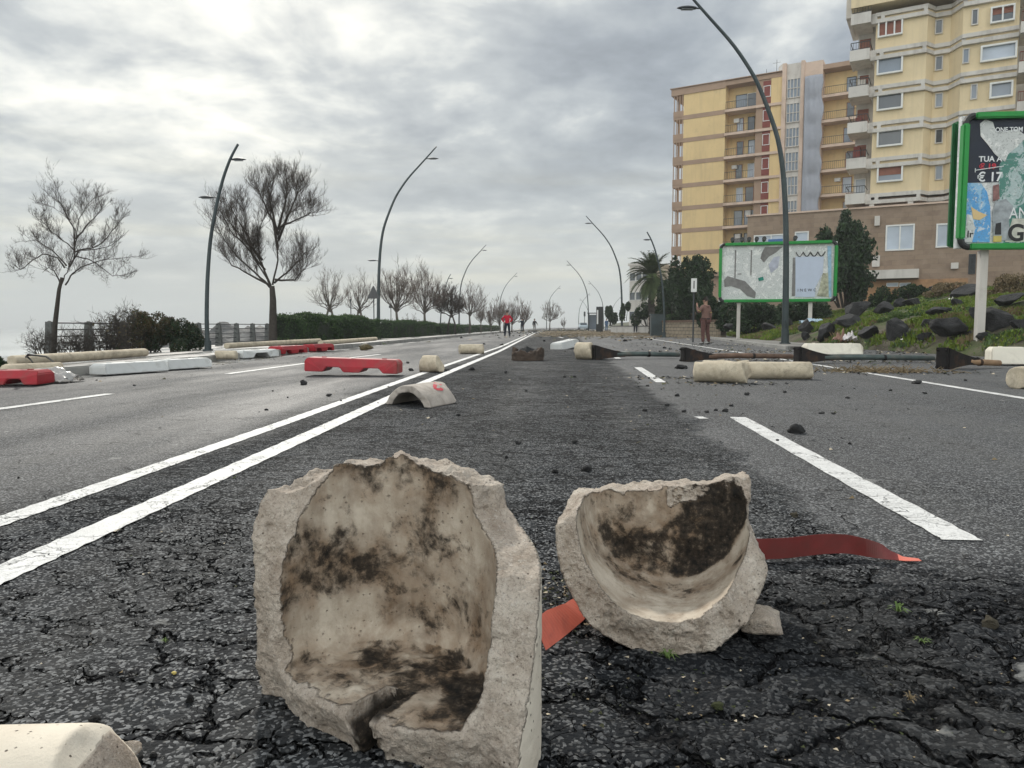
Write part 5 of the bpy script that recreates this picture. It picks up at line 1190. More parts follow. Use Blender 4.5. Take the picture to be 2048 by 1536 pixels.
def fan_tree(name, px, by, ty, x0, x1, d, label, seed, fork=.35, trunks=1, kids=(4, 4), n=16, dens=8, mat='bark_grey', tm='twig_far', group='bare trees along the promenade', flat=0.0, tw=.014):
    rg = random.Random(seed); b = D(px, by, d); root = empty(name, (b.x, b.y, min(b.z, .1)), VIEW_ROT); H = (by-ty)*d/1500; W0 = (x0-px)*d/1500; W1 = (x1-px)*d/1500; f = H*fork; segs = []; tr = MB()
    for t in range(trunks):
        o = (t-(trunks-1)/2)*.45; pts = [Vector((o*1.6, 0, -.3)), Vector((o*1.1+rg.uniform(-.08, .08), 0, f*.5)), Vector((o*.3, 0, f))]; tr.tube(pts, [H*.024, H*.019, H*.015], 7)
        if t < trunks-1: tr.build('trunk', M[mat], root, True); tr = MB()
    tr.build('trunk', M[mat], root, True); big = MB()
    for i in range(n):
        a = (i+rg.uniform(-.4, .4)+.5)/n; x = W0+(W1-W0)*a; e = abs(a-.5)*2; top = H*(1-(.38 if flat == 0 else .22)*e**1.8)*rg.uniform(.80, 1.0); y = rg.uniform(-1, 1)*(W1-W0)*.34
        if rg.random() < .35: top = f+(top-f)*rg.uniform(.35, .8)
        end = Vector((x*.92, y, top)); p0 = Vector((0, 0, f*rg.uniform(.85, 1.1))); mid = p0.lerp(end, .5)+Vector((x*.10, y*.1, -H*.03)); pts = [p0, p0.lerp(mid, .5)+Vector((0, 0, .02*H)), mid, mid.lerp(end, .5)+Vector((x*.04, 0, 0)), end]; r0 = H*.009
        big.tube(pts, [r0, r0*.8, r0*.6, r0*.4, r0*.2], 4, False)
        for q_ in range(dens):
            t = rg.uniform(.25, 1)*3.999; j = int(t); p = pts[j].lerp(pts[j+1], t-j); ax = (pts[j+1]-pts[j]).normalized(); s = Vector((rg.gauss(0, 1), rg.gauss(0, 1), rg.gauss(0, .7))).normalized()
            grow(rg, segs, p, (ax*.6+s*.55+Vector((0, 0, .3))).normalized(), H*rg.uniform(.10, .17), tw, 0, .3, .6, kids)
    cr = big.build('crown', M[mat], root, True); np_tubes('twigs', segs, M[tm], cr); return tag(root, label, 'tree', group)
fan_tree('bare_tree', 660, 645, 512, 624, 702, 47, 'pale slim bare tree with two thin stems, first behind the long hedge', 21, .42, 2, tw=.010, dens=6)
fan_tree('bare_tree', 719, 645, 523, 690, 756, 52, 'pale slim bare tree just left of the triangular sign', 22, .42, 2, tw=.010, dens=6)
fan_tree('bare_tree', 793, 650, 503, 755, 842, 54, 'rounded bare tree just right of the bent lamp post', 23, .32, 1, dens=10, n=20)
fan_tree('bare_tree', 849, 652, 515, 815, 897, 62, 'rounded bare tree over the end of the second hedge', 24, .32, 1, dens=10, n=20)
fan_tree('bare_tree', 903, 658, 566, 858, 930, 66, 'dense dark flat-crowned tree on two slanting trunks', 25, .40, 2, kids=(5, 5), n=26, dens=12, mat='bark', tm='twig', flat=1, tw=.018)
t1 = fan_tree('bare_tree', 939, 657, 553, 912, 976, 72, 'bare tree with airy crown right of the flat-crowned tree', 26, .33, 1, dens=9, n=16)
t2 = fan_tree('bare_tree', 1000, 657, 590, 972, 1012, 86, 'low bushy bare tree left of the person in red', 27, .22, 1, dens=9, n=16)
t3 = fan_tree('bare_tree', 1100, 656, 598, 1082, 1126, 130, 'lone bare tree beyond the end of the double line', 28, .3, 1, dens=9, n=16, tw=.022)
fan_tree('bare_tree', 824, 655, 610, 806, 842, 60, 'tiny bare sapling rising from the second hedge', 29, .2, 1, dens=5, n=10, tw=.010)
for (px, by, sc_, src, rz, lab, d) in ((962, 658, .72, t1, 2.1, 'small bare tree between the airy tree and the low bushy one', 84), (982, 657, .8, t2, 1.2, 'dark tangled low tree left of the person in red', 90), (1024, 656, 1.15, t2, 2.5, 'reddish bare tree directly behind the person in red', 95), (1047, 656, 1.1, t2, 4.0, 'bare tree right of the person in red', 104), (1128, 656, .62, t2, .6, 'tiny rounded far tree right of the lone bare tree', 145), (1008, 656, .95, t1, 3.3, 'faint taller tree behind the low bushy ones', 115)):
    c = copy_tree(src); p = D(px, by, d); c.location = (p.x, p.y, 0); c.scale = (sc_,)*3; c.rotation_euler = (0, 0, rz); c['label'] = lab

# ---------------------------------------------------------------- leaves as many small faces
def leaf_cloud(name, pts, size, mat, parent, seed, jit=.5, asp=.55, updir=0.0):
    rg = np.random.default_rng(seed); n = len(pts); a = rg.normal(size=(n, 3)); a[:, 2] += updir; a /= np.linalg.norm(a, axis=1)[:, None]; b = np.cross(a, rg.normal(size=(n, 3))); b /= np.linalg.norm(b, axis=1)[:, None]
    s = (size*(1+jit*rg.uniform(-1, 1, n)))[:, None]; P = np.asarray(pts); c = np.cross(a, b)*s*.12
    vs = np.stack([P-a*s*.5, P+b*s*.5*asp+c, P+a*s*.5, P-b*s*.5*asp+c], 1).reshape(-1, 3); q = np.arange(4*n).reshape(n, 4)
    mats = mat if isinstance(mat, list) else [mat]; me = np_mesh(name, vs, q, mats, False)
    if len(mats) > 1: me.polygons.foreach_set('material_index', rg.choice(len(mats), n, p=([.8]+[.2/(len(mats)-1)]*(len(mats)-1)) if len(mats) < 4 else [.45, .2, .15, .2]).astype(np.int32))
    return link(bpy.data.objects.new(name, me), parent)
def box_hedge(x0, y0, x1, y1, z1, zb, seed, label, n, size):
    """clipped hedge between two ground corners (world x, y)"""
    rg = np.random.default_rng(seed); root = empty('box_hedge', ((x0+x1)/2, (y0+y1)/2, zb)); hx, hy, h = abs(x1-x0)/2, abs(y1-y0)/2, z1-zb
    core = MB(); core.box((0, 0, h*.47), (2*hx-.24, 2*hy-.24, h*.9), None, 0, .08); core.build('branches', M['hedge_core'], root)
    def samp(m, w):
        u = rg.uniform(-1, 1, (m, 3)); ax = rg.choice(3, m, p=w); sg = rg.choice([-1, 1], m); u[np.arange(m), ax] = np.where(ax == 2, 1, sg)
        p = u*np.array([hx, hy, h/2])+np.array([0, 0, h/2]); dn = np.zeros((m, 3)); dn[np.arange(m), ax] = np.where(ax == 2, 1, sg)
        k = fbm(p, 1.3, 4, seed % 6)*.17 + rg.normal(0, .035, m) - .05; return p+dn*k[:, None]
    tot = hx*hy*4*1+hx*h*4+hy*h*4; w = [hy*h*4/tot, hx*h*4/tot, hx*hy*4/tot]
    leaf_cloud('leaves', samp(n, w), size, [M['hedge'], M['dark_leaf'], M['hedge_tip']], root, seed)
    p = samp(n//8, [.05, .05, .9]); p[:, 2] += rg.uniform(0, .09, len(p)); leaf_cloud('shoots', p, size*.9, M['hedge_tip'], root, seed+1, updir=1.5); return tag(root, label, 'hedge', 'box hedges along the promenade')
# long hedge: from its near corner to the lamp post, then the second one
a = G(556, 690, 0); b = G(755, 672, 0)
box_hedge(-11.4, 28.8, -10.2, 41.6, 1.12, -.1, 41, 'long clipped dark green hedge beside the kerb, left of the bent lamp', 26000, .085)
box_hedge(-11.6, 45.2, -10.3, 61, 1.02, -.1, 42, 'shorter clipped hedge right of the bent lamp post', 15000, .085)
box_hedge(-12.6, 64, -10.3, 78, .85, -.1, 43, 'low loose hedge under the flat-crowned dark tree', 8000, .12)
box_hedge(-13.4, 82, -10.8, 130, .80, -.1, 44, 'farthest low hedge at the end of the left promenade', 7000, .16)

def twig_bush(x0, x1, y0, by, d, label, seed, n=26, kids=(6, 5, 3), leaf=0, leafmat='shrub_brown', r=.012, name='bare_bush', mat='bark', dy=.7):
    rg = random.Random(seed); b = D((x0+x1)/2, by, d); root = empty(name, b, VIEW_ROT); W_ = (x1-x0)*d/1500; H = (by-y0)*d/1500; segs = []
    for i in range(n):
        x = rg.uniform(-.5, .5)*W_*.8; h = H*rg.uniform(.5, .75); grow(rg, segs, Vector((x*.8, rg.uniform(-dy, dy), -.1)), Vector((rg.gauss(0, .35)+x/W_*.6, rg.gauss(0, .3), 1)).normalized(), h, r, 0, .15, .8, kids)
    np_tubes('branches', segs, M[mat], root)
    if leaf:
        g = np.random.default_rng(seed); ends = np.array([s[1][:] for s in segs]); P = ends[g.integers(0, len(ends), leaf)]+g.normal(0, .05, (leaf, 3)); leaf_cloud('leaves', P, .075, [M[leafmat], M['dark_leaf']], root, seed)
    return tag(root, label, 'bush', 'bushes at the sea fence')
twig_bush(78, 150, 640, 711, 21, 'leafless thorny bush around the foot of the leaning tree', 51, 20, (5, 5, 3), r=.017)
twig_bush(138, 225, 645, 710, 22, 'low leafless bush against the fence right of the leaning tree', 52, 22, (5, 5, 3), r=.017)
twig_bush(205, 290, 612, 710, 22.5, 'taller leafless bush with dense dark branches', 53, 22, (6, 5, 3), 500, r=.024)
def green_bush(x0, x1, y0, by, d, label, seed, n, mats, name='evergreen_bush', size=.075, group='bushes at the sea fence', cat='bush', depth=1.0, lumps=10, core='hedge_core', spiky=.0):
    g = np.random.default_rng(seed); b = D((x0+x1)/2, by, d); root = empty(name, b, VIEW_ROT); W_ = (x1-x0)*d/1500; H = (by-y0)*d/1500; C_ = []; 
    for k in range(lumps):
        x = g.uniform(-.5, .5); h = g.uniform(.25, .78)*(1-1.1*x*x); C_.append((x*W_*.80, g.uniform(-.4, .4)*depth*2, H*h, W_*g.uniform(.13, .24), H*g.uniform(.18, .30)))
    P = []
    for (x, y, z, rx, rz_) in C_:
        m = n//lumps; u = g.normal(size=(m, 3)); u /= np.linalg.norm(u, axis=1)[:, None]; rr = g.uniform(.55, 1.12, m)**.7; q = u*rr[:, None]*np.array([rx, rx, rz_])+np.array([x, y, z]); P.append(q)
    P = np.concatenate(P); nn = fbm(P, 2.2/max(.3, H/2), 3, seed % 7); P = P[(nn > -.55) & (P[:, 2] > -.1)]
    leaf_cloud('leaves', P, size, mats, root, seed, updir=spiky)
    segs = []; rg = random.Random(seed)
    for (x, y, z, rx, rz_) in C_: segs.append((Vector((x*.3, y*.3, -.1)), Vector((x, y, z)), .035*max(1, H/3), .012))
    np_tubes('branches', segs, M['bark'], root, 4)
    c = MB()
    return tag(root, label, cat, group)
green_bush(240, 335, 618, 712, 23, 'brownish green wind-scorched bush beside the leafless one', 61, 9000, [M['shrub_brown'], M['dark_leaf'], M['hedge']], size=.065)
green_bush(300, 392, 628, 714, 23.5, 'dark green bush left of the double-headed lamp', 62, 10000, [M['dark_leaf'], M['hedge'], M['shrub_brown']], size=.065)
p = D(247, 706, 22); r = empty('tree_stump', (p.x, p.y, -.1), VIEW_ROT); m = MB(); m.tube([(0, 0, -.1), (.02, 0, .35), (-.02, 0, .7), (.08, 0, .95)], [.20, .15, .13, .09], 9); m.build('trunk', M['bark'], r, True); m = MB(); m.tube([(.0, 0, .6), (-.18, 0, .95), (-.22, 0, 1.15)], [.08, .05, .03], 7); m.build('branch', M['bark'], r); tag(r, 'thick dark stump inside the scorched bushes', 'tree stump')
p = G(6, 742, .05); r = green_bush(-14, 22, 712, 745, 12.5, 'small dark green plant heap at the very left edge', 63, 1500, [M['dark_leaf'], M['hedge']], size=.05, depth=.2)

# right side trees and shrubs
def trees_right():
    G_ = 'dark trees in front of the buildings'; mm = [M['dark_leaf'], M['hedge']]
    green_bush(1318, 1372, 520, 655, 58, 'dark round tree right beside the palm', 71, 9000, mm, 'evergreen_tree', .24, G_, 'tree', 1.6, 12)
    green_bush(1352, 1428, 488, 662, 52, 'tallest dark tree left of the torn billboard', 72, 13000, mm, 'evergreen_tree', .22, G_, 'tree', 1.8, 16)
    green_bush(1395, 1445, 560, 660, 46, 'dark bushy tree behind the left billboard post', 73, 7000, mm, 'evergreen_tree', .2, G_, 'tree', 1.2, 10)
    green_bush(1440, 1560, 596, 665, 43, 'wide dark shrub mass under the torn billboard', 74, 9000, mm, 'evergreen_shrub', .16, G_, 'shrub', .8, 14)
    green_bush(1550, 1660, 598, 660, 44, 'dark shrub under the right half of the torn billboard', 75, 9000, mm, 'evergreen_shrub', .16, G_, 'shrub', .8, 14)
    green_bush(1240, 1262, 600, 640, 80, 'small green tree left of the palm trunk', 76, 2500, mm+[M['hedge_tip']], 'evergreen_shrub', .2, G_, 'shrub', .8, 7)
    green_bush(1262, 1330, 602, 650, 68, 'green shrubs around the palm trunk', 77, 5000, mm+[M['hedge_tip']], 'evergreen_shrub', .18, G_, 'shrub', .9, 10)
    green_bush(1205, 1236, 612, 650, 100, 'round green shrub right of the dark totem', 78, 2500, mm, 'evergreen_shrub', .25, G_, 'shrub', .8, 7)
    green_bush(1642, 1745, 425, 612, 48, 'dark feathery conifer between the torn billboard and the podium', 79, 17000, mm, 'conifer_tree', .26, G_, 'tree', 1.4, 22, spiky=1.2)
    green_bush(1738, 1800, 570, 632, 45, 'dark green shrub at the top of the rocky slope', 80, 5000, mm+[M['hedge_tip']], 'evergreen_shrub', .13, G_, 'shrub', .7, 10)
    green_bush(1795, 1850, 566, 600, 43, 'low green shrub below the lower wall', 81, 3000, mm+[M['hedge']], 'evergreen_shrub', .13, G_, 'shrub', .7, 8)
    green_bush(1850, 1960, 560, 600, 40, 'brown dry bush along the top of the slope', 82, 5000, [M['grass_dry'], M['shrub_brown']], 'dry_bush', .10, G_, 'bush', .7, 10, spiky=1)
    green_bush(1975, 2075, 545, 605, 30, 'dry brown bush behind the near billboard post', 83, 6000, [M['grass_dry'], M['shrub_brown']], 'dry_bush', .08, G_, 'bush', .7, 12, spiky=1)
    green_bush(1748, 1812, 622, 655, 25.5, 'bright green rounded shrub between the dark boulders', 84, 4500, [M['weed'], M['hedge_tip'], M['hedge']], 'evergreen_shrub', .05, G_, 'shrub', .35, 9)
trees_right()
box_hedge(11.2, 66, 13.0, 92, 1.55, .0, 91, 'clipped green hedge behind the plain pale wall', 9000, .12)
a = D(1335, 650, 55); b = D(1425, 650, 50)
box_hedge(a.x, a.y-.6, b.x+.5, a.y+.6, 1.55, .0, 92, 'low green hedge on top of the block wall', 6000, .09)
def palm():
    d = 64; b = D(1303, 655, d); root = empty('palm_tree', (b.x, b.y, .0), VIEW_ROT); hz = .72+(653-553)*d/1500; rg = random.Random(7)
    m = MB(); n = 26; m.tube([(math.sin(i*.3)*.05, 0, hz*i/n) for i in range(n+1)], [.26+.05*(i % 2)+(.12 if i > n-5 else 0) for i in range(n+1)], 10); m.build('trunk', M['bark'], root)
    for k in range(88):
        az = rg.uniform(0, 2*math.pi); el = R(rg.choice((70, 55, 40, 25, 10, -10, -30, -45))+rg.uniform(-8, 8)); L_ = rg.uniform(2.0, 2.7); pts = []; p = Vector((0, 0, hz)); dd = Vector((math.cos(az)*math.cos(el), math.sin(az)*math.cos(el), math.sin(el)))
        for i in range(9): pts.append(p.copy()); p = p+dd*L_/8; dd = (dd+Vector((0, 0, -.12-.02*i))).normalized()
        m = MB(); m.tube(pts, [.045-.003*i for i in range(9)], 3); 
        for i in range(1, 9):
            for sub in (0, .33, .66):
                if i == 8 and sub > 0: continue
                q = pts[i-1].lerp(pts[i], 1-sub) if sub else pts[i]; t = (pts[i]-pts[i-1]).normalized(); sd = t.cross(Vector((0, 0, 1))).normalized(); up = sd.cross(t)
                for s in (-1, 1):
                    l = .42*math.sin(math.pi*min(1, (i+.8)/9.5))+.10; e = q+(sd*s*.75+t*.65+up*.15-Vector((0, 0, .12)))*l; m.add([q-t*.055, q+t*.055, e], [(0, 1, 2)])
        m.build('frond', M['palm_leaf'], root)
    tag(root, 'palm tree with arching fronds in front of the pale house', 'palm tree')
palm()

# ---------------------------------------------------------------- slope: boulders, grass, rubbish
rocks = [lump('lava_boulder', (1, 1, 1), s, M['lava'], .026, .035, facets=16) for s in (101, 102, 103, 104, 105)]
def hit(px, py, d0):
    for k in range(400):
        d = 15+k*.15; p = D(px, py, d)
        if p.x > foot(p.y)-.2 and p.z < T(p.x, p.y): return d
        if p.z < 0.0 and p.x <= foot(p.y): return d
    return d0
BL = [(1622, 1676, 648, 684, 24, 'dark rounded boulder behind the long cream barrier'), (1592, 1630, 642, 672, 25.5, 'dark leaning boulder right of the tall lamp foot'), (1676, 1745, 606, 646, 33, 'wide grey boulder near the white door'),
      (1672, 1732, 628, 660, 29, 'broad flat boulder above the brown cardboard'), (1711, 1762, 654, 684, 23.5, 'squarish boulder right of the paper rubbish'), (1763, 1826, 640, 684, 23, 'large black boulder below the bright green shrub'),
      (1807, 1834, 660, 681, 22.4, 'small rough brown rock beside the large black boulder'), (1835, 1872, 638, 662, 25, 'pointed dark boulder in the grass'), (1862, 1948, 632, 684, 21.5, 'big slanting black boulder left of the near billboard post'),
      (1938, 1975, 616, 652, 24.5, 'grey boulder touching the near billboard post'), (1962, 2032, 618, 664, 21, 'large dark boulder right of the near billboard post'), (1888, 1962, 576, 602, 34, 'dark boulder high on the slope'),
      (1800, 1850, 596, 620, 33, 'flat pale grey boulder high on the slope'), (1842, 1905, 612, 636, 28, 'flat grey boulder in the middle of the slope'), (1740, 1790, 606, 632, 33, 'dark boulder under the top green shrub'),
      (1520, 1560, 648, 664, 34, 'low dark stones under the torn billboard'), (1560, 1592, 640, 660, 33, 'dark stone left of the blue sheet'), (1496, 1516, 636, 660, 36, 'upright dark stone by the left billboard post'), (1441, 1466, 646, 662, 36, 'pale grey rock at the left end of the grass'), (1985, 2048, 590, 616, 27, 'dark boulder high at the right edge'),
      (1655, 1690, 640, 656, 27, 'small dark boulder left of the broad flat one'), (1780, 1812, 600, 622, 30, 'small brown boulder beside the top green shrub'), (1836, 1868, 664, 690, 21, 'low dark boulder half sunk in weeds right of the rough brown rock'), (1950, 1985, 662, 690, 20, 'low dark rock at the foot of the near billboard post'), (2020, 2060, 640, 668, 20, 'dark rock cut off by the right edge below the large one'), (1600, 1626, 664, 684, 24, 'small dark rock touching the dark rounded boulder'), (1700, 1726, 614, 634, 29, 'grey rock below the white door'), (1858, 1890, 572, 590, 36, 'small dark rock among the dry bushes'), (1915, 1950, 660, 676, 22, 'small black rock in the grass below the slanting boulder'), (1900, 1930, 600, 622, 30, 'small dark boulder near the top of the slope')]
for i, (x0, x1, y0, y1, d, lab) in enumerate(BL):
    o = bpy.data.objects.new('lava_boulder', rocks[i % 5]); link(o); d = hit((x0+x1)/2, y1-3, d)+.2; p = D((x0+x1)/2, (y0+y1)/2, d); w_ = (x1-x0)*d/1500; h = (y1-y0)*d/1500
    o.location = p+Vector((0, 0, h*.12)); o.scale = (w_*1.02, w_*.9, h*1.35); rg = random.Random(i*7+1); o.rotation_euler = (rg.uniform(-.2, .2), rg.uniform(-.25, .25), rg.uniform(0, 6)); tag(o, lab, 'boulder', 'lava boulders on the slope')
def grass():
    g = np.random.default_rng(77); N_ = 60000; X = g.uniform(8.6, 26, N_); Y = g.uniform(13, 58, N_)**1.0; s = X-foot(Y); k = (s > .15) & (s < 16)
    for o_ in bpy.data.objects:
        if o_.name.startswith('lava_boulder'): k &= np.hypot(X-o_.location.x, Y-o_.location.y) > o_.scale.x*.5
    k &= True; X, Y = X[k], Y[k]
    p = np.stack([X, Y, X*0], 1); n = fbm(p, .55, 4, 31); n2 = fbm(p, 1.4, 3, 33); k = (n+.5*n2 > -.18) & (g.uniform(size=len(X)) < 1.1); X, Y, n, n2 = X[k], Y[k], n[k], n2[k]
    Z = terr(X, Y); P = np.stack([X, Y, Z], 1); m = len(P); B = 5; P = np.repeat(P, B, 0)+np.concatenate([g.normal(0, .07, (m*B, 2)), np.zeros((m*B, 1))], 1)
    h = np.repeat(.06+.08*np.clip(n+.5, 0, 1.2), B)*g.uniform(.6, 1.4, m*B); az = g.uniform(0, 6.28, m*B); ln = g.normal(0, .45, (m*B, 2)); wd = .012+.014*np.clip(Y.repeat(B)/30, 0, 2)
    sd = np.stack([np.cos(az), np.sin(az), az*0], 1)*wd[:, None]; tip = P+np.stack([ln[:, 0]*h, ln[:, 1]*h, h], 1); base = P-np.array([0, 0, .03]); mid = (base+tip)/2+np.array([0, 0, .02])
    vs = np.stack([base-sd, base+sd, mid+sd*.8, tip, mid-sd*.8], 1).reshape(-1, 3); q = np.arange(5*m*B).reshape(-1, 5)
    me = np_mesh('grass', vs, q, [M['grass'], M['hedge_tip'], M['grass_dry']], False); c = np.repeat(np.where(n2 < -.32, 2, np.where(n < -.05, 1, 0)), B); me.polygons.foreach_set('material_index', c.astype(np.int32))
    o = link(bpy.data.objects.new('grass', me)); tag(o, 'bright green grass growing between the boulders', 'grass', kind='stuff')
    C = np.stack([X, Y, Z], 1)[n > -.15]; C = np.repeat(C, 4, 0); C[:, :2] += g.normal(0, .12, (len(C), 2)); C[:, 2] = terr(C[:, 0], C[:, 1])+np.abs(g.normal(0, .05, len(C)))+.02
    o = leaf_cloud('ground_cover', C, .085, [M['grass'], M['hedge_tip'], M['grass_dry'], M['weed']], None, 6, updir=1.0); tag(o, 'low leafy weeds covering the slope', 'weeds', kind='stuff')
grass()
# ---------------------------------------------------------------- people (skinned figures)
def skinmesh(name, verts, edges, rad, mat, parent, sub=2, rootv=0):
    me = bpy.data.meshes.new(name); me.from_pydata([tuple(v) for v in verts], edges, []); o = bpy.data.objects.new(name, me); link(o, parent)
    sk = o.modifiers.new('skin', 'SKIN'); me.materials.append(mat)
    ly = me.skin_vertices[0] if len(me.skin_vertices) else None
    if ly is None:
        bpy.context.view_layer.update(); ly = me.skin_vertices[0]
    for i, r in enumerate(rad): ly.data[i].radius = r if isinstance(r, tuple) else (r, r)
    ly.data[rootv].use_root = True; sk.use_smooth_shade = True; sb = o.modifiers.new('sub', 'SUBSURF'); sb.levels = sub; sb.render_levels = sub; return o
def person(loc, rz, label, top, legs, pose, H=1.75, hair='hair', pack=False, shoe='black_frame', strip_=None, hood=False):
    """pose: dict with l/r elbow, hand, knee, foot offsets in metres for a 1.75 m figure facing -y (towards the camera)"""
    r = empty('person', loc, rz); r.scale = (H/1.75,)*3; J = dict(pelvis=(0, 0, .93), waist=(0, 0, 1.06), chest=(0, .0, 1.30), neck=(0, 0, 1.47), head0=(0, -.005, 1.53), head1=(0, -.015, 1.64), head2=(0, 0, 1.72))
    d = {'ls': (.175, 0, 1.42), 'rs': (-.175, 0, 1.42), 'le': (.24, .03, 1.13), 're': (-.24, .03, 1.13), 'lh': (.25, -.06, .88), 'rh': (-.25, -.06, .88), 'lp': (.095, 0, .90), 'rp': (-.095, 0, .90), 'lk': (.11, -.01, .50), 'rk': (-.11, -.01, .50), 'lf': (.12, .03, .08), 'rf': (-.12, .03, .08)}
    d.update(pose); J.update(d); names = ['pelvis', 'waist', 'chest', 'neck', 'head0', 'head1', 'head2', 'ls', 'le', 'lh', 'rs', 're', 'rh', 'lp', 'lk', 'lf', 'rp', 'rk', 'rf']
    V_ = [Vector(J[n]) for n in names]; ix = {n: i for i, n in enumerate(names)}; E = [('pelvis', 'waist'), ('waist', 'chest'), ('chest', 'neck'), ('neck', 'head0'), ('head0', 'head1'), ('head1', 'head2'), ('chest', 'ls'), ('ls', 'le'), ('le', 'lh'), ('chest', 'rs'), ('rs', 're'), ('re', 'rh'), ('pelvis', 'lp'), ('lp', 'lk'), ('lk', 'lf'), ('pelvis', 'rp'), ('rp', 'rk'), ('rk', 'rf')]
    rad = [(.13, .10), (.12, .09), (.15, .10), .055, (.07, .08), (.078, .095), (.055, .065), .06, .042, .026, .06, .042, .026, .085, .055, .038, .085, .055, .038]; E = [(ix[a], ix[b]) for a, b in E]
    for s in ('l', 'r'):      # hand: palm and five fingers
        h = Vector(J[s+'h']); f = (h-Vector(J[s+'e'])).normalized(); sd = f.cross(Vector((0, 1, 0.2))).normalized(); pn = f.cross(sd); b0 = len(V_); V_.append(h+f*.055); rad.append((.034, .018)); E.append((ix[s+'h'], b0))
        for k, (o_, l) in enumerate(((-.030, .055), (-.010, .068), (.010, .064), (.028, .050))):
            V_.append(h+f*.085+sd*o_); rad.append(.009); E.append((b0, len(V_)-1)); V_.append(h+f*(.085+l*.55)+sd*o_*1.05-pn*.012); rad.append(.008); E.append((len(V_)-2, len(V_)-1)); V_.append(h+f*(.085+l*.9)+sd*o_*1.05-pn*.032); rad.append(.007); E.append((len(V_)-2, len(V_)-1))
        V_.append(h+f*.045-sd*.045); rad.append(.010); E.append((b0, len(V_)-1)); V_.append(h+f*.075-sd*.062-pn*.012); rad.append(.008); E.append((len(V_)-2, len(V_)-1))
    body = skinmesh('body', V_, E, rad, M['skin'], r, 1)
    hd = Vector(J['head1']); fwd = Vector(pose.get('face', (0, -1, 0))).normalized(); sd = fwd.cross(Vector((0, 0, 1)))
    m = MB(); m.tube([hd+fwd*.085+Vector((0, 0, .015)), hd+fwd*.118-Vector((0, 0, .012))], [.010, .016], 6); m.build('nose', M['skin'], body)
    for s in (-1, 1):
        m = MB(); m.box(hd+fwd*.092+sd*s*.032+Vector((0, 0, .022)), (.022, .012, .010)); m.build('eye', M['ink_black'], body)
        m = MB(); m.tube([hd+sd*s*.078-fwd*.01-Vector((0, 0, .02)), hd+sd*s*.092-fwd*.02+Vector((0, 0, .02))], [.012, .018], 6); m.build('ear', M['skin'], body)
    m = MB(); m.box(hd+fwd*.092-Vector((0, 0, .045)), (.04, .012, .010)); m.build('mouth', M['red_panel'], body)
    up = Vector((0, 0, 1)); skinmesh('hair', [hd+up*.055-fwd*.03, hd+up*.085, hd+up*.005-fwd*.055], [(0, 1), (0, 2)], [(.080, .082), (.062, .066), (.072, .055)], M[hair], body, 2)
    tn = ['waist', 'chest', 'neck', 'ls', 'le', 'lh', 'rs', 're', 'rh', 'pelvis']; tv = [Vector(J[n]) for n in tn]
    for a, b in ((5, 4), (8, 7)): tv[a] = tv[b].lerp(tv[a], .93)
    tv[2] = tv[2]-Vector((0, 0, .02)); tv[9] = tv[9]+Vector((0, 0, .03)); tr = [(.165, .125), (.195, .135), (.075, .07), .085, .068, .048, .085, .068, .048, (.17, .13)]
    jk = skinmesh('jacket', tv, [(0, 1), (1, 2), (1, 3), (3, 4), (4, 5), (1, 6), (6, 7), (7, 8), (9, 0)], tr, top, r, 2)
    lv = [Vector(J[n]) for n in ('pelvis', 'lp', 'lk', 'lf', 'rp', 'rk', 'rf')]
    skinmesh('trousers', lv, [(0, 1), (1, 2), (2, 3), (0, 4), (4, 5), (5, 6)], [(.15, .115), .115, .08, .062, .115, .08, .062], legs, r, 2)
    for s in ('l', 'r'):
        f = Vector(J[s+'f']); g = Vector(pose.get('feet', fwd)); g.z = 0; g.normalize(); skinmesh('shoe', [f+Vector((0, 0, -.035))-g*.04, f+Vector((0, 0, -.045))+g*.08, f+Vector((0, 0, -.05))+g*.17], [(0, 1), (1, 2)], [(.048, .045), (.046, .036), (.040, .026)], M[shoe], r, 2)
    if strip_:
        for s in ('l', 'r'): a, b = Vector(J[s+'s']), Vector(J[s+'e']); m = MB(); c = a.lerp(b, .75); ax = (b-a).normalized(); m.tube([c-ax*.008, c+ax*.008], .070, 12); m.build('sleeve_band', strip_, jk, True)
        m = MB(); m.tube([(0, .02, .95), (0, .02, .985)], .185, 14); me = m.build('waistband', M['shirt_dark'], jk, True); me.scale = (1, .76, 1)
    if hood: m = MB(); skinmesh('hood', [Vector(J['neck'])-fwd*.06, Vector(J['neck'])-fwd*.10-up*.07], [(0, 1)], [(.11, .06), (.10, .05)], top, jk, 2)
    if pack: m = MB(); b = Vector(J['chest'])-fwd*.17-up*.08; m.box(b, (.30, .16, .42), Matrix.Rotation(math.atan2(fwd.x, -fwd.y), 3, 'Z'), 0, .04); bp = m.build('backpack', M['shirt_dark'], r)
    return tag(r, label, 'person')
M['red_cloth'] = cloth('red_cloth', (.50, .015, .04)); M['navy_cloth'] = cloth('navy_cloth', (.018, .022, .035)); M['brown_cloth'] = cloth('brown_cloth', (.21, .125, .105)); M['shirt_dark'] = cloth('dark_cloth', (.03, .028, .032))
M['brown_cloth2'] = cloth('dark_brown_cloth', (.135, .070, .062)); M['grey_cloth'] = cloth('grey_cloth', (.20, .19, .19)); M['blue_cloth'] = cloth('blue_cloth', (.07, .14, .25)); M['yellow_cloth'] = cloth('yellow_cloth', (.5, .42, .12)); M['pale_cloth'] = cloth('pale_cloth', (.30, .29, .28))
def stand(px, y_feet, y_head, d, **k): 
    p = D(px, y_feet, d); H = (y_feet-y_head)*d/1500; return Vector((p.x, p.y, max(p.z, 0.0))), H
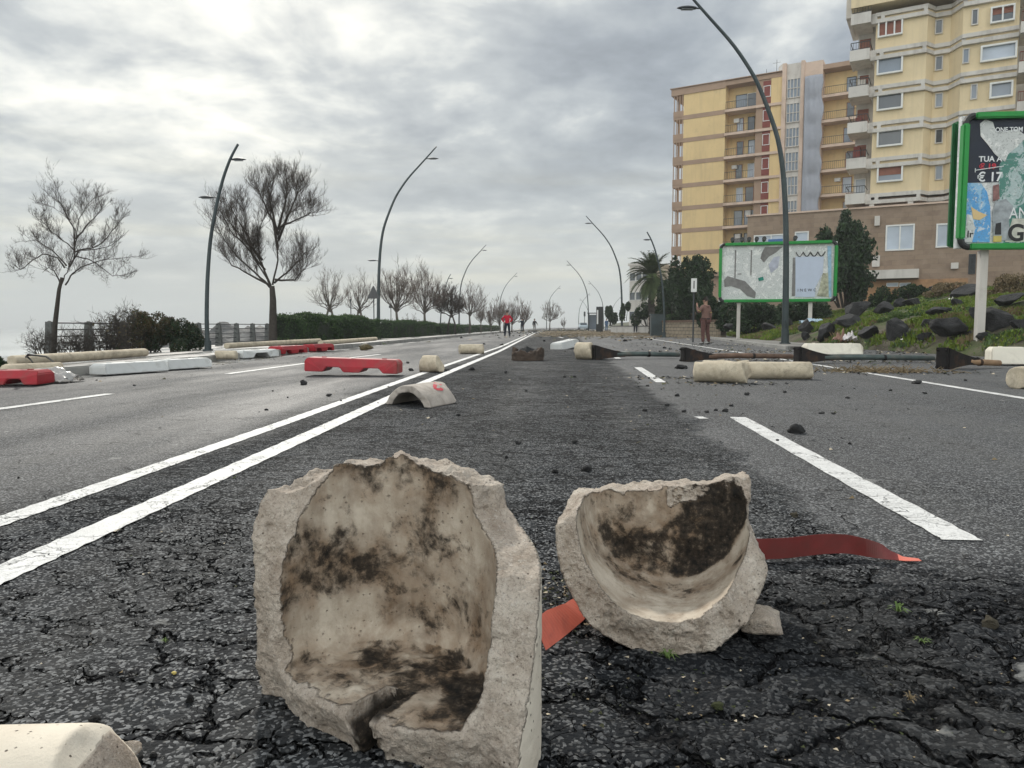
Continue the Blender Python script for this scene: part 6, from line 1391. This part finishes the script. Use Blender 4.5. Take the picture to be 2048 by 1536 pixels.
# man in brown, seen from behind, holding a phone up in front of his face, turned left
d = .72*1500/(689-653)
p = G(1410, 689); H = (689-592)*d/1500; H = min(H, 1.86)
pr = person(p, VIEW_ROT+R(180)+R(38), 'man in a brown tracksuit seen from behind, holding a phone up to film', M['brown_cloth'], M['brown_cloth2'], dict(le=(.27, -.12, 1.20), lh=(.12, -.30, 1.45), re=(-.23, .06, 1.13), rh=(-.25, -.02, .86), lf=(.15, .02, .08), rf=(-.20, .03, .08), rk=(-.15, -.02, .50), lk=(.13, -.01, .50), face=(.1, -1, .1), rs=(-.165, 0, 1.41), ls=(.165, -.02, 1.41)), H, 'hair', strip_=M['yellow_cloth'], hood=True)
ph = MB(); ph.box((0, 0, 0), (.075, .010, .15), None, 0, .004); o = ph.build('phone', M['ink_black']); o.matrix_world = Matrix.Translation(pr.location) @ Matrix.Rotation(pr.rotation_euler.z, 4, 'Z') @ Matrix.Translation(Vector((.06, -.40, 1.52))*(H/1.75)); tag(o, 'black phone held up by the man in brown', 'phone')
# person in red with hands on hips
d = 50; p = D(1014.5, 677.5, d); H = (678-624)*d/1500
person(Vector((p.x, p.y, 0)), VIEW_ROT, 'person in a red jacket and dark trousers, hands on hips, on the double line', M['red_cloth'], M['navy_cloth'], dict(le=(.34, .06, 1.20), lh=(.17, -.06, 1.02), re=(-.36, .06, 1.20), rh=(-.19, -.06, 1.02), lf=(.17, .0, .08), rf=(-.17, .0, .08), lk=(.13, -.02, .50), rk=(-.13, -.02, .50)), 1.72)
for (px, yf, yh, d, top, leg, lab, pose, pk) in (
    (1044, 664, 638, 98, 'navy_cloth', 'navy_cloth', 'person in dark clothes far down the road with one arm raised sideways', dict(re=(-.38, -.05, 1.28), rh=(-.60, -.15, 1.38)), False),
    (1069, 663, 637, 104, 'shirt_dark', 'pale_cloth', 'distant person in a dark top and pale trousers near the end of the double line', dict(le=(.33, .05, 1.2), lh=(.42, -.05, 1.0)), False),
    (1271, 667, 631, 72, 'grey_cloth', 'navy_cloth', 'person in a grey jacket with dark bib standing on the right pavement', dict(), True),
    (1213, 661, 639, 110, 'blue_cloth', 'blue_cloth', 'small blue-clad person beside the dark totem', dict(), False)):
    p = D(px, 653, d); person(Vector((p.x, p.y, 0.0 if px < 1200 else .1)), VIEW_ROT+R(15), lab, M[top], M[leg], pose, 1.74, pack=pk)
# ---------------------------------------------------------------- plastic and concrete barriers
def barrier(name, loc, rz, L, h, w, mat, label, notches=(), group='barrier blocks', cham=.06, tilt=0.0, roll=0.0, feet=0.0):
    """traffic block; side outline with trapezoid openings underneath, chamfered top; local x along it"""
    r = empty(name, loc, rz); r.rotation_euler = (roll, tilt, rz)
    out = [(-L/2, 0)]
    for (c, nw, nh) in notches: out += [(c-nw/2, 0), (c-nw*.32, nh), (c+nw*.32, nh), (c+nw/2, 0)]
    out += [(L/2, 0), (L/2, h-cham*.7), (L/2-.03, h), (-L/2+.03, h), (-L/2, h-cham*.7)]
    bm = bmesh.new(); k = len(out); a = [bm.verts.new((x, -w/2, z)) for x, z in out]; b = [bm.verts.new((x, w/2, z)) for x, z in out]
    for v_, (x, z) in zip(a+b, out*2):
        if z > h-.01: v_.co.y *= 1-2*cham/w
        if z == 0: v_.co.y *= 1.03
    fa = bm.faces.new(a); fb = bm.faces.new(b[::-1]); [bm.faces.new((a[(i+1) % k], a[i], b[i], b[(i+1) % k])) for i in range(k)]
    bmesh.ops.recalc_face_normals(bm, faces=bm.faces[:]); bmesh.ops.bevel(bm, geom=[e for e in bm.edges if e.calc_face_angle(0) > .3], offset=.010, segments=2, affect='EDGES')
    bmesh.ops.triangulate(bm, faces=[f for f in bm.faces if len(f.verts) > 4])
    me = bpy.data.meshes.new('shell'); bm.to_mesh(me); bm.free(); me.materials.append(mat); link(bpy.data.objects.new('shell', me), r)
    m = MB(); m.box((0, 0, h+.001), (L*.003+.012, w-2*cham-.02, .006)); m.build('seam', M['black_frame'], r)
    for sx in (-1, 1): m = MB(); m.tube([(sx*L*.33, 0, h-.004), (sx*L*.33, 0, h+.012)], .035, 12); m.build('filler_cap', mat, r)
    return tag(r, label, 'barrier', group)
g_ = 'red and white road barriers'
p = G(700, 753); barrier('road_barrier', (p.x-.0, p.y+.22, .055), VIEW_ROT-R(3), 1.36, .20, .40, M['red_plastic'], 'red barrier block lying alone in the left lane with two openings below', ((-.26, .30, .07), (.30, .34, .07)), g_, tilt=R(1.6))
m = MB(); m.tube([(-.36, -.16, -.055), (-.36, -.17, .03)], .008, 5)
p = G(229, 751); barrier('road_barrier', (p.x, p.y+.42, .02), R(72), 1.15, .16, .34, M['white_plastic'], 'long white barrier against the left kerb, nearer of the two', (), g_)
p = G(338, 744); barrier('road_barrier', (p.x-.15, p.y+.75, .02), R(72), .95, .16, .34, M['white_plastic'], 'long white barrier against the left kerb, behind the nearer one', (), g_)
p = G(500, 717); barrier('road_barrier', (p.x, p.y+.3, .02), R(76), 1.3, .17, .36, M['white_plastic'], 'white barrier with a dark opening beyond the double-headed lamp', ((.0, .6, .10),), g_)
p = G(568, 709); barrier('road_barrier', (p.x, p.y+.3, .02), R(78), 1.2, .20, .42, M['red_plastic'], 'red barrier by the left kerb in front of the long hedge', ((-.3, .3, .09), (.3, .3, .09)), g_)
p = G(608, 706); barrier('road_barrier', (p.x, p.y+1.2, .02), R(78), 1.1, .20, .42, M['red_plastic'], 'second red barrier behind the one in front of the long hedge', ((-.3, .3, .09), (.3, .3, .09)), g_)
p = G(28, 774); barrier('road_barrier', (p.x-.33, p.y+.22, .02), R(10), 1.05, .17, .42, M['red_plastic'], 'red barrier at the left picture edge with pale plastic over its end', ((-.2, .22, .07), (.25, .22, .07)), g_)
p = G(1669, 710); barrier('road_barrier', (p.x, p.y+.2, .02), VIEW_ROT-R(2), 1.40, .27, .45, M['cream_plastic'], 'long cream barrier on the right shoulder in front of the boulders', (), g_, cham=.12)
p = G(2068, 733); barrier('road_barrier', (p.x+.02, p.y+.4, .03), VIEW_ROT-R(18), 1.1, .31, .45, M['cream_plastic'], 'cream barrier cut off by the right picture edge', (), g_, cham=.10)
p = G(1130, 699); barrier('road_barrier', (p.x, p.y+.8, .02), R(68), 1.5, .24, .40, M['white_plastic'], 'tilted pale barrier lying in the road behind the dark debris', (), g_, tilt=R(-4))
# clear plastic film over the red one
def film(loc, w, h, d_, label, mat, seed, name='plastic_sheet', rz=0.0, cat='plastic sheet', amp=.5):
    n = 22; vs = []; fs = []
    for i in range(n+1):
        for j in range(n+1):
            a, b = i/n-.5, j/n-.5; q = Vector((a*4+seed, b*4, seed)); e = (mnoise.noise(q)+.5*mnoise.noise(q*2.3))
            vs.append((a*w*(1+.2*mnoise.noise(Vector((b*5, seed, 0)))), b*d_*(1+.2*mnoise.noise(Vector((a*5, seed, 3)))), max(.004, h*(.5+amp*e)*(1-1.6*(a*a+b*b)))))
    for i in range(n):
        for j in range(n): k = i*(n+1)+j; fs.append((k, k+n+1, k+n+2, k+1))
    o = MB().add(vs, fs).build(name, mat, None, True); s_ = o.modifiers.new('s', 'SOLIDIFY'); s_.thickness = .003; o.location = loc; o.rotation_euler = (0, 0, rz); return tag(o, label, cat)
pl = NT('clear_film'); pl.set((.62, .60, .58), .25, 0, .6); pl.put(pl.b.inputs['Transmission Weight'], .45); M['film'] = pl.mat
p = G(98, 766); film((p.x, p.y+.1, 0), .55, .24, .5, 'crumpled clear plastic film over the end of the left red barrier', M['film'], 2)

# ---------------------------------------------------------------- round kerb logs
def put_log(px0, px1, by, r, label, seed, rz=0.0, mat='log', broken=(.35, .35), lift=0.0, dy=0.0, rough=.02, ry=0.0, name='concrete_kerb_log'):
    p = G((px0+px1)/2, by); d = (p-Vector((0, 0, 0))).dot(Fw)+r; L = (px1-px0)*d/1500/max(.3, math.cos(rz)); o = log_obj(name, L, r, seed, r/9, M[mat], broken[0], broken[1], rough=rough)
    q = p+Fw*(r*.9+dy); o.location = (q.x, q.y, r*.96+lift); o.rotation_euler = (0, ry, VIEW_ROT+rz); return tag(o, label, 'concrete log', 'round concrete kerb logs')
put_log(1397, 1492, 766, .14, 'rough beige round log with a grey end, left of the trio in the right lane', 1, R(-28), rough=.10)
put_log(1500, 1627, 759, .120, 'long smooth beige round log, right of the trio in the right lane', 2, R(-5), rough=.05)
put_log(1422, 1515, 752, .105, 'dark broken log lying behind and between the two beige ones', 3, R(-18), dy=.32, rough=.14)
put_log(838, 882, 745, .135, 'short beige stump of log on the double line', 4, R(-25), rough=.07)
put_log(918, 968, 708, .13, 'beige log piece across the double line farther away', 6, R(4), rough=.05)
o = put_log(1153, 1188, 719, .19, 'beige bollard stub at the foot of the first fallen black post', 7, R(-35), rough=.03, name='broken_bollard'); o['category'] = 'bollard'; o['group'] = 'broken concrete bollard pieces'
# long planter edging on the left, straight half-round bars
def edging(p0, p1, r, label, seed, z=.06):
    a, b = Vector(p0), Vector(p1); L = (b-a).length; o = log_obj('planter_edging', L, r, seed, r/5 if L < 5 else r/4, M['log'], .3, .3, rough=.02); c = (a+b)/2; o.location = (c.x, c.y, z); o.rotation_euler = (0, 0, math.atan2(b.y-a.y, b.x-a.x)); return tag(o, label, 'planter edging', 'round planter edging bars')
edging(G(22, 731, .1), G(292, 711, .1), .088, 'long beige round edging bar below the leafless bushes', 11, .17)
edging(G(8, 758, .0), G(126, 752, .0), .105, 'short beige round edging bar behind the red barrier at the left edge', 12, .10)
edging(G(430, 714, .1), G(474, 714, .1), .09, 'beige edging piece right of the double-headed lamp foot', 13, .14)
edging(G(452, 696, .1), G(640, 684, .1), .085, 'far beige edging bar along the foot of the big tree', 14, .16)
edging(G(640, 690, .1), G(752, 680, .1), .085, 'pale edging bar under the long hedge', 15, .16)
# black hose
m = MB(); b = G(52, 716, .3); pts = [G(52, 714, .30), G(56, 710, .38), G(75, 711, .34), G(92, 713, .30), G(105, 722, .16), G(114, 729, .06)]; m.tube(pts, .014, 6); pts = [G(54, 713, .32), G(62, 720, .2), G(68, 728, .08)]; m.tube(pts, .012, 6); tag(m.build('hose', M['black_frame'], None, True), 'thin black hose looping over the beige edging bar', 'hose')

# curved shell piece with red paint, on the double line
def f3(p):
    x, y, z = p[:, 0], p[:, 1], p[:, 2]; r = np.hypot(x, z+.11); b = np.maximum(r-.30, .235-r)+.001*vnoise(p, 60, 1); e = .02*fbm(p, 9, 3, 3)
    return np.maximum(np.maximum(b, -z+.0), np.maximum(np.abs(y+x*.25)-.25+e*(1+3*(y > 0)), x-.28))
def a3(v): r = np.hypot(v[:, 0], v[:, 2]+.11); fr = sst(.004, .0, np.minimum(np.abs(r-.30), np.abs(r-.235))); return {'fracture': 1-fr, 'cavity': v[:, 0]*0, 'stain': v[:, 0]*0}
p = G(828, 813); o = put_iso('broken_bollard', f3, (-.33, -.36, -.01), (.33, .36, .22), .008, a3, (p.x+.02, p.y+.25, 0), VIEW_ROT-R(24), simple('weathered_concrete', (.40, .36, .32), .9, .2, 7, bump=.9, bscale=30, dirt=(.24, .21, .18)))
tag(o, 'arched shell of pale concrete with a red paint mark resting on the double line', 'bollard', 'broken concrete bollard pieces')
m = MB(); rr = .303
def ar(th, y): return Vector((rr*math.sin(R(th)), y, rr*math.cos(R(th))-.11))
for pts in ([ar(18, .10), ar(26, .02), ar(33, -.02)], [ar(33, -.02), ar(36, .06), ar(33, .10)], [ar(8, .16), ar(24, .17)]):
    vs = []; 
    for i, q_ in enumerate(pts): s_ = .018; t = (pts[min(i+1, len(pts)-1)]-pts[max(i-1, 0)]).normalized(); nn = Vector((q_.x, 0, q_.z+.11)).normalized(); sd = t.cross(nn)*s_; vs += [q_-sd, q_+sd]
    m.add(vs, [(2*i, 2*i+1, 2*i+3, 2*i+2) for i in range(len(pts)-1)])
m.build('paint_mark', M['ink_red'], o)
# other small broken things
def rubble(px, by, w, h, seed, label, mat='stone', name='rubble_chunk', cat='rubble', fac=8, dd=.12, grp='rubble chunks on the road'):
    p = G(px, by); d = p.dot(Fw); W_ = w*d/1500; H = h*d/1500; me = lump(name, (W_*1.15, W_*.8, H*1.4), seed, M[mat], max(W_, H)/22, dd, facets=fac); o = link(bpy.data.objects.new(name, me)); o.location = p+Fw*W_*.4+Vector((0, 0, H*.45)); o.rotation_euler = (0, 0, VIEW_ROT+seed); return tag(o, label, cat, grp)
rubble(730, 701, 25, 12, 201, 'brown rubble chunk near the left kerb opposite the hedge end', 'shrub_brown', dd=.3)
rubble(755, 689, 16, 5, 202, 'flat dark chunk in the wet gutter', 'stone', dd=.3)
def bowl():
    p = G(1056, 722); b = empty('broken_planter', p+Fw*.28, VIEW_ROT)
    def f(q): x, y, z = q[:, 0], q[:, 1], q[:, 2]; r = np.hypot(x, y*1.2); zt = .20+.09*vnoise(q*np.array([1, 1, 0]), 7, 2)+.05*vnoise(q*np.array([1, 1, 0]), 25, 3); w = np.maximum(r-.34-.05*z+.012*fbm(q, 14, 3, 1), -np.maximum(r-.27, .05-z)); return np.maximum(np.maximum(w, -z), z-zt)
    v, q = surface_net(f, (-.4, -.36, -.01), (.4, .36, .30), .012); link(bpy.data.objects.new('shell', np_mesh('shell', v, q, M['planter'], True)), b)
    def g(q): x, y, z = q[:, 0], q[:, 1], q[:, 2]; return z-(.10+.12*fbm(q*np.array([1, 1, 0])+3, 5, 4, 2)+.1*np.exp(-(x*x+y*y)/.03))+3*np.maximum(np.hypot(x, y*1.2)-.26, 0)
    v, q = surface_net(lambda q: np.maximum(g(q), .03-q[:, 2]), (-.3, -.3, .02), (.3, .3, .32), .014); link(bpy.data.objects.new('soil', np_mesh('soil', v, q, M['stone'], True)), b); tag(b, 'low jagged dark brown planter fragment full of black soil in the middle of the road', 'planter')
M['planter'] = simple('planter_fragment', (.07, .05, .038), .9, .35, 8, bump=.8, bscale=25, dirt=(.025, .02, .018)); bowl()
def scrap_():
    p = G(1128, 697); m = MB(); rg = random.Random(4); r = empty('dark_debris', p+Fw*.2, VIEW_ROT)
    for k in range(7): a = Vector((rg.uniform(-.25, .45), rg.uniform(-.2, .2), .03)); m = MB(); m.box(a+Vector((0, 0, rg.uniform(0, .16))), (rg.uniform(.15, .4), .08, .03), Matrix.Rotation(rg.uniform(-.6, .6), 3, 'Y') @ Matrix.Rotation(rg.uniform(-1, 1), 3, 'Z')); m.build('splinter', M['black_iron'], r)
    tag(r, 'heap of black splinters in front of the tilted pale barrier', 'debris')
scrap_()
# cobble-like end piece at the right picture edge
o = put_log(2036, 2080, 778, .13, 'beige concrete piece cut off by the right picture edge', 9, R(30), rough=.05)

# ---------------------------------------------------------------- the fallen iron posts
def fallen_post(px0, px1, by, label, pole_mat, foot_h=.42):
    """post lying on its side: square foot plate, flared foot with fins, long pole; local x along it from the foot"""
    a = G(px0, by); b = G(px1, by-2); d = b-a; L = d.length; r = empty('fallen_post', (a.x, a.y, 0), math.atan2(d.y, d.x)); hh = foot_h; zc_ = hh*.46
    m = MB(); m.box((0, 0, zc_), (.045, hh*.62, hh), None, 0, .006)
    for sy in (-1, 1):
        for sz in (-1, 1): m.tube([(-.05, sy*hh*.22, zc_+sz*hh*.38), (.05, sy*hh*.22, zc_+sz*hh*.38)], .016, 6)
    m.build('foot_plate', M['black_iron'], r)
    m = MB(); n = 8; vs = []
    for i in range(n+1):
        t = i/n; s_ = (hh*.40)*(1-t)**1.5+.062; x = .02+t*.72
        for (cy, cz) in ((-1, -1), (1, -1), (1, 1), (-1, 1)): vs.append((x, cy*s_*.62, zc_+cz*s_*.86-t*.05))
    fs = [(0, 3, 2, 1), tuple(n*4+j for j in range(4))]+[(i*4+j, i*4+(j+1) % 4, (i+1)*4+(j+1) % 4, (i+1)*4+j) for i in range(n) for j in range(4)]; m.add(vs, fs); m.build('flared_foot', M['black_iron'], r, fix=True)
    m = MB(); m.tube([(.55, 0, zc_-.04), (L*.5, 0, .115), (L-.02, 0, .085)], [.058, .056, .052], 12); m.build('pole', M[pole_mat], r, True)
    m = MB(); m.tube([(L*.62, 0, .103), (L*.62+.05, 0, .103)], .062, 12); m.build('collar', M['black_iron'], r); return tag(r, label, 'fallen post', 'iron posts fallen end to end')
fallen_post(1186, 1360, 719, 'fallen black post with flared foot next to the beige bollard stub', 'pole_green', .33)
fallen_post(1366, 1586, 723, 'fallen post with rusty brown pole, second from the left', 'pole_rust', .30)
fallen_post(1594, 1868, 727, 'fallen post with greenish pole passing in front of the cream barrier', 'pole_green', .34)
o = fallen_post(1884, 2000, 738, 'fallen post foot with torn debris around it, farthest right of the row', 'pole_wood', .38)
# ---------------------------------------------------------------- stones: one mesh kind, many copies
sm = [lump('lava_stone', (1, 1, 1), s, M['stone'], .07, .22, facets=9) for s in (301, 302, 303, 304)]
ST = [(1597, 868, 32, 20, 'largest black stone in the right lane beside the dashed line'), (1363, 738, 26, 10, 'flat dark stone at the far end of the near right dash'), (1036, 889, 12, 7, 'small black stone right behind the upright concrete shell'), (1150, 887, 14, 8, 'small black stone right of the pair behind the concrete pieces'), (1175, 943, 22, 12, 'black stone just behind the left end of the bowl shaped piece'), (1109, 946, 14, 8, 'black stone between the two big concrete pieces, farther back'),
      (606, 770, 14, 10, 'black stone in the left lane below the red barrier'), (657, 793, 12, 6, 'black pebble on the asphalt below the lone red barrier'), (944, 741, 14, 8, 'black stone right of the double line'), (888, 778, 12, 6, 'black pebble touching the arched shell'), (1011, 747, 7, 4, None), (1836, 768, 18, 8, 'black stone on the right edge line'), (1556, 883, 8, 5, None), (916, 832, 9, 5, None), (1012, 916, 9, 5, None), (1290, 823, 10, 6, None), (1335, 812, 10, 5, None),
      (1369, 825, 10, 6, None), (1414, 826, 9, 5, None), (1432, 822, 9, 5, None), (1452, 824, 12, 7, None), (1464, 813, 10, 5, None), (1495, 791, 10, 6, None), (1570, 786, 9, 5, None), (1355, 793, 9, 6, None), (1296, 773, 8, 4, None), (1645, 828, 12, 4, None), (1668, 829, 9, 4, None), (1700, 889, 8, 5, None), (1697, 797, 9, 4, None), (1783, 782, 8, 4, None), (1852, 788, 9, 4, None), (1932, 762, 8, 4, None), (1910, 744, 10, 4, None), (1130, 755, 8, 4, None),
      (1150, 755, 7, 4, None), (1052, 783, 8, 4, None), (1012, 744, 6, 3, None), (867, 733, 10, 6, None), (822, 742, 10, 6, None), (815, 727, 8, 4, None), (893, 742, 12, 5, None), (682, 803, 5, 4, None), (532, 821, 8, 4, None), (575, 796, 4, 3, None), (545, 783, 4, 3, None), (268, 772, 6, 3, None), (1089, 683, 6, 4, None), (968, 689, 5, 3, None), (1329, 697, 8, 4, None), (1341, 699, 7, 3, None), (1462, 712, 20, 5, 'flat dark scrap under the rusty brown pole'), (1524, 713, 14, 5, None), (1250, 683, 10, 5, None), (1320, 704, 6, 3, None),
      (186, 1448, 26, 16, 'black stone near the lower left corner behind the cream log'), (378, 1407, 16, 18, 'black stone left of the upright concrete shell'), (303, 1518, 16, 12, 'black stone right of the cream log end'), (130, 1455, 14, 9, None), (24, 1222, 10, 9, None), (486, 1134, 8, 7, None), (260, 1362, 12, 7, None), (475, 1490, 10, 9, None), (267, 1530, 26, 16, 'black stone half hidden at the end of the cream log'), (36, 957, 6, 4, None), (300, 1100, 7, 5, None), (1590, 1035, 16, 10, 'brownish stone on the cracks above the red strap'), (1985, 1262, 36, 26, 'brown lump of dirt in the wide crack at the right'), (1438, 1420, 24, 14, 'reddish dirt lump in front of the bowl shaped piece')]
for i, (px, by, w, h, lab) in enumerate(ST):
    o = bpy.data.objects.new('lava_stone', sm[i % 4]); link(o); p = G(px, by); d = p.dot(Fw); W_ = w*d/1500; Hh = h*d/1500*.95
    o.location = p+Fw*W_*.35+Vector((0, 0, Hh*.35)); o.scale = (W_*1.1, W_*.9, Hh*1.35); o.rotation_euler = (0, 0, i*1.7); tag(o, lab or 'small black lava stone scattered on the asphalt', 'stone', 'black stones on the road' if lab else 'small loose lava stones')
    if i in (67, 68, 69) or px in (1590, 1985, 1438): o.data = o.data.copy(); o.data.materials[0] = M['earth']
# fine grit: uncountable
def grit():
    g = np.random.default_rng(5); P = []; S = []
    def patch(cx, cy, sx, sy, n, s0, s1):
        P.append(np.stack([g.normal(cx, sx, n), g.normal(cy, sy, n), np.zeros(n)], 1)); S.append(g.uniform(s0, s1, n))
    c = G(1130, 1200); patch(c.x, c.y, .06, .12, 500, .002, .009); c = G(1440, 1430); patch(c.x, c.y, .25, .10, 260, .002, .006); c = G(1750, 1300); patch(c.x, c.y, .35, .25, 260, .002, .006); c = G(300, 1200); patch(c.x, c.y, .6, .4, 120, .002, .006)
    c = G(1360, 757); patch(c.x, c.y, .5, .15, 180, .01, .04); c = G(1440, 768); patch(c.x, c.y, .5, .2, 120, .01, .035); c = G(1780, 745); patch(c.x, c.y, .7, .3, 260, .01, .04); c = G(1800, 722); patch(c.x, c.y, 2.0, .8, 500, .02, .06)
    c = G(1600, 705); patch(c.x, c.y, 3.0, 1.0, 500, .02, .07); c = G(1200, 668); patch(c.x, c.y, 4.5, 16, 1500, .04, .16); c = G(1150, 662); patch(c.x, c.y, 5, 22, 1200, .08, .25); c = G(1100, 800); patch(c.x, c.y, 1.5, 3.0, 160, .006, .02); c = G(1500, 850); patch(c.x, c.y, 1.4, 2.0, 160, .005, .02)
    c = G(400, 730); patch(c.x, c.y, .8, 4, 160, .01, .04); c = G(1420, 690); patch(c.x, c.y, 2.0, 3, 300, .02, .06)
    P = np.concatenate(P); S = np.concatenate(S); n = len(P); T_ = np.array([[1, 1, 1], [-1, -1, 1], [-1, 1, -1], [1, -1, -1]])*.6; A = g.normal(size=(n, 3, 3)); Q, _ = np.linalg.qr(A); vs = np.einsum('nij,kj->nki', Q, T_)*S[:, None, None]*g.uniform(.6, 1.3, (n, 4, 1))+P[:, None, :]; vs[:, :, 2] = np.abs(vs[:, :, 2])*.7+.001
    b = (np.arange(n)*4)[:, None]; q = np.concatenate([b+np.array([[0, 1, 2]]), b+np.array([[0, 3, 1]]), b+np.array([[0, 2, 3]]), b+np.array([[1, 3, 2]])]); me = np_mesh('grit', vs.reshape(-1, 3), q, [M['stone'], M['earth'], M['log'], M['grass_dry']], False)
    mi = np.tile(g.choice(4, n, p=[.55, .25, .08, .12]), 4); me.polygons.foreach_set('material_index', mi.astype(np.int32)); tag(link(bpy.data.objects.new('grit', me)), 'scattered grit and crumbs of lava and concrete over the asphalt', 'grit', kind='stuff')
grit()
def drift():
    g = np.random.default_rng(15); n = 2600; c = G(1190, 667); X = g.normal(c.x+.6, 3.6, n); Y = g.normal(c.y, 12, n); L_ = g.uniform(.2, 1.0, n); az = g.normal(0, .5, n)
    segs = [(Vector((x, y, .03)), Vector((x+l*math.cos(a), y+l*math.sin(a), .03+.14*abs(math.sin(x*9)))), .02, .010) for x, y, l, a in zip(X, Y, L_, az) if x > -2.5 and y > 26]
    c = G(1770, 747); 
    for k in range(260): x, y = g.normal(c.x, .45), g.normal(c.y+.3, .2); a = g.uniform(0, 6.28); l = g.uniform(.08, .25); segs.append((Vector((x, y, .01)), Vector((x+l*math.cos(a), y+l*math.sin(a), .02+g.uniform(0, .10))), .007, .004))
    o = np_tubes('seaweed_drift', segs, M['grass_dry'], None); tag(o, 'brown drift of reeds and twigs washed across the road', 'drift', kind='stuff')
drift()
# rubbish on the slope
def on_slope(px, py, d): p = D(px, py, d); return Vector((p.x, p.y, max(T(p.x, p.y), .02)+.03))
M['blue_film'] = simple('pale_blue_tarp', (.45, .58, .68), .5, .12, 4, bump=.2, bscale=12); M['card'] = simple('brown_cardboard', (.25, .145, .11), .8, .2, 5); M['paper'] = simple('white_paper', (.70, .66, .66), .7, .15, 6)
film(D(1624, 648, hit(1624, 650, 27)), 1.15, .42, .6, 'pale blue tarp crumpled on the grass beside the tall lamp', M['blue_film'], 5, 'tarp', VIEW_ROT, 'tarp')
film(D(1684, 684, hit(1684, 684, 22.6)-.5), .55, .40, .4, 'brown cardboard scrap leaning on the dark boulders', M['card'], 6, 'cardboard_scrap', VIEW_ROT+.4, 'cardboard', .8)
film(D(1700, 682, hit(1700, 684, 22.4)-.5), .42, .34, .3, 'white and pink paper rubbish beside the cardboard', M['paper'], 7, 'paper_rubbish', VIEW_ROT-.3, 'paper', .9)
film(D(1905, 602, hit(1905, 602, 29)), .35, .18, .3, 'white plastic bag high on the slope', M['paper'], 9, 'plastic_bag', VIEW_ROT, 'bag', .9)
film(D(1806, 681, hit(1806, 681, 21.5)), .18, .10, .15, 'small white carton at the foot of the rough brown rock', M['paper'], 10, 'carton', VIEW_ROT, 'carton', .2)
# weeds in the cracks
def weed(px, py, s, seed, label, mat='weed'):
    p = G(px, py, .0); root = MB(); rg = random.Random(seed)
    for k in range(16):
        a = rg.uniform(0, 6.28); l = s*rg.uniform(.5, 1.1); h = s*rg.uniform(.2, .7); d1 = Vector((math.cos(a), math.sin(a), 0)); sd = Vector((-d1.y, d1.x, 0))*s*.06; q = d1*l*.5+Vector((0, 0, h)); e = d1*l+Vector((0, 0, h*rg.uniform(.2, 1)))
        root.add([-sd, sd, q+sd, q-sd, e], [(0, 1, 2, 3), (3, 2, 4)])
    o = root.build('weed', M[mat]); o.location = p; return tag(o, label, 'weed', 'weeds in the asphalt cracks')
weed(1795, 1225, .035, 1, 'green and yellow weed tuft in the wide cracks at right'); weed(1845, 1285, .022, 2, 'small green weed below the larger tuft'); weed(330, 1284, .014, 3, 'tiny green sprout on the left asphalt'); weed(1335, 1318, .03, 4, 'weed poking out below the bowl shaped piece'); weed(1820, 1400, .02, 5, 'pale dry weed in the lower right cracks', 'grass_dry')
o = lump('pebble', (.011, .009, .007), 8, M['yellow_paper'], .0006, .05, facets=2); q_ = link(bpy.data.objects.new('pebble', o)); q_.location = G(348, 1346, .003); tag(q_, 'tiny pale yellow pebble on the left asphalt', 'pebble')

# ---------------------------------------------------------------- the sea air
m = MB(); m.bx(-9500, 3500, -2500, 12500, -9, 62); hz = m.build('haze'); tag(hz, kind='stuff', label='thin pale sea haze over the whole shore')
hm = bpy.data.materials.new('haze'); hm.use_nodes = True; nt = hm.node_tree; nt.nodes.remove(nt.nodes['Principled BSDF']); pv_ = nt.nodes.new('ShaderNodeVolumePrincipled')
pv_.inputs['Color'].default_value = (.93, .96, .97, 1); pv_.inputs['Density'].default_value = .0006; nt.links.new(pv_.outputs[0], nt.nodes['Material Output'].inputs['Volume']); hz.data.materials.append(hm)
